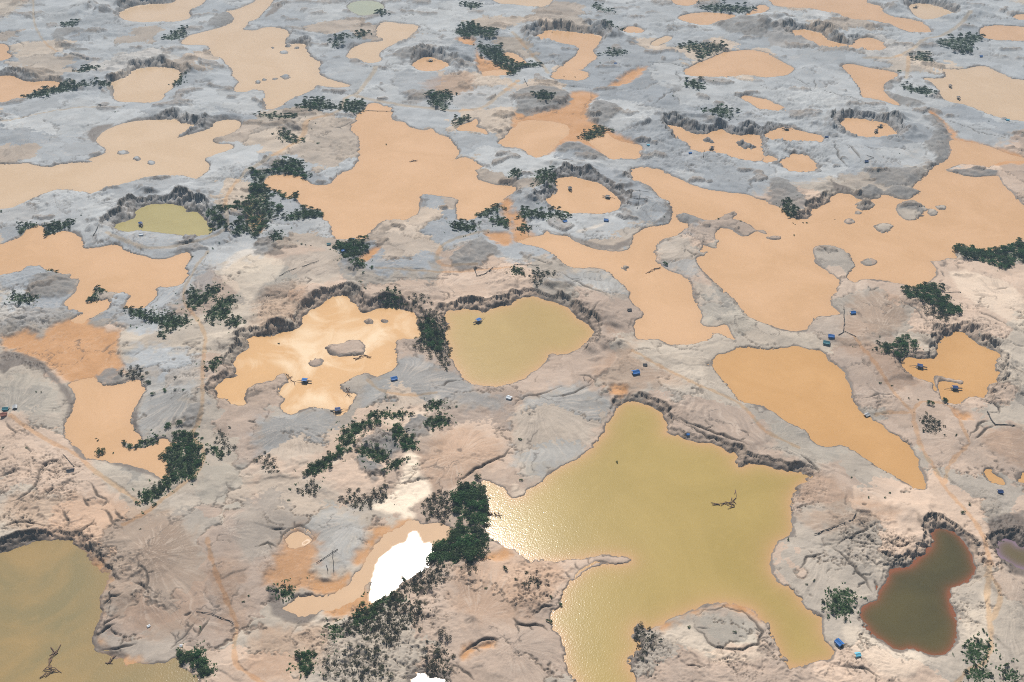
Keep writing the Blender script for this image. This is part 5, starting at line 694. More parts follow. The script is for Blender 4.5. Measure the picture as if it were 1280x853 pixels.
SHELTERS_AND_LITTER = [
(['white', '1', '20'],'pale blue white tarp shelter on the grey fan below the olive pit',"-367.3,859.6"),
(['blue', '1', '0'],'blue tarp shelter on the shore beside the compact grove',"-157.8,859.6"),
(['blue', '1', '30'],'blue tarp shelter half hidden inside the compact grove',"-163.6,832.3"),
(['teal', '0.9', '10'],'dull teal tarp shelter in the scrub left of the compact grove',"-179.8,846"),
(['blue', '1', '25'],'blue tarp shelter on the tip of the fan below the round pit',"53.7,888.6"),
(['blue', '1.1', '-10'],'wide blue tarp shelter on the pale fan below the round pit',"96.2,895.7"),
(['dark', '0.9', '10'],'dark shelter on the pink headland of the central orange pond',"104.3,732.1"),
(['blue', '1.1', '10'],'bright blue tarp shelter on the pink bank right of the main orange pond',"301.5,727.4"),
(['blue', '1.2', '-15'],'blue tarp shelter above the north corner of the deep orange pond',"272.5,689.9"),
(['blue', '1.2', '20'],'bright blue tarp shelter on the grey fan by the cream streaked pond',"-95.1,631.5"),
(['white', '1', '-30'],'pale tarp shelter on sand right below the yellow pit',"-2.2,609.9"),
(['blue', '1.4', '15'],'large bright blue tarp shelter on the brown saddle above the olive pond',"100.6,639.7"),
(['dark', '0.8', '0'],'dark shelter up the slope from the large bright blue tarp',"109.4,650.9"),
(['blue', '0.6', '10'],'tiny blue tarp shelter on the ledge of the big olive pond',"132.5,565.4"),
(['navy', '0.9', '0'],'dark blue shelter alone near the right edge below the brown fan',"343.4,504.4"),
(['grey', '1', '30'],'pale grey shelter on the east shore of the deep orange pond',"274.7,589.9"),
(['teal', '1.3', '-20'],'teal tarp shelter on the dark debris by the deep orange pond',"266.8,682.4"),
(['blue', '1.1', '-60'],'bright blue tarp shelter on the bank between olive and dark ponds',"196.3,376.8"),
(['teal', '1.1', '0'],'dark teal shelter among the debris at the left picture edge',"-392.9,594.2"),
(['red', '1.1', '10'],'rust red roofed shelter at the left picture edge',"-391.7,587.7"),
(['grey', '1', '-70'],'narrow grey shelter right of the teal one at the left edge',"-386.1,595.4"),
(['dark', '1.2', '15'],'dark shelter below the straight ditch at lower left',"-318.4,525.9"),
(['navy', '1', '0'],'dark blue shelter behind the grey fans at upper right',"399.9,1028.3"),
(['blue', '1', '0'],'blue shelter beside dark trees on the upper right shore',"657.8,1364.8"),
(['cyan', '1', '0'],'light blue tarp shelter on the far right bank below the tan pond',"607.3,1146.6"),
(['navy', '1', '0'],'dark blue shelter at the east tip of the upper right pools',"373.1,1097.9"),
(['blue', '0.9', '0'],'blue shelter on the rubble below the broken orange pools',"205,1053.8"),
(['cyan', '0.9', '0'],'light blue tarp shelter on the rubble left of the broken pools',"159,1075.2"),
(['blue', '0.8', '0'],'tiny blue shelter on the pale flat below the walled pond',"142.4,1334.7"),
(['cyan', '0.8', '10'],'pale blue litter beside the bank gullies right of the olive pond tip',"204.5,367.4"),  # litter from here on, built with the shelter model
(['white', '0.45', '40'],'white litter on the lip of the hollow above the lower left pond',"-222.3,390.2"),
(['white', '0.4', '0'],'small white litter beside the trees of the lower left pond',"-198.6,375.9")
]
PIPES = [
(['0.9'],'long dark sluice pipe running down to the bright blue tarp at right',"296.8,738.1 289.6,710.2 285,698.2"),
(['0.9'],'forked dark sluice pipe on the brown slope, upper right arm',"279.5,691.7 285.9,697.6 293.2,688.8"),
(['1.1'],'dark sluice chute rising from the brown fan at far right',"368.3,592 367.5,582.8 368.4,576.5 382.4,575.5"),
(['0.8'],'straight dark sluice chute on the mound by the left orange pond',"-415.4,858.4 -414.8,876.8"),
(['0.8'],'dark sluice at the foot of the dark gravel fan at centre',"-35.9,800.5 -32.7,786.4 -24.4,789.9 -18,800.1"),
(['0.6'],'dark pipe crossing the grey spit beside the round pit',"119.7,951.4 145.4,952.3"),
(['0.6'],'lower dark pipe on the grey spit beside the round pit',"126.9,927.7 141.7,928.2"),
(['0.6'],'dark standing pipe joining the two spit pipes',"136.6,955.9 134.5,935.7 129.7,913.8"),
(['0.7'],'dark pipe laid on the pale bank by the right grove',"393.2,759.3 409.3,760.9"),
(['0.8'],'long straight dark pipe on the pink bank above the dark pond',"203.1,464.4 218.1,470.4 231.3,476.4 235.7,482.4"),
(['0.6'],'diagonal dark pipe on the grey slope left of the tan pond',"-127.3,438.4 -115,450.4"),
(['0.5'],'short dark pipe hanging below the diagonal one on grey slope',"-118.2,449.5 -114.7,429.9"),
(['0.5'],'shortest dark pipe left of the hanging one on grey slope',"-120.3,437 -118.4,429.5"),
(['0.6'],'straight dark pipe beside the orange track at lower left',"-195.4,400.2 -185.7,398.5 -170,391.7"),
(['0.6'],'straight ditch pipe pointing at the dark shelter at lower left',"-330,543.3 -317.4,530.5"),
(['0.7'],'dark pipe on the pale plain, right one of two below the grove',"-197.7,800.5 -191,805.9 -184.1,811.6"),
(['0.7'],'dark pipe on the pale plain, left one of two below the grove',"-216.4,785.4 -210.6,793.4 -203.2,798.7"),
(['0.7'],'thin dark trunk lying on pale sand above the yellow pit',"1.9,805.5 25.7,806.6"),
(['0.5'],'short dark pole lying on the north slope of the dark pond saddle',"372.2,605.2 376.2,601.2 379,596.4"),
(['0.6'],'dark pipe running down the hillside at upper right',"405.1,1044.8 411.6,1039.6 401.4,1031.9"),
(['0.8'],'dark pipe beside the upper right pools on the grey mound',"218.2,1042.2 223,1063.3"),
(['0.7'],'dark pipe on the orange flat near the top centre',"16,1279 20.5,1255.9"),
(['0.7'],'dark pipe lying across the neck of the big orange pond',"-183.5,1179 -147.6,1175.9")
]
DRIFTWOOD = [
(['7'],'brown driftwood heap floating in the big olive pond',"156.8,506 152.6,494.2 147.9,495.2 139.9,493.3"),
(['7'],'reddish driftwood heap in the lower left pond',"-274.5,374.2 -274.2,367.1 -272.3,357.4 -269.9,358.8 -263.8,358.1"),
(['5'],'driftwood heap off the grey peninsula in the orange channel',"128.3,798 134.7,804.1 141.6,805.9"),
(['4'],'driftwood stranded on the large grey island of the cream streaked pond',"-130.1,663.2 -123.9,666.5 -117.8,664.9"),
(['4'],'driftwood snag drifting in the large orange pond near its head',"-115.8,1033.5 -108.2,1038.1"),
(['5'],'fallen trunk jutting from the grove into the big olive pond',"-16.6,485.8 -11.7,483.4 -6.2,482"),
(['4'],'fallen snag at the shore of the lower left pond',"-238.6,363.6 -236.3,368.2"),
(['3'],'dark snag beside the dark bar shelter of the cream pond',"-131.6,624.5 -129,614.4"),
(['4'],'leaning dark trunk on the shore left of cream pond raft',"-182.7,640.2 -175.7,628.4")
]

def pts(s): return np.array([[float(c) for c in p.split(',')] for p in s.split()], dtype=np.float64)
def chaikin(p, closed=True, n=1):
    for _ in range(n):
        q = np.roll(p, -1, 0) if closed else p[1:]
        a = p if closed else p[:-1]
        r = np.empty((len(a)*2, 2)); r[0::2] = a*.77 + q*.23; r[1::2] = a*.23 + q*.77
        if not closed: r = np.vstack([p[:1], r, p[-1:]])
        p = r
    return p

def rough_line(p, amp, seed):
    r = np.random.default_rng(seed)
    for _ in range(3):
        a, b = p[:-1], p[1:]; L = np.hypot(*(b-a).T)
        mid = (a+b)/2+np.stack([-(b-a)[:, 1], (b-a)[:, 0]], -1)*r.normal(0, amp, (len(a), 1))
        out = np.empty((len(p)+len(mid), 2)); out[0::2] = p; out[1::2] = mid; p = out
    return p
# ------------------------------------------------------------------ terrain grid (finer near, coarser far)
FOC = 1244.44
def steps(segs):
    out = []
    for a, b, s in segs: out.append(np.arange(a, b, s))
    return np.concatenate(out)
gv = steps([(-110, -12, 6), (-12, 868, .93), (868, 960, 4)])[::-1]
gu = steps([(-240, -20, 6), (-20, 1300, 1.16), (1300, 1520, 6)])
yy = -(gv - 426.5)/FOC
tt = CAM_H/(math.sin(PITCH) - yy*math.cos(PITCH))            # depth along the axis
ROW_Y = (math.cos(PITCH) + yy*math.sin(PITCH))*tt
COL_S = (gu - 640.0)/FOC
ROW_D = tt
NR, NC = len(gv), len(gu)
X = (ROW_D[:, None]*COL_S[None, :]).astype(np.float32)
Y = np.repeat(ROW_Y[:, None], NC, 1).astype(np.float32)

def window(p, m):
    y0, y1 = p[:, 1].min()-m, p[:, 1].max()+m
    x0, x1 = p[:, 0].min()-m, p[:, 0].max()+m
    j0 = max(0, np.searchsorted(ROW_Y, y0)-1); j1 = min(NR, np.searchsorted(ROW_Y, y1)+1)
    if j1 <= j0: return None
    dmin, dmax = ROW_D[j0], ROW_D[j1-1]
    s0 = min(x0/dmin, x0/dmax); s1 = max(x1/dmin, x1/dmax)
    i0 = max(0, np.searchsorted(COL_S, s0)-1); i1 = min(NC, np.searchsorted(COL_S, s1)+1)
    if i1 <= i0: return None
    return slice(j0, j1), slice(i0, i1)

def sdf(p, m, closed=True):
    """distance (negative inside a closed outline) within a margin m, on the grid window"""
    w = window(p, m)
    if w is None: return None, None
    px, py = X[w], Y[w]
    d2 = np.full(px.shape, np.float32(m*m), np.float32)
    ins = np.zeros(px.shape, bool)
    n = len(p)
    r0 = w[0].start
    rows = ROW_Y[w[0]]
    for k in range(n if closed else n-1):
        ax, ay = p[k]; bx, by = p[(k+1) % n]
        lo, hi = min(ay, by), max(ay, by)
        ja, jb = np.searchsorted(rows, lo-m), np.searchsorted(rows, hi+m)
        if jb <= ja: continue
        ex, ey = bx-ax, by-ay
        L = ex*ex+ey*ey+1e-9
        qx, qy = px[ja:jb]-np.float32(ax), py[ja:jb]-np.float32(ay)
        t = np.clip((qx*np.float32(ex)+qy*np.float32(ey))/np.float32(L), 0, 1)
        dx = qx-t*np.float32(ex); dy = qy-t*np.float32(ey)
        np.minimum(d2[ja:jb], dx*dx+dy*dy, out=d2[ja:jb])
        if closed and lo != hi:
            jc, jd = np.searchsorted(rows, lo), np.searchsorted(rows, hi)
            if jd > jc:
                xi = ax+(rows[jc:jd]-ay)/ey*ex
                ins[jc:jd] ^= (px[jc:jd] < xi[:, None].astype(np.float32))
    d = np.sqrt(d2)
    if closed: d[ins] *= -1
    return w, d

PERM = rng.permutation(512).astype(np.int32); PERM = np.concatenate([PERM, PERM, PERM])
GA = rng.random(512)*math.tau
GX = np.cos(GA).astype(np.float32); GY = np.sin(GA).astype(np.float32)
def perlin(x, y):
    xi = np.floor(x); yi = np.floor(y)
    fx = (x-xi).astype(np.float32); fy = (y-yi).astype(np.float32)
    xi = xi.astype(np.int32) & 511; yi = yi.astype(np.int32) & 511
    x1 = (xi+1) & 511; y1 = (yi+1) & 511
    def g(a, b, dx, dy):
        h = PERM[PERM[a]+b]
        return GX[h]*dx+GY[h]*dy
    u = fx*fx*fx*(fx*(fx*6-15)+10); v = fy*fy*fy*(fy*(fy*6-15)+10)
    n00 = g(xi, yi, fx, fy); n10 = g(x1, yi, fx-1, fy); n01 = g(xi, y1, fx, fy-1); n11 = g(x1, y1, fx-1, fy-1)
    a = n00+u*(n10-n00); b = n01+u*(n11-n01)
    return (a+v*(b-a))*1.5
def fbm(x, y, wl, octv=3, gain=.5):
    s = 0; a = 1.0; f = 1.0/wl
    for o in range(octv):
        s = s+a*perlin(x*np.float32(f)+o*37.7, y*np.float32(f)+o*91.3); a *= gain; f *= 2.03
    return s
def sstep(a, b, x):
    t = np.clip((x-a)/(b-a), 0, 1); return t*t*(3-2*t)

N_BIG = fbm(X, Y, 110, 2)
N_MID = fbm(X, Y, 30, 3)
N_SML = fbm(X, Y, 8, 3)
N_FIN = fbm(X, Y, 3.0, 2)
RIDGE = 1-np.abs(fbm(X+6*N_MID, Y+6*N_SML, 16, 3))*1.6
RIDGE2 = 1-np.abs(fbm(X+3*N_SML+500, Y+3*N_FIN, 6.5, 2))*1.6

# overlapping outwash lobes: each has an apex, a tone and rills running off it
N_M2 = fbm(X+900, Y-300, 34, 3)
def lobes(S, seed, warp):
    wx = X+warp*N_MID+warp*.35*N_SML; wy = Y+warp*N_M2+warp*.35*N_FIN
    gx = np.floor(wx/S).astype(np.int32); gy = np.floor(wy/S).astype(np.int32)
    R = np.random.default_rng(seed); J = R.random((6, 1024)).astype(np.float32)
    best = np.full(X.shape, -1e9, np.float32); sec = best.copy()
    tone = np.zeros(X.shape, np.float32); tone2 = tone.copy(); ox = tone.copy(); oy = tone.copy(); idn = tone.copy()
    for dx in (-1, 0, 1):
        for dy in (-1, 0, 1):
            cx = gx+dx; cy = gy+dy
            h = PERM[PERM[(cx & 511)]+(cy & 511)]
            px = (cx+J[0][h])*np.float32(S); py = (cy+J[1][h])*np.float32(S)
            qx = wx-px; qy = wy-py
            sc = J[2][h]*np.float32(S*.45)-np.sqrt(qx*qx+qy*qy)
            up = sc > best
            sec = np.where(up, best, np.maximum(sec, sc)); best = np.where(up, sc, best)
            tone = np.where(up, J[3][h], tone); tone2 = np.where(up, J[4][h], tone2)
            ox = np.where(up, qx+(J[5][h]-.5)*S*.7, ox); oy = np.where(up, qy+(J[2][h]-.5)*S*.7, oy); idn = np.where(up, h.astype(np.float32), idn)
    return best, best-sec, tone, tone2, ox, oy, idn
LB, LGAP, LT1, LT2, LOX, LOY, LID = lobes(62.0, 5, 15.0)
LB2, LGAP2, LT3, LT4, _a, _b, _c = lobes(24.0, 8, 8.0)
_r = np.sqrt(LOX*LOX+LOY*LOY)+.5
_th = np.arctan2(LOY, LOX)+.06*N_MID+.03*N_SML
_rr = np.log(_r+5)
RILL = perlin(_th*17+LID*7.3, _rr*1.1)*.6+perlin(_th*38+LID*3.1, _rr*1.8)*.55+perlin(_th*8+LID, _rr)*.5
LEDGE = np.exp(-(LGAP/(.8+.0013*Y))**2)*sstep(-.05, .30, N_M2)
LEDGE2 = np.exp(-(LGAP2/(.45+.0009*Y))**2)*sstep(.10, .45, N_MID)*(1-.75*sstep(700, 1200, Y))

# ponds and islets
D = np.full(X.shape, 60, np.float32)
pond_cells = []
BK = 2
for (att, s) in PONDS:
    p = chaikin(pts(s), True, 1)
    w, d = sdf(p, 60)
    D[w] = np.minimum(D[w], d)
    pond_cells.append((att[0], w, d))
for (att, s) in ISLETS:
    p = chaikin(pts(s), True, 1)
    w, d = sdf(p, 25)
    D[w] = np.maximum(D[w], -d)

def zone(items, soft, noise_amp=1.0, closed=True):
    Z = np.zeros(X.shape, np.float32)
    for (att, s) in items:
        p = chaikin(pts(s), True, 1)
        m = soft*2.0+8*noise_amp
        w, d = sdf(p, m)
        if w is None: continue
        dd = d+noise_amp*(4.0*N_SML[w]+3.0*N_MID[w])
        wt_ = float(att[0]) if (att and not att[0].isalpha()) else 1.0
        Z[w] = np.maximum(Z[w], wt_*(1-sstep(-soft, soft, dd)))
    return Z
Z_GREY = zone(GREY, 5, 1.2)
Z_HAZE_GREY = zone(HAZE_GREY, 8, 2.4)*sstep(.18, .24, LT2)
Z_DARK = zone(GRAVEL, 1.8, 1.0)
Z_WET = zone(WET_SHELF, 1.8, .35)
Z_MUD = zone(MUD, 4, .8)
Z_BRN = zone(BROWN, 7, 1.3)
Z_PALE = zone(CREAM, 2.5, .5)
Z_RUG = zone(RUGGED, 12, 1.5)
def plant_zone(kinds, soft, amp):
    return zone([(a, s) for (a, l, s) in PLANT_PATCHES if a[0] in kinds], soft, amp)
_rn = fbm(X-700, Y+1500, 75, 2)
Z_RUG = np.maximum(Z_RUG, .9*sstep(.30, .55, _rn)*(.5+.5*sstep(700, 1000, Y)))
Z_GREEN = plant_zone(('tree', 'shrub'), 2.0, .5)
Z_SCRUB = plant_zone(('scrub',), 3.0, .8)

WALL = np.zeros(X.shape, np.float32)
for (att, s) in WALLS:
    H, R = float(att[0]), float(att[1])
    w, d = sdf(pts(s), R*2.0, False)
    WALL[w] = np.maximum(WALL[w], H*np.exp(-(d/(R*.8))**2))
CRACK = np.zeros(X.shape, np.float32); CRH = np.zeros(X.shape, np.float32)
def gully(p, dep, wid):
    n = len(p)-1
    for k in range(n):                       # tapers toward both ends
        u = (k+.5)/n; f = min(1, .25+2.2*u, .25+2.2*(1-u))
        w, d = sdf(p[k:k+2], 4, False)
        if w is None: continue
        g_ = np.exp(-(d/(wid*f))**2)
        CRACK[w] = np.maximum(CRACK[w], g_*min(1, .5+f*.6)); CRH[w] = np.maximum(CRH[w], dep*f*g_)
GR = np.random.default_rng(3)
for gi, (att, s) in enumerate(GULLIES):
    dep = float(att[0])
    p = rough_line(pts(s), .07, gi)
    gully(p, dep*.75, .38+.14*dep)
    for k in range(2, len(p)-2):             # side rills
        if GR.random() < .10:
            v = p[min(k+2, len(p)-1)]-p[k-2]; v = v/(np.hypot(*v)+1e-6)
            sg = GR.choice((-1, 1)); L = GR.uniform(3, 9)
            q_ = p[k]+np.array((v[0]*.5-v[1]*sg, v[1]*.5+v[0]*sg))*L
            gully(rough_line(np.array([p[k], q_]), .12, k+gi), dep*.4, .42)
TRK = np.zeros(X.shape, np.float32); TRK_ID = np.full(X.shape, -1, np.int16); RUT = np.zeros(X.shape, np.float32)
for i, (att, s) in enumerate(TRACKS):
    wd = float(att[0])
    p = chaikin(pts(s), False, 2)
    w, d = sdf(p, 14, False)
    dd = d+.9*N_SML[w]
    g = 1-sstep(wd*.32, wd*.75, dd)
    TRK_ID[w] = np.where((g > .45) & (g > TRK[w]), i, TRK_ID[w])
    TRK[w] = np.maximum(TRK[w], g)
    RUT[w] = np.maximum(RUT[w], np.exp(-((dd-wd*.25)/(.16*wd))**2))
STREAK = np.zeros(X.shape, np.float32); FANZ = np.zeros(X.shape, np.float32); CONE = np.zeros(X.shape, np.float32)
for i, (att, s) in enumerate(FANS):
    ax, ay = float(att[0]), float(att[1])
    p = chaikin(pts(s), True, 1)
    w, d = sdf(p, 14)
    if w is None: continue
    wt = 1-sstep(-9, 5, d+3*N_SML[w])
    qx, qy = X[w]-ax, Y[w]-ay
    r = np.sqrt(qx*qx+qy*qy)+1e-3
    th = np.arctan2(qy, qx)+.05*N_MID[w]+.02*N_SML[w]
    th = th+.10*perlin(X[w]/22, Y[w]/22); rr = np.log(r+6)*3.0
    # sectors wrap at pi; the seam is a natural gully
    st = (perlin(th*26+i*13, rr*.5)*.5+perlin(th*64+i*7, rr*.8)*.55+perlin(th*11+i*3, rr*.5)*.5)*(.55+.45*sstep(-.4, .4, N_M2[w]))
    rep = wt > FANZ[w]
    STREAK[w] = np.where(rep, 1.45*st*wt, STREAK[w]); FANZ[w] = np.maximum(FANZ[w], wt)
    CONE[w] = np.maximum(CONE[w], wt*3.0*np.exp(-r/28))
# sheet-wash streaks off the fans: stretched, warped noise
ang = .9*perlin(X/170+9, Y/170)+.5*perlin(X/60, Y/60+5)+.35
ca, sa = np.cos(ang), np.sin(ang)
along = X*ca+Y*sa; across = -X*sa+Y*ca
WASH = perlin(along/45, across/3.2)*.55+perlin(along/24+40, across/1.6)*.45+perlin(along/90, across/9+17)*.5
STREAK = STREAK+(1-FANZ)*(RILL*.5+WASH*.2)

# rill networks cut in the broken ground
_al = X*ca+Y*sa; _ac = -X*sa+Y*ca
_g1 = perlin(_al/26+.5*N_SML, _ac/11+.4*N_FIN)+.35*perlin(_al/9+3, _ac/5+8)
_g2 = perlin(_al/12+50+.4*N_FIN, _ac/6+20)
GUL = np.maximum(np.exp(-(_g1/.045)**2)*sstep(-.35, .15, N_M2), .75*np.exp(-(_g2/.04)**2)*sstep(-.1, .4, N_MID))
GUL = GUL*(1-.7*FANZ)*np.clip(Z_RUG+.10*sstep(.2, .5, N_MID)*(1-FANZ), 0, 1)
# scattered hummocks of dark overburden, mostly in the older far diggings
_hx = X*.8+10*N_M2; _hy = Y*1.5+10*N_MID
HUM = sstep(.48, .60, fbm(_hx+70, _hy-40, 42, 3))*(.25+.75*sstep(650, 950, Y))*(1-FANZ)*(1-TRK)*(1-Z_MUD)
HUM = HUM*sstep(1, 5, D)
FARF = sstep(700, 1250, Y)
STREAK = STREAK*(1-.65*FARF)
GUL = GUL*(1-.6*FARF)
# heights
ROUGHB = sstep(-.15, .45, N_M2)*(1-.6*FANZ)*(1-.6*Z_MUD)
DN = D+(1.0*N_SML+.6*N_FIN)*(1-.5*FANZ)+.5*N_MID+Z_RUG*(1.8*N_SML)
DN = DN-ROUGHB*2.6*np.maximum(RIDGE2-.62, 0)*2.2*sstep(-1, 1, D)
gul = (RIDGE2-.45)*2.6+N_SML*1.6
land = np.maximum(DN, 0)
WALL = (.88+.45*sstep(800, 1100, Y))*WALL*(.5+.6*sstep(-.5, .5, N_M2+.35*N_MID))
H = (.35+.9*ROUGHB)*(1-np.exp(-land/1.1))+1.1*(1-np.exp(-land/25))
inl = 1-np.exp(-land/35)
H += (2.0*N_BIG+.9*N_MID)*inl
H += np.clip(LB+30, 0, 40)*.055*inl*(1-.6*FANZ)-LEDGE*1.3*sstep(1, 6, land)-LEDGE2*.9*sstep(1, 6, land)*(1-FANZ)
H += (.10*N_SML+.07*N_FIN)*sstep(0, 4, land)*(1-.6*FANZ)*(1-.6*FARF)
H += Z_RUG*sstep(0, 5, land)*((RIDGE-.35)*1.6+(RIDGE2-.4)*.4*(1-FARF))-2.0*GUL*sstep(.5, 4, land)
H += Z_DARK*sstep(0, 12, land)*(1.6+1.0*N_SML+.8*N_MID)
H += CONE*sstep(0, 10, land)
H += HUM*(2.0+.9*RIDGE2)*sstep(0, 3, land)
H += STREAK*.20*sstep(1, 8, land)
ww = 3.0+(.75+.35*sstep(-.4, .4, N_MID))*WALL
wd = np.clip((land-.3+gul*np.clip(WALL/5, 0, 1))/ww, 0, 1)
terr = sstep(-.2, .4, N_MID)
crest = sstep(.80, 1, wd)
prof = (1-terr)*(.55*wd+.45*crest)+terr*(.30*sstep(0, .35, wd)+.22*sstep(.45, .6, wd)+.48*crest)
H += WALL*prof*(1+.16*N_MID)
H += np.clip(WALL/6, 0, 1)*(RIDGE2-.5)*1.3*sstep(.5, 2, land)*(1-sstep(ww, ww*2+3, land))
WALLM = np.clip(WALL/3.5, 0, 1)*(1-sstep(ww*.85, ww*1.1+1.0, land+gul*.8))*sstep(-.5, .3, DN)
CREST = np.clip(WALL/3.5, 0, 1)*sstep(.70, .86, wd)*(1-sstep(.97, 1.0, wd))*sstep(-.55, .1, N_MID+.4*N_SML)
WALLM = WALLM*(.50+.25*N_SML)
flat = np.clip(Z_MUD, 0, 1)
H = H*(1-.75*flat*(1-np.clip(WALL/4, 0, 1)))
H -= CRH*(1-sstep(.5, 1, TRK))*sstep(0, 3, land)
H -= .12*RUT*sstep(2, 6, land)
H = np.maximum(H, 0)+.02*np.minimum(land, 1)
H = np.where(DN < 0, np.maximum(DN*.4, -3.0), H).astype(np.float32)
H += np.where(land > 0, .03, 0)
# the outer rim of the sheet settles on the plain
edge = np.minimum(np.minimum(np.arange(NR)[:, None], NR-1-np.arange(NR)[:, None]), np.minimum(np.arange(NC)[None], NC-1-np.arange(NC)[None]))
H = np.where(edge < 3, 1.5, H).astype(np.float32)

# steepness from the grid: gives bare dark subsoil on scarps
gyv = np.gradient(H, axis=0)/np.gradient(ROW_Y)[:, None]
gxv = np.gradient(H, axis=1)/(ROW_D[:, None]*np.gradient(COL_S)[None])
SLOPE = np.sqrt(gxv*gxv+gyv*gyv)
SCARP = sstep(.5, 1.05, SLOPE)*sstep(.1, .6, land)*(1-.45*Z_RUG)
_wb = 1.0+.0009*Y+2.6*sstep(.2, .6, N_MID)
WETB = (1-sstep(_wb*.55, _wb, land+.3*N_SML))*(1-.95*Z_MUD)
WETM = np.clip(np.maximum(WETB*.95, Z_WET), 0, 1)

def height_at(x, y):
    j = np.clip(np.interp(y, ROW_Y, np.arange(NR)), 0, NR-1.001)
    dep = np.interp(y, ROW_Y, ROW_D)
    i = np.clip(np.interp(x/dep, COL_S, np.arange(NC)), 0, NC-1.001)
    j0, i0 = int(j), int(i); fj, fi = j-j0, i-i0
    return float((H[j0, i0]*(1-fi)+H[j0, i0+1]*fi)*(1-fj)+(H[j0+1, i0]*(1-fi)+H[j0+1, i0+1]*fi)*fj)
def sample(A, x, y):
    j = int(np.clip(np.interp(y, ROW_Y, np.arange(NR))+.5, 0, NR-1))
    i = int(np.clip(np.interp(x/np.interp(y, ROW_Y, ROW_D), COL_S, np.arange(NC))+.5, 0, NC-1))
    return float(A[j, i])

# ------------------------------------------------------------------ node helpers
def new_mat(name):
    m = bpy.data.materials.new(name); m.use_nodes = True
    nt = m.node_tree; nt.nodes.clear()
    out = nt.nodes.new('ShaderNodeOutputMaterial'); b = nt.nodes.new('ShaderNodeBsdfPrincipled')
    nt.links.new(b.outputs[0], out.inputs[0])
    return m, nt, b
class NB:
    def __init__(s, nt): s.nt = nt
    def n(s, t): return s.nt.nodes.new(t)
    def lk(s, a, b): s.nt.links.new(a, b)
    def put(s, sock, v):
        if hasattr(v, 'is_output'): s.lk(v, sock)
        else: sock.default_value = v
    def pos(s):
        if not hasattr(s, '_p'): s._p = s.n('ShaderNodeNewGeometry').outputs['Position']
        return s._p
    def noise(s, scale, detail=3, rough=.55, vec=None, dist=0.0):
        t = s.n('ShaderNodeTexNoise'); t.inputs['Scale'].default_value = scale; t.inputs['Detail'].default_value = detail
        t.inputs['Roughness'].default_value = rough; t.inputs['Distortion'].default_value = dist
        s.lk(vec if vec is not None else s.pos(), t.inputs['Vector']); return t.outputs['Fac']
    def math(s, op, a, b=0.0, clamp=False):
        t = s.n('ShaderNodeMath'); t.operation = op; t.use_clamp = clamp
        s.put(t.inputs[0], a); s.put(t.inputs[1], b); return t.outputs[0]
    def remap(s, v, a, b, c=0.0, d=1.0):
        t = s.n('ShaderNodeMapRange'); s.put(t.inputs[0], v)
        for k, q in enumerate((a, b, c, d)): t.inputs[k+1].default_value = q
        return t.outputs[0]
    def mix(s, f, a, b, mode='MIX'):
        t = s.n('ShaderNodeMix'); t.data_type = 'RGBA'; t.blend_type = mode
        s.put(t.inputs[0], f)
        for sock, v in ((t.inputs[6], a), (t.inputs[7], b)):
            if isinstance(v, tuple): v = v+(1.0,) if len(v) == 3 else v
            s.put(sock, v)
        return t.outputs[2]
    def attr(s, name):
        t = s.n('ShaderNodeAttribute'); t.attribute_name = name
        c = s.n('ShaderNodeSeparateColor'); s.lk(t.outputs['Color'], c.inputs[0])
        return c.outputs[0], c.outputs[1], c.outputs[2], t.outputs['Alpha']

# ------------------------------------------------------------------ ground material
MG, nt, bs = new_mat('mine_spoil_ground'); q = NB(nt)
grey, dark, mud, brown = q.attr('soil_a')
wet, green, scarp, pale = q.attr('soil_b')
streak, track, crack, scrub = q.attr('soil_c')
tone, tone2, ledge, fine = q.attr('soil_d')
haze_grey = q.attr('soil_haze')[0]
n_l = q.noise(.012, 4, .6); n_m = q.noise(.045, 4, .5); n_s = q.noise(.35, 4, .65); n_f = q.noise(1.3, 3, .7)
c = q.mix(q.remap(n_m, .35, .68), (.495, .385, .305), (.445, .355, .288))
gsel = q.math('MULTIPLY', grey, q.remap(tone2, .0, .6, .5, 1.1), True)
gsel = q.math('MAXIMUM', gsel, q.remap(tone2, .46, .54, 0, .8))
c = q.mix(gsel, c, q.mix(q.remap(n_m, .35, .7), (.415, .38, .325), (.345, .32, .28)))
c = q.mix(q.math('MULTIPLY', haze_grey, .92), c, q.mix(q.remap(n_m, .35, .7), (.37, .397, .422), (.315, .342, .368)))  # distance haze painted into the base colour as blue-grey, also on grey fans
c = q.mix(q.math('MULTIPLY', brown, q.remap(n_m, .25, .6, .7, 1), True), c, (.37, .225, .135))
c = q.mix(1.0, c, q.mix(tone, (.74, .75, .77), (1.15, 1.13, 1.10)), 'MULTIPLY')
c = q.mix(1.0, c, q.mix(fine, (.90, .89, .88), (1.07, 1.07, 1.07)), 'MULTIPLY')
c = q.mix(q.math('MULTIPLY', pale, q.remap(n_m, .25, .5, .75, 1), True), c, (.80, .68, .54))
c = q.mix(q.math('MULTIPLY', mud, q.remap(n_m, .2, .6, .75, 1), True), c, q.mix(q.remap(n_m, .4, .65), (.52, .28, .125), (.43, .235, .11)))
c = q.mix(q.math('MULTIPLY', dark, q.remap(n_m, .3, .6, .65, 1), True), c, q.mix(n_s, (.16, .155, .15), (.245, .235, .225)))
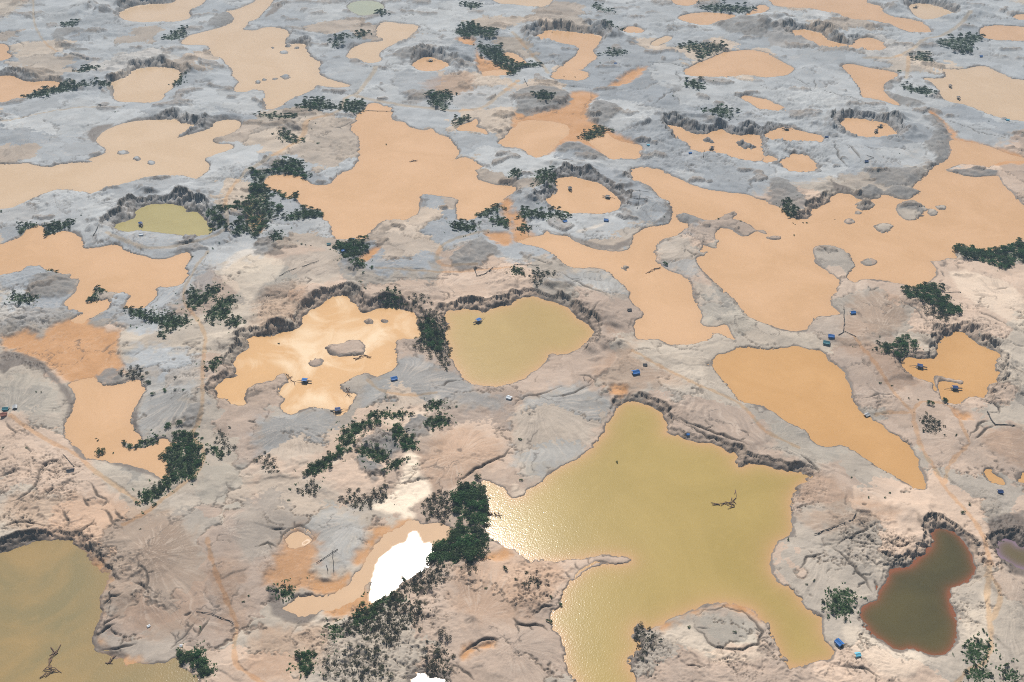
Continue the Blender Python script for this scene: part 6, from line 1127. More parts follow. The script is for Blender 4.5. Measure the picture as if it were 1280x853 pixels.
# wash streaks
c = q.mix(q.remap(streak, .02, .6, 0, .34), c, (.54, .46, .385))
c = q.mix(q.remap(streak, -.08, -.6, 0, .30), c, (.20, .17, .148))
c = q.mix(q.math('MULTIPLY', ledge, .85), c, (.085, .072, .064))  # ledge lines darkened in colour, standing in for shade at the steps
c = q.mix(q.math('MULTIPLY', track, .9), c, (1.0, .83, .65), 'MULTIPLY')
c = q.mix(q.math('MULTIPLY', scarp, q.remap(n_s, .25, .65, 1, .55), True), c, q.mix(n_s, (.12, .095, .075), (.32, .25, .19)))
c = q.mix(q.math('MULTIPLY', crack, .9), c, (.05, .044, .04))  # gullies painted dark: shadow and debris of the groove put into colour
c = q.mix(q.math('MULTIPLY', wet, .9), c, q.mix(n_m, (.085, .067, .056), (.15, .12, .10)))
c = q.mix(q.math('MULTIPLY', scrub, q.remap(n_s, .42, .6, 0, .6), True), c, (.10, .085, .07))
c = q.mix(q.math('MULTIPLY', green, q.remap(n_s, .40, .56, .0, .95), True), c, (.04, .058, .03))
# grain: pebbles, crusts, litter
c = q.mix(q.remap(n_f, .3, .7, .0, .16), c, (.58, .56, .54), 'MULTIPLY')
c = q.mix(q.remap(n_s, .64, .74, 0, .20), c, (.16, .14, .13))
bs.inputs['Roughness'].default_value = .95
rr_ = q.remap(wet, .2, .9, .95, .55); q.lk(rr_, bs.inputs['Roughness'])
bs.inputs['Specular IOR Level'].default_value = .2
q.lk(c, bs.inputs['Base Color'])
bmp = q.n('ShaderNodeBump'); bmp.inputs['Strength'].default_value = .28; bmp.inputs['Distance'].default_value = .9
hh = q.math('ADD', q.math('MULTIPLY', n_s, 1.0), q.math('MULTIPLY', n_f, .35))
q.lk(hh, bmp.inputs['Height']); q.lk(bmp.outputs[0], bs.inputs['Normal'])

# ------------------------------------------------------------------ water materials
WATER = dict(orange=((.555, .35, .195), (.51, .315, .165)), deep=((.515, .30, .125), (.475, .27, .105)), tan=((.54, .40, .265), (.51, .37, .235)),
             plume=((.56, .34, .155), (.70, .53, .345)), yellow=((.385, .275, .105), (.355, .25, .09)), olive=((.36, .31, .135), (.325, .275, .115)),
             olivebig=((.36, .265, .085), (.325, .24, .072)), greenish=((.30, .21, .09), (.215, .175, .085)), mirror=((.45, .275, .135), (.40, .24, .115)),  # greenish: greyer second tone paints dark cloud reflections into the water
             dark=((.088, .072, .026), (.066, .056, .022)), purple=((.14, .11, .045), (.115, .09, .042)), pale=((.36, .38, .27), (.32, .34, .25)))
WAVE = dict(olivebig=(.010, .155), greenish=(.018, .20), mirror=(.002, .165), plume=(.008, .17), dark=(.006, .13))
MW = {}
for k, (ca_, cb_) in WATER.items():
    m, nt, b = new_mat('muddy_water_'+k); q = NB(nt)
    amp, ro = WAVE.get(k, (.010, .18))
    f = q.noise(.011 if k != 'plume' else .02, 4, .55, dist=1.2)
    cc = q.mix(q.remap(f, .42, .62) if k == 'plume' else q.remap(f, .38, .60), ca_, cb_)
    f2 = q.noise(.05, 4, .6, dist=2.5)
    cc = q.mix(q.remap(f2, .52, .75, 0, .35), cc, tuple(v*1.12 for v in ca_))
    at = q.n('ShaderNodeAttribute'); at.attribute_name = 'shore'
    if k in ('olivebig', 'yellow'): cc = q.mix(q.math('MULTIPLY', at.outputs['Fac'], .8), cc, (.47, .28, .14))
    elif k == 'dark': cc = q.mix(q.math('POWER', at.outputs['Fac'], 2.3), cc, (.21, .075, .035))
    elif k == 'purple': cc = q.mix(q.math('POWER', at.outputs['Fac'], 2.0), cc, (.20, .14, .18))
    else: cc = q.mix(q.math('MULTIPLY', at.outputs['Fac'], .6), cc, tuple(v*.88 for v in ca_))
    q.lk(cc, b.inputs['Base Color'])
    b.inputs['IOR'].default_value = 1.33
    b.inputs['Roughness'].default_value = ro
    if k == 'mirror':
        ac = q.n('ShaderNodeAttribute'); ac.attribute_name = 'calm'
        q.lk(q.remap(ac.outputs['Fac'], 0, 1, .5, ro), b.inputs['Roughness'])
    w1 = q.noise(.95, 2, .5, dist=.3); w2 = q.math('MULTIPLY', q.noise(.3, 2, .5), .5)
    bp = q.n('ShaderNodeBump'); bp.inputs['Strength'].default_value = 1.0; bp.inputs['Distance'].default_value = amp*5
    q.lk(q.math('ADD', w1, w2), bp.inputs['Height']); q.lk(bp.outputs[0], b.inputs['Normal'])
    MW[k] = m

# ------------------------------------------------------------------ meshes from the grid
def quad_mesh(name, co, quads, mat, smooth=True, attrs=None):
    me = bpy.data.meshes.new(name)
    nv, nq = len(co), len(quads)
    me.vertices.add(nv); me.vertices.foreach_set('co', np.ascontiguousarray(co, dtype=np.float32).ravel())
    me.loops.add(nq*4); me.loops.foreach_set('vertex_index', np.ascontiguousarray(quads, dtype=np.int32).ravel())
    me.polygons.add(nq); me.polygons.foreach_set('loop_start', np.arange(0, nq*4, 4, dtype=np.int32))
    try: me.polygons.foreach_set('loop_total', np.full(nq, 4, np.int32))
    except Exception: pass
    me.update(calc_edges=True)
    me.polygons.foreach_set('use_smooth', np.full(nq, smooth, bool))
    for an, dat in (attrs or {}).items():
        if dat.ndim == 2:
            a = me.attributes.new(an, 'FLOAT_COLOR', 'POINT'); a.data.foreach_set('color', np.ascontiguousarray(dat, dtype=np.float32).ravel())
        else:
            a = me.attributes.new(an, 'FLOAT', 'POINT'); a.data.foreach_set('value', np.ascontiguousarray(dat, dtype=np.float32).ravel())
    me.materials.append(mat)
    me.validate()
    return me
def link(name, me, parent=None):
    o = bpy.data.objects.new(name, me); COL.objects.link(o); o.parent = parent; return o

SA = np.stack([np.maximum(Z_GREY, 0), Z_DARK, Z_MUD, Z_BRN], -1)
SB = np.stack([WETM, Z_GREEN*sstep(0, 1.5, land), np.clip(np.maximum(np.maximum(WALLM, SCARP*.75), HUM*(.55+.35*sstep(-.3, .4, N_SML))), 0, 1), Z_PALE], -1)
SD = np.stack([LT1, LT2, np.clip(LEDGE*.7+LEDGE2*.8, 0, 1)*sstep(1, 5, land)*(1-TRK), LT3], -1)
SE = np.stack([Z_HAZE_GREY, Z_HAZE_GREY*0, Z_HAZE_GREY*0, Z_HAZE_GREY*0], -1)
SC = np.stack([STREAK*(1-.35*Z_DARK), TRK*sstep(1, 4, land), np.maximum(np.maximum(CRACK, .85*GUL), .8*CREST)*(1-sstep(.5, 1, TRK))*sstep(0, 2, land), Z_SCRUB], -1)
ids = np.arange(NR*NC, dtype=np.int32).reshape(NR, NC)
Q = np.stack([ids[:-1, :-1], ids[:-1, 1:], ids[1:, 1:], ids[1:, :-1]], -1).reshape(-1, 4)
CO = np.stack([X, Y, H], -1).reshape(-1, 3)
tid = TRK_ID[:-1, :-1].reshape(-1).copy()
tid[(land[:-1, :-1].reshape(-1) < 2.0)] = -1
A = {'soil_a': SA.reshape(-1, 4), 'soil_b': SB.reshape(-1, 4), 'soil_c': SC.reshape(-1, 4), 'soil_d': SD.reshape(-1, 4), 'soil_haze': SE.reshape(-1, 4)}
def sub(qs):
    u, inv = np.unique(qs, return_inverse=True)
    return CO[u], inv.reshape(-1, 4), {k: v[u] for k, v in A.items()}
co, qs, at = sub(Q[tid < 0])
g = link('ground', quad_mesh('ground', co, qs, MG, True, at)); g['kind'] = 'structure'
for i in range(len(TRACKS)):
    sel = Q[tid == i]
    if len(sel) < 4: continue
    co, qs, at = sub(sel)
    t = link('dirt_track', quad_mesh('dirt_track', co, qs, MG, True, at)); t['kind'] = 'structure'

# plain beyond the surveyed sheet
def ring():
    B = 20000.0
    i00 = (X[0, 0], Y[0, 0]); i10 = (X[0, -1], Y[0, -1]); i01 = (X[-1, 0], Y[-1, 0]); i11 = (X[-1, -1], Y[-1, -1])
    v = [i00, i10, i11, i01, (-B, -B), (B, -B), (B, B), (-B, B)]
    co = np.array([(a, b, 1.5) for a, b in v])
    qd = np.array([(4, 5, 1, 0), (5, 6, 2, 1), (6, 7, 3, 2), (7, 4, 0, 3)])
    return quad_mesh('plain', co, qd, MG, True, {'soil_a': np.tile((.5, 0, 0, .2), (8, 1)), 'soil_b': np.zeros((8, 4)), 'soil_c': np.zeros((8, 4)), 'soil_d': np.tile((.5, .5, 0, .5), (8, 1)), 'soil_haze': np.zeros((8, 4))})
pl = link('plain', ring()); pl['kind'] = 'structure'

# ponds: level sheets, one object each
for n, (kind, w, d) in enumerate(pond_cells):
    x, y = X[w], Y[w]
    R0, C0 = d.shape
    R1, C1 = (R0-1)//BK*BK, (C0-1)//BK*BK
    if R1 < BK or C1 < BK: continue
    sd = d
    blk = np.full((R1//BK, C1//BK), 99.0, np.float32)
    for a in range(BK+1):
        for b in range(BK+1):
            blk = np.minimum(blk, sd[a:a+R1:BK, b:b+C1:BK][:R1//BK, :C1//BK])
    cells = blk < 3.2
    gx, gy, gd = x[0:R1+1:BK, 0:C1+1:BK], y[0:R1+1:BK, 0:C1+1:BK], sd[0:R1+1:BK, 0:C1+1:BK]
    idp = np.arange(gx.size, dtype=np.int32).reshape(gx.shape)
    qs = np.stack([idp[:-1, :-1], idp[:-1, 1:], idp[1:, 1:], idp[1:, :-1]], -1)[cells]
    u, inv = np.unique(qs, return_inverse=True)
    co = np.stack([gx.ravel()[u], gy.ravel()[u], np.full(len(u), .002*n)], -1)
    ex_ = {}
    if kind == 'mirror':
        cm = np.zeros(d.shape, np.float32)
        for (att, s_) in CALM:
            w2, d2 = sdf(chaikin(pts(s_), True, 1), 12)
            full = np.full(X.shape, 12, np.float32); full[w2] = d2
            cm = np.maximum(cm, 1-sstep(-.6, .6, full[w]+.8*N_SML[w]+.5*N_FIN[w]))
        ex_['calm'] = cm[0:R1+1:BK, 0:C1+1:BK].ravel()[u]
    sh = np.exp(-np.maximum(-gd.ravel()[u], 0)/5.0)
    o = link('pond', quad_mesh('pond', co, inv.reshape(-1, 4), MW[kind], True, dict(ex_, shore=sh))); o['kind'] = 'structure'

# ------------------------------------------------------------------ small-mesh builder
class MB:
    def __init__(s): s.v = []; s.f = []
    def add(s, vs, fs):
        b = len(s.v); s.v += [tuple(v) for v in vs]; s.f += [tuple(b+i for i in f) for f in fs]
    def box(s, c, sz, rz=0.0, taper=1.0):
        cx, cy, cz = c; a, b, h = sz[0]/2, sz[1]/2, sz[2]/2
        co, si = math.cos(rz), math.sin(rz); vs = []
        for k, z in ((1.0, -h), (taper, h)):
            for px, py in ((-a, -b), (a, -b), (a, b), (-a, b)):
                px *= k; py *= k
                vs.append((cx+px*co-py*si, cy+px*si+py*co, cz+z))
        s.add(vs, [(3, 2, 1, 0), (4, 5, 6, 7), (0, 1, 5, 4), (1, 2, 6, 5), (2, 3, 7, 6), (3, 0, 4, 7)])
    def tube(s, P, R, n=6):
        P = [np.array(p, float) for p in P]; vs = []; fs = []
        for i, p in enumerate(P):
            t = P[min(i+1, len(P)-1)]-P[max(i-1, 0)]; t /= (np.linalg.norm(t)+1e-9)
            a = np.cross(t, (0, 0, 1) if abs(t[2]) < .9 else (1, 0, 0)); a /= np.linalg.norm(a); b = np.cross(t, a)
            r = R[i] if hasattr(R, '__len__') else R
            for k in range(n):
                th = math.tau*k/n; vs.append(p+r*(math.cos(th)*a+math.sin(th)*b))
        for i in range(len(P)-1):
            for k in range(n):
                fs.append((i*n+k, i*n+(k+1) % n, (i+1)*n+(k+1) % n, (i+1)*n+k))
        fs.append(tuple(range(n-1, -1, -1))); fs.append(tuple((len(P)-1)*n+k for k in range(n)))
        s.add(vs, fs)
    def mesh(s, name, mat):
        me = bpy.data.meshes.new(name); me.from_pydata(s.v, [], s.f); me.update(); me.materials.append(mat); return me

def plain_mat(name, c1, c2, scale=2.0, rough=.8, objrand=0.0, bump=0.0, spec=.3):
    m, nt, b = new_mat(name); q = NB(nt)
    tc = q.n('ShaderNodeTexCoord').outputs['Object']
    cc = q.mix(q.remap(q.noise(scale, 3, .6, tc), .3, .7), c1, c2)
    if objrand:
        oi = q.n('ShaderNodeObjectInfo').outputs['Random']
        hs = q.n('ShaderNodeHueSaturation'); q.lk(cc, hs.inputs['Color'])
        q.lk(q.remap(oi, 0, 1, 1-objrand, 1+objrand), hs.inputs['Value'])
        q.lk(q.remap(oi, 0, 1, .5-.03, .5+.02), hs.inputs['Hue']); cc = hs.outputs[0]
    q.lk(cc, b.inputs['Base Color']); b.inputs['Roughness'].default_value = rough; b.inputs['Specular IOR Level'].default_value = spec
    return m
def leaf_mat(name, c1, c2):
    m = plain_mat(name, c1, c2, 6, .6, .4)
    nt = m.node_tree; b = next(n for n in nt.nodes if n.type == 'BSDF_PRINCIPLED'); o = next(n for n in nt.nodes if n.type == 'OUTPUT_MATERIAL')
    t = nt.nodes.new('ShaderNodeBsdfTranslucent'); x = nt.nodes.new('ShaderNodeMixShader'); x.inputs[0].default_value = .45
    nt.links.new(b.inputs['Base Color'].links[0].from_socket, t.inputs[0])
    nt.links.new(b.outputs[0], x.inputs[1]); nt.links.new(t.outputs[0], x.inputs[2]); nt.links.new(x.outputs[0], o.inputs[0])
    return m
M_LEAF = leaf_mat('leaf_green', (.020, .062, .016), (.058, .125, .026))
M_LEAFS = leaf_mat('leaf_shrub', (.024, .062, .018), (.070, .125, .030))
M_SCRUB = leaf_mat('leaf_scrub', (.045, .052, .026), (.085, .075, .042))
M_BARK = plain_mat('bark', (.085, .07, .055), (.14, .12, .10), 3, .9)
M_DEAD = plain_mat('dead_wood', (.10, .08, .062), (.17, .14, .11), 3, .9)
M_DRIFT = plain_mat('driftwood', (.14, .085, .055), (.20, .13, .09), 2, .9)
M_PIPE = plain_mat('pipe_black', (.03, .03, .032), (.055, .05, .048), 2, .6)
M_STEEL = plain_mat('engine_steel', (.07, .07, .07), (.12, .10, .09), 3, .5)
M_PLANK = plain_mat('deck_plank', (.16, .13, .10), (.24, .20, .16), 2, .9)
M_DRUM = plain_mat('float_drum', (.05, .07, .12), (.08, .09, .12), 2, .5)
TARP = {k: plain_mat('tarp_'+k, a, b, 1.2, .5) for k, a, b in (
    ('blue', (.015, .11, .36), (.02, .14, .42)), ('navy', (.015, .04, .13), (.02, .06, .19)), ('dark', (.025, .03, .04), (.05, .05, .06)),
    ('white', (.55, .62, .68), (.68, .72, .76)), ('teal', (.03, .14, .18), (.04, .18, .22)), ('grey', (.30, .32, .34), (.38, .40, .42)),
    ('red', (.22, .075, .05), (.28, .11, .08)), ('cyan', (.10, .40, .55), (.16, .48, .62)))}

# ------------------------------------------------------------------ plants
def crown_mesh(name, mat, seed, lobes, leaves, leaf, flat_=.75, open_=0.0):
    r = np.random.default_rng(seed); mb_v = []; mb_f = []
    cen = []
    for k in range(lobes):
        a = r.random()*math.tau; rad = (.15+.6*math.sqrt(r.random()))*(1.0 if k else 0)
        cen.append((rad*math.cos(a), rad*math.sin(a), .55+flat_*(.75-rad)*r.random()*.9, .26+.22*r.random()))
    for k in range(leaves):
        cx, cy, cz, cr = cen[r.integers(lobes)]
        v = r.normal(size=3); v /= np.linalg.norm(v)
        if v[2] < -.3: v[2] *= -1
        rho = cr*(.55+.5*r.random()**.6)
        p = np.array((cx, cy, cz))+v*rho*np.array((1, 1, flat_))
        nrm = v+.8*r.normal(size=3); nrm /= np.linalg.norm(nrm)
        a = np.cross(nrm, r.normal(size=3)); a /= np.linalg.norm(a); b = np.cross(nrm, a)
        s = leaf*(.6+.8*r.random())
        base = len(mb_v)
        mb_v += [tuple(p-a*s*.9), tuple(p-b*s*.5), tuple(p+a*s*.9+nrm*s*.2), tuple(p+b*s*.5)]
        mb_f.append((base, base+1, base+2, base+3))
    me = bpy.data.meshes.new(name); me.from_pydata(mb_v, [], mb_f); me.update(); me.materials.append(mat)
    return me, cen
def trunk_mesh(name, mat, cen, seed, r0=.07, bare=0):
    r = np.random.default_rng(seed); m = MB()
    m.tube([(0, 0, -.15), (.03, .02, .2), (.0, .04, .5)], [r0, r0*.75, r0*.5], 6)
    for (cx, cy, cz, cr) in cen[:6]:
        m.tube([(0, .02, .3), (cx*.5, cy*.5, .3+(cz-.3)*.6), (cx, cy, cz+cr*.3)], [r0*.5, r0*.32, r0*.12], 5)
    for k in range(bare):
        a = r.random()*math.tau; l = .5+.5*r.random(); z = .4+.7*r.random()
        m.tube([(0, 0, .15), (l*.45*math.cos(a), l*.45*math.sin(a), z*.6), (l*math.cos(a+.3), l*math.sin(a+.3), z)], [r0*.4, r0*.25, r0*.08], 4)
    return m.mesh(name, mat)
PROTO = {'tree': [], 'shrub': [], 'scrub': []}
for k in range(5):
    me, cen = crown_mesh('crown', M_LEAF, 100+k, 11, 620, .105, .85); PROTO['tree'].append((me, trunk_mesh('trunk', M_BARK, cen, k, .07)))
    me, cen = crown_mesh('foliage', M_LEAFS, 200+k, 7, 300, .13, .7); PROTO['shrub'].append((me, trunk_mesh('stem', M_BARK, cen, k, .05)))
    me, cen = crown_mesh('foliage', M_SCRUB, 300+k, 7, 230, .115, .7); PROTO['scrub'].append((me, trunk_mesh('stem', M_DEAD, cen, k, .045, 9)))
PART = {'tree': ('crown', 'trunk'), 'shrub': ('foliage', 'stem'), 'scrub': ('foliage', 'stem')}
ONAME = {'tree': 'tree', 'shrub': 'shrub', 'scrub': 'scrub_bush'}
CAT = {'tree': 'tree', 'shrub': 'shrub', 'scrub': 'bush'}
n_plants = 0
def plant(kind, x, y, r, label, group=None):
    global n_plants
    n_plants += 1
    e = bpy.data.objects.new(ONAME[kind], None); COL.objects.link(e); e.empty_display_size = .5
    z = max(height_at(x, y), -.2)
    e.location = (x, y, z-.05*r); e.rotation_euler = (0, 0, random.random()*math.tau)
    s = r*(1.0 if kind == 'tree' else .95)
    e.scale = (s, s*random.uniform(.85, 1.15), s*random.uniform(.6, .95))
    e['label'] = label; e['category'] = CAT[kind]
    if group: e['group'] = group
    fo, st = random.choice(PROTO[kind])
    link(PART[kind][0], fo, e); link(PART[kind][1], st, e)
def inside(p, x, y):
    c_ = False; n = len(p); j = n-1
    for i in range(n):
        if (p[i][1] > y) != (p[j][1] > y) and x < (p[j][0]-p[i][0])*(y-p[i][1])/(p[j][1]-p[i][1])+p[i][0]: c_ = not c_
        j = i
    return c_
def in_view(x, y, m=.03):
    dep = np.interp(y, ROW_Y, ROW_D)
    if abs(x/dep) > .514+m: return False
    return ROW_Y[0] < y < ROW_Y[-1]
cand = {'tree': [], 'shrub': [], 'scrub': []}; under = []
for gi, (att, lab, s) in enumerate(PLANT_PATCHES):
    kind, sp, r0, r1 = att[0], float(att[1])*1.0, float(att[2]), float(att[3])
    p = pts(s); (xa, ya), (xb, yb) = p.min(0), p.max(0)
    got = []
    tries = int(60+18*(xb-xa)*(yb-ya)/(sp*sp))
    for _ in range(min(tries, 6000)):
        x, y = random.uniform(xa, xb), random.uniform(ya, yb)
        if not inside(p, x, y): continue
        if kind != 'tree' or random.random() < .5: x += random.gauss(0, sp*.45); y += random.gauss(0, sp*.45)
        under.append((x, y, kind))
        if random.random() < (.05 if kind == 'scrub' else .2): under.append((x+random.gauss(0, 6), y+random.gauss(0, 6), kind))
        if any((x-a)**2+(y-b)**2 < (sp*.92)**2 for a, b, _ in got): continue
        if sample(D, x, y) < -1.5 or not in_view(x, y): continue
        got.append((x, y, random.uniform(r0, r1)*(1.0 if random.random() < .7 else .6)))
    for x, y, r in got: cand[kind].append((r/np.hypot(CAM_H, y), x, y, r, lab))
rest = []
for kind, L in cand.items():
    L.sort(key=lambda t: -t[0])
    print('plants', kind, len(L))
    for (k_, x, y, r, lab) in L[:285]:
        plant(kind, x, y, r, lab, 'plants: '+lab[:46])
    for (k_, x, y, r, lab) in L[285:]:
        rest.append((x, y, r))
for (att, lab, s) in SINGLE_PLANTS:
    p = pts(s)[0]; plant(att[0], p[0], p[1], float(att[1])*1.15, lab)
tb = MB()
for k in range(1): pass
for (att, s) in TUFTS:
    for x, y in pts(s):
        plant('shrub', x, y, random.uniform(1.0, 1.6), 'tiny dark bush dotted alone on bare ground or shallow mud', 'tiny dark bushes dotted about')
# the plants past the count that can be told apart: one far stand of shrubs
CV = []
for me, _ in PROTO['shrub']:
    a_ = np.empty(len(me.vertices)*3, np.float32); me.vertices.foreach_get('co', a_); CV.append(a_.reshape(-1, 3))
fv = []
for (x, y, r) in rest:
    c_ = random.choice(CV); th = random.random()*math.tau; co_, si_ = math.cos(th)*r*1.12, math.sin(th)*r*1.12
    z = max(height_at(x, y), 0)
    fv.append(np.stack([c_[:, 0]*co_-c_[:, 1]*si_+x, c_[:, 0]*si_+c_[:, 1]*co_+y, c_[:, 2]*r*1.1+z], -1))
if fv:
    fv = np.concatenate(fv)
    o = link('far_shrubs', quad_mesh('far_shrubs', fv, np.arange(len(fv)).reshape(-1, 4), M_LEAFS, False)); o['kind'] = 'stuff'
    o['label'] = 'far low shrubs massed in dark green patches'; o['category'] = 'shrubbery'
# undergrowth between the plants
uv, uf, sv, sf = [], [], [], []
random.shuffle(under)
for (x, y, kind) in under[:26000]:
    if sample(D, x, y) < -.5: continue
    z = max(height_at(x, y), 0)
    sc_ = .55 if kind == 'scrub' else .75
    V_, F_ = (sv, sf) if kind == 'scrub' else (uv, uf)
    for k in range(2 if kind == 'scrub' else 3):
        a = random.random()*math.tau; t = random.uniform(.2, 1.2); s = sc_*random.uniform(.6, 1.4)
        px, py = x+random.gauss(0, .8), y+random.gauss(0, .8)
        b = len(V_); ca_, sa_ = math.cos(a)*s, math.sin(a)*s
        V_ += [(px-ca_, py-sa_, z+.05), (px+sa_*.5, py-ca_*.5, z+.2*s), (px+ca_, py+sa_, z+t*s), (px-sa_*.5, py+ca_*.5, z+.35*s)]
        F_.append((b, b+1, b+2, b+3))
for nm_, V_, F_, m_, lab, ct in (('undergrowth', uv, uf, M_LEAFS, 'low green undergrowth between the shrubs and trees', 'undergrowth'),
                            ('dry_brush', sv, sf, M_SCRUB, 'dry grey brown brush between the scrub bushes', 'brush')):
    me = bpy.data.meshes.new(nm_); me.from_pydata(V_, [], F_); me.update(); me.materials.append(m_)
    o = link(nm_, me); o['kind'] = 'stuff'; o['label'] = lab; o['category'] = ct

# ------------------------------------------------------------------ dredge rafts, tarp shelters, pipes, driftwood
def root(name, label, cat, loc, rz, sc=1.0, group=None):
    e = bpy.data.objects.new(name, None); COL.objects.link(e); e.location = loc; e.rotation_euler = (0, 0, rz); e.scale = (sc,)*3
    e['label'] = label; e['category'] = cat
    if group: e['group'] = group
    return e
def roof_mesh(L, W, z0, z1, sag, mat, name):
    nx, ny = 7, 7; vs = []; fs = []
    r = random.Random(len(name)+int(L*100))
    for layer in (0, -.06):
        for i in range(nx):
            for j in range(ny):
                u, v = i/(nx-1)*2-1, j/(ny-1)*2-1
                z = z1-(z1-z0)*abs(v)-sag*(1-u*u)*(1-abs(v))*.6-sag*math.sin(abs(v)*math.pi)*.7+r.uniform(-.05, .05)+layer
                vs.append((u*L/2, v*W/2, z))
    n = nx*ny
    for i in range(nx-1):
        for j in range(ny-1):
            a = i*ny+j; fs.append((a, a+ny, a+ny+1, a+1)); fs.append((n+a, n+a+1, n+a+ny+1, n+a+ny))
    for i in range(nx-1):
        a = i*ny; fs.append((a, n+a, n+a+ny, a+ny)); b = a+ny-1; fs.append((b, b+ny, n+b+ny, n+b))
    for j in range(ny-1):
        fs.append((j, j+1, n+j+1, n+j)); b = (nx-1)*ny+j; fs.append((b, n+b, n+b+1, b+1))
    me = bpy.data.meshes.new(name); me.from_pydata(vs, [], fs); me.update(); me.materials.append(mat); return me
ROOF_R = {k: roof_mesh(5.2, 4.6, 2.6, 3.4, .15, TARP[k], 'roof') for k in TARP}
ROOF_H = {k: roof_mesh(6.6, 5.4, 2.0, 3.5, .3, TARP[k], 'roof') for k in TARP}
def one(fn, name, mat):
    m = MB(); fn(m); return m.mesh(name, mat)
POST = one(lambda m: m.tube([(0, 0, 0), (.02, 0, 1.4), (0, 0, 2.75)], [.09, .08, .07], 6), 'post', M_PLANK)
FLOATM = one(lambda m: m.tube([(-3.6, 0, .1), (-3.2, 0, .12), (3.2, 0, .12), (3.7, 0, .3)], [.2, .42, .42, .15], 8), 'float', M_DRUM)
PLANKM = one(lambda m: m.box((0, 0, .6), (.8, 4.4, .1)), 'plank', M_PLANK)
FLYW = one(lambda m: m.tube([(.85, 0, 1.0), (1.2, 0, 1.0)], .45, 10), 'flywheel', M_PIPE)
EXH = one(lambda m: m.tube([(-.4, .2, 1.4), (-.4, .2, 2.2), (-.6, .2, 2.35)], .09, 6), 'exhaust', M_PIPE)
def _eng(m):
    m.box((0, 0, 1.05), (1.5, .8, .8), 0, .9); m.box((-.2, 0, 1.5), (.8, .5, .16), 0, .8)
ENGINE = one(_eng, 'engine', M_STEEL)
def _boom(m):
    m.tube([(2.4, .5, 1.0), (5.0, .7, 1.6), (8.5, .9, .5), (10.0, 1.0, -.3)], [.14, .16, .16, .14], 6); m.tube([(2.4, -.5, 1.0), (5.2, .5, 1.6)], .08, 5)
BOOM = one(_boom, 'boom', M_PIPE)
def _slu(m):
    m.box((-4.8, 0, 1.5), (4.0, 1.3, .12)); m.box((-4.8, .65, 1.7), (4.0, .08, .5)); m.box((-4.8, -.65, 1.7), (4.0, .08, .5))
    m.tube([(-6.3, 0, -.2), (-6.3, 0, 1.45)], .08, 5)
SLUICE = one(_slu, 'sluice', M_PLANK)
def raft(col, sc, deg, label, x, y):
    e = root('dredge_raft', label, 'raft', (x, y, .12), math.radians(deg), sc*.85, 'dredge rafts on the ponds')
    for s in (-1, 1):
        f_ = link('float', FLOATM, e); f_.location = (0, 1.6*s, 0)
    for k in range(7):
        p_ = link('plank', PLANKM, e); p_.location = (-2.7+.9*k, 0, 0)
    for a in (-2.3, 2.3):
        for b in (-1.9, 1.9):
            p_ = link('post', POST, e); p_.location = (a, b, .5)
    r_ = link('roof', ROOF_R[col], e); r_.location = (0, 0, .35)
    en = link('engine', ENGINE, e); link('flywheel', FLYW, en); link('exhaust', EXH, en); link('boom', BOOM, e); link('sluice', SLUICE, e)
SHEETS = {k: one(lambda m: m.add([(-3.1, -2.45, .1), (3.1, -2.45, .1), (3.1, -2.4, 2.0), (-3.1, -2.4, 2.0), (-3.1, -2.5, .1), (3.1, -2.5, .1), (3.1, -2.45, 2.0), (-3.1, -2.45, 2.0)],
         [(0, 1, 2, 3), (7, 6, 5, 4), (0, 4, 5, 1), (2, 6, 7, 3), (1, 5, 6, 2), (3, 7, 4, 0)]), 'side_sheet', TARP[k]) for k in TARP}
RIDGEP = one(lambda m: m.tube([(-3.5, 0, 3.35), (3.5, 0, 3.35)], .08, 6), 'ridge_pole', M_PLANK)
BENCH = one(lambda m: (m.box((0, 0, .75), (2.2, .8, .08)), m.box((-.95, 0, .36), (.1, .7, .71)), m.box((.95, 0, .36), (.1, .7, .71))), 'table', M_PLANK)
DRUMM = one(lambda m: m.tube([(0, 0, 0), (0, 0, .45), (0, 0, .9)], [.3, .31, .3], 10), 'fuel_drum', M_DRUM)
def shelter(col, sc, deg, label, x, y):
    e = root('tarp_shelter', label, 'shelter', (x, y, height_at(x, y)), math.radians(deg), sc, 'tarp shelters on the banks')
    link('roof', ROOF_H[col], e); link('ridge_pole', RIDGEP, e); link('side_sheet', SHEETS[col], e)
    for a in (-3.0, 3.0):
        for b in (-2.3, 2.3):
            p_ = link('post', POST, e); p_.location = (a, b, -.3); p_.scale = (1, 1, .88)
    t_ = link('table', BENCH, e); t_.location = (.5, 0, 0)
    d_ = link('fuel_drum', DRUMM, e); d_.location = (3.9, 1.2, 0)
for att, lab, s in RAFTS:
    p = pts(s)[0]; raft(att[0], float(att[1]), float(att[2]), lab, p[0], p[1])
for att, lab, s in SHELTERS_AND_LITTER:
    p = pts(s)[0]; shelter(att[0], float(att[1])*.66, float(att[2]), lab, p[0], p[1])
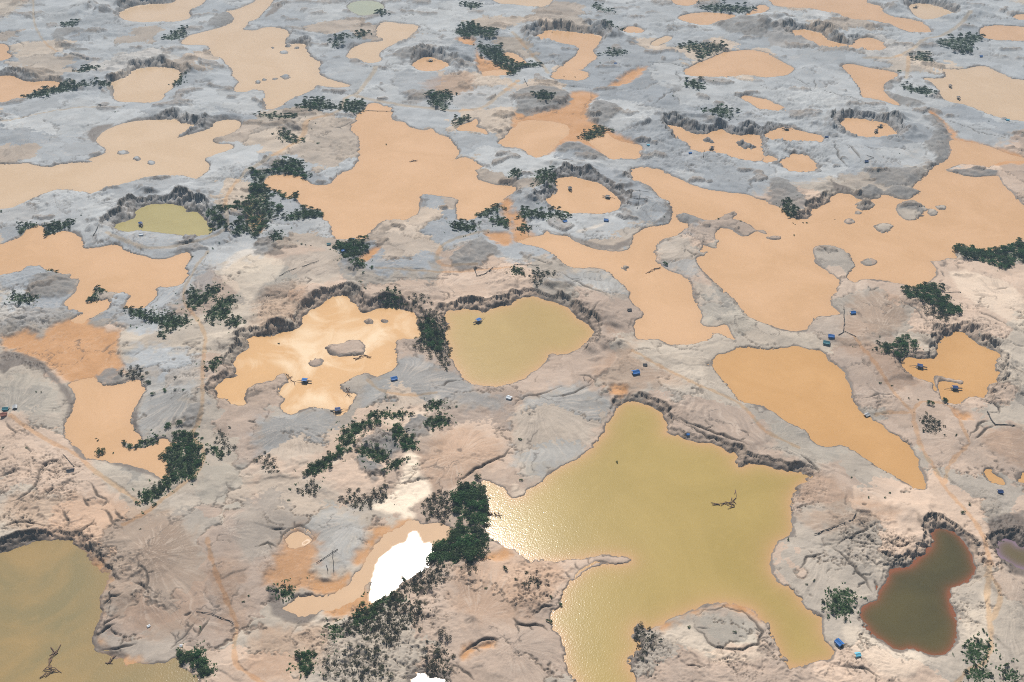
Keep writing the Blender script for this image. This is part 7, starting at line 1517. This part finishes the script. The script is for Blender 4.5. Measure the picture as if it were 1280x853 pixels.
for att, lab, s in PIPES:
    p = pts(s); r = float(att[0])*.75
    P = []
    for k in range(len(p)-1):
        n = max(2, int(np.hypot(*(p[k+1]-p[k]))/3))
        for i in range(n): P.append(p[k]+(p[k+1]-p[k])*i/n)
    P.append(p[-1]); P = np.array(P)+np.random.default_rng(len(lab)).normal(0, .18, (len(P), 2))
    zz = np.array([max(height_at(x, y), 0) for x, y in P])
    zz = np.convolve(np.pad(zz, 2, 'edge'), np.ones(5)/5, 'valid')+.6
    e = root('sluice_pipe', lab, 'pipe', (P[0][0], P[0][1], zz[0]), 0, 1, 'dark sluice pipes on the ground')
    m = MB(); m.tube([(x-P[0][0], y-P[0][1], z-zz[0]) for (x, y), z in zip(P, zz)], r*.45, 8); link('pipe', m.mesh('pipe', M_PIPE), e)
    for k in range(1, len(P), 4):
        m = MB(); x, y = P[k]-P[0]; z = zz[k]-zz[0]; m.box((x, y, z-.75), (r*1.9, r*1.1, .9), .4)
        link('trestle', m.mesh('trestle', M_DEAD), e)
for att, lab, s in DRIFTWOOD:
    p = pts(s); wd_ = float(att[0]); r = random.Random(lab)
    z0 = max(height_at(p[0][0], p[0][1]), 0)
    e = root('driftwood_heap', lab, 'driftwood', (p[0][0], p[0][1], z0), 0, 1)
    for k in range(len(p)-1):
        a, b = p[k]-p[0], p[k+1]-p[0]; L = max(np.hypot(*(b-a)), 1)
        for i in range(int(3+L*wd_/16)):
            t = r.random(); c_ = a+(b-a)*t; th = math.atan2(*(b-a)[::-1])+r.gauss(0, .45); l = r.uniform(1.5, 4.0)
            ox, oy = r.gauss(0, wd_*.16), r.gauss(0, wd_*.16); zt = r.uniform(-.1, .7)
            m = MB(); dx, dy = math.cos(th)*l, math.sin(th)*l
            m.tube([(c_[0]+ox-dx, c_[1]+oy-dy, zt), (c_[0]+ox, c_[1]+oy+r.uniform(-.3, .3), zt+r.uniform(0, .4)), (c_[0]+ox+dx, c_[1]+oy+dy, zt+r.uniform(-.2, .6))], [.32, .27, .12], 6)
            link('log', m.mesh('log', M_DRIFT), e)

# ------------------------------------------------------------------ haze
hm = bpy.data.materials.new('haze_air'); hm.use_nodes = True; hn = hm.node_tree; hn.nodes.clear()
ho = hn.nodes.new('ShaderNodeOutputMaterial'); hv = hn.nodes.new('ShaderNodeVolumePrincipled')
hv.inputs['Color'].default_value = (.55, .80, 1.0, 1); hv.inputs['Density'].default_value = .00011; hv.inputs['Anisotropy'].default_value = 0.0
hn.links.new(hv.outputs[0], ho.inputs['Volume'])
m = MB(); m.box((0, 0, 257), (42000, 42000, 524)); hz = link('haze', m.mesh('haze', hm)); hz['kind'] = 'stuff'
print('plants built', n_plants)
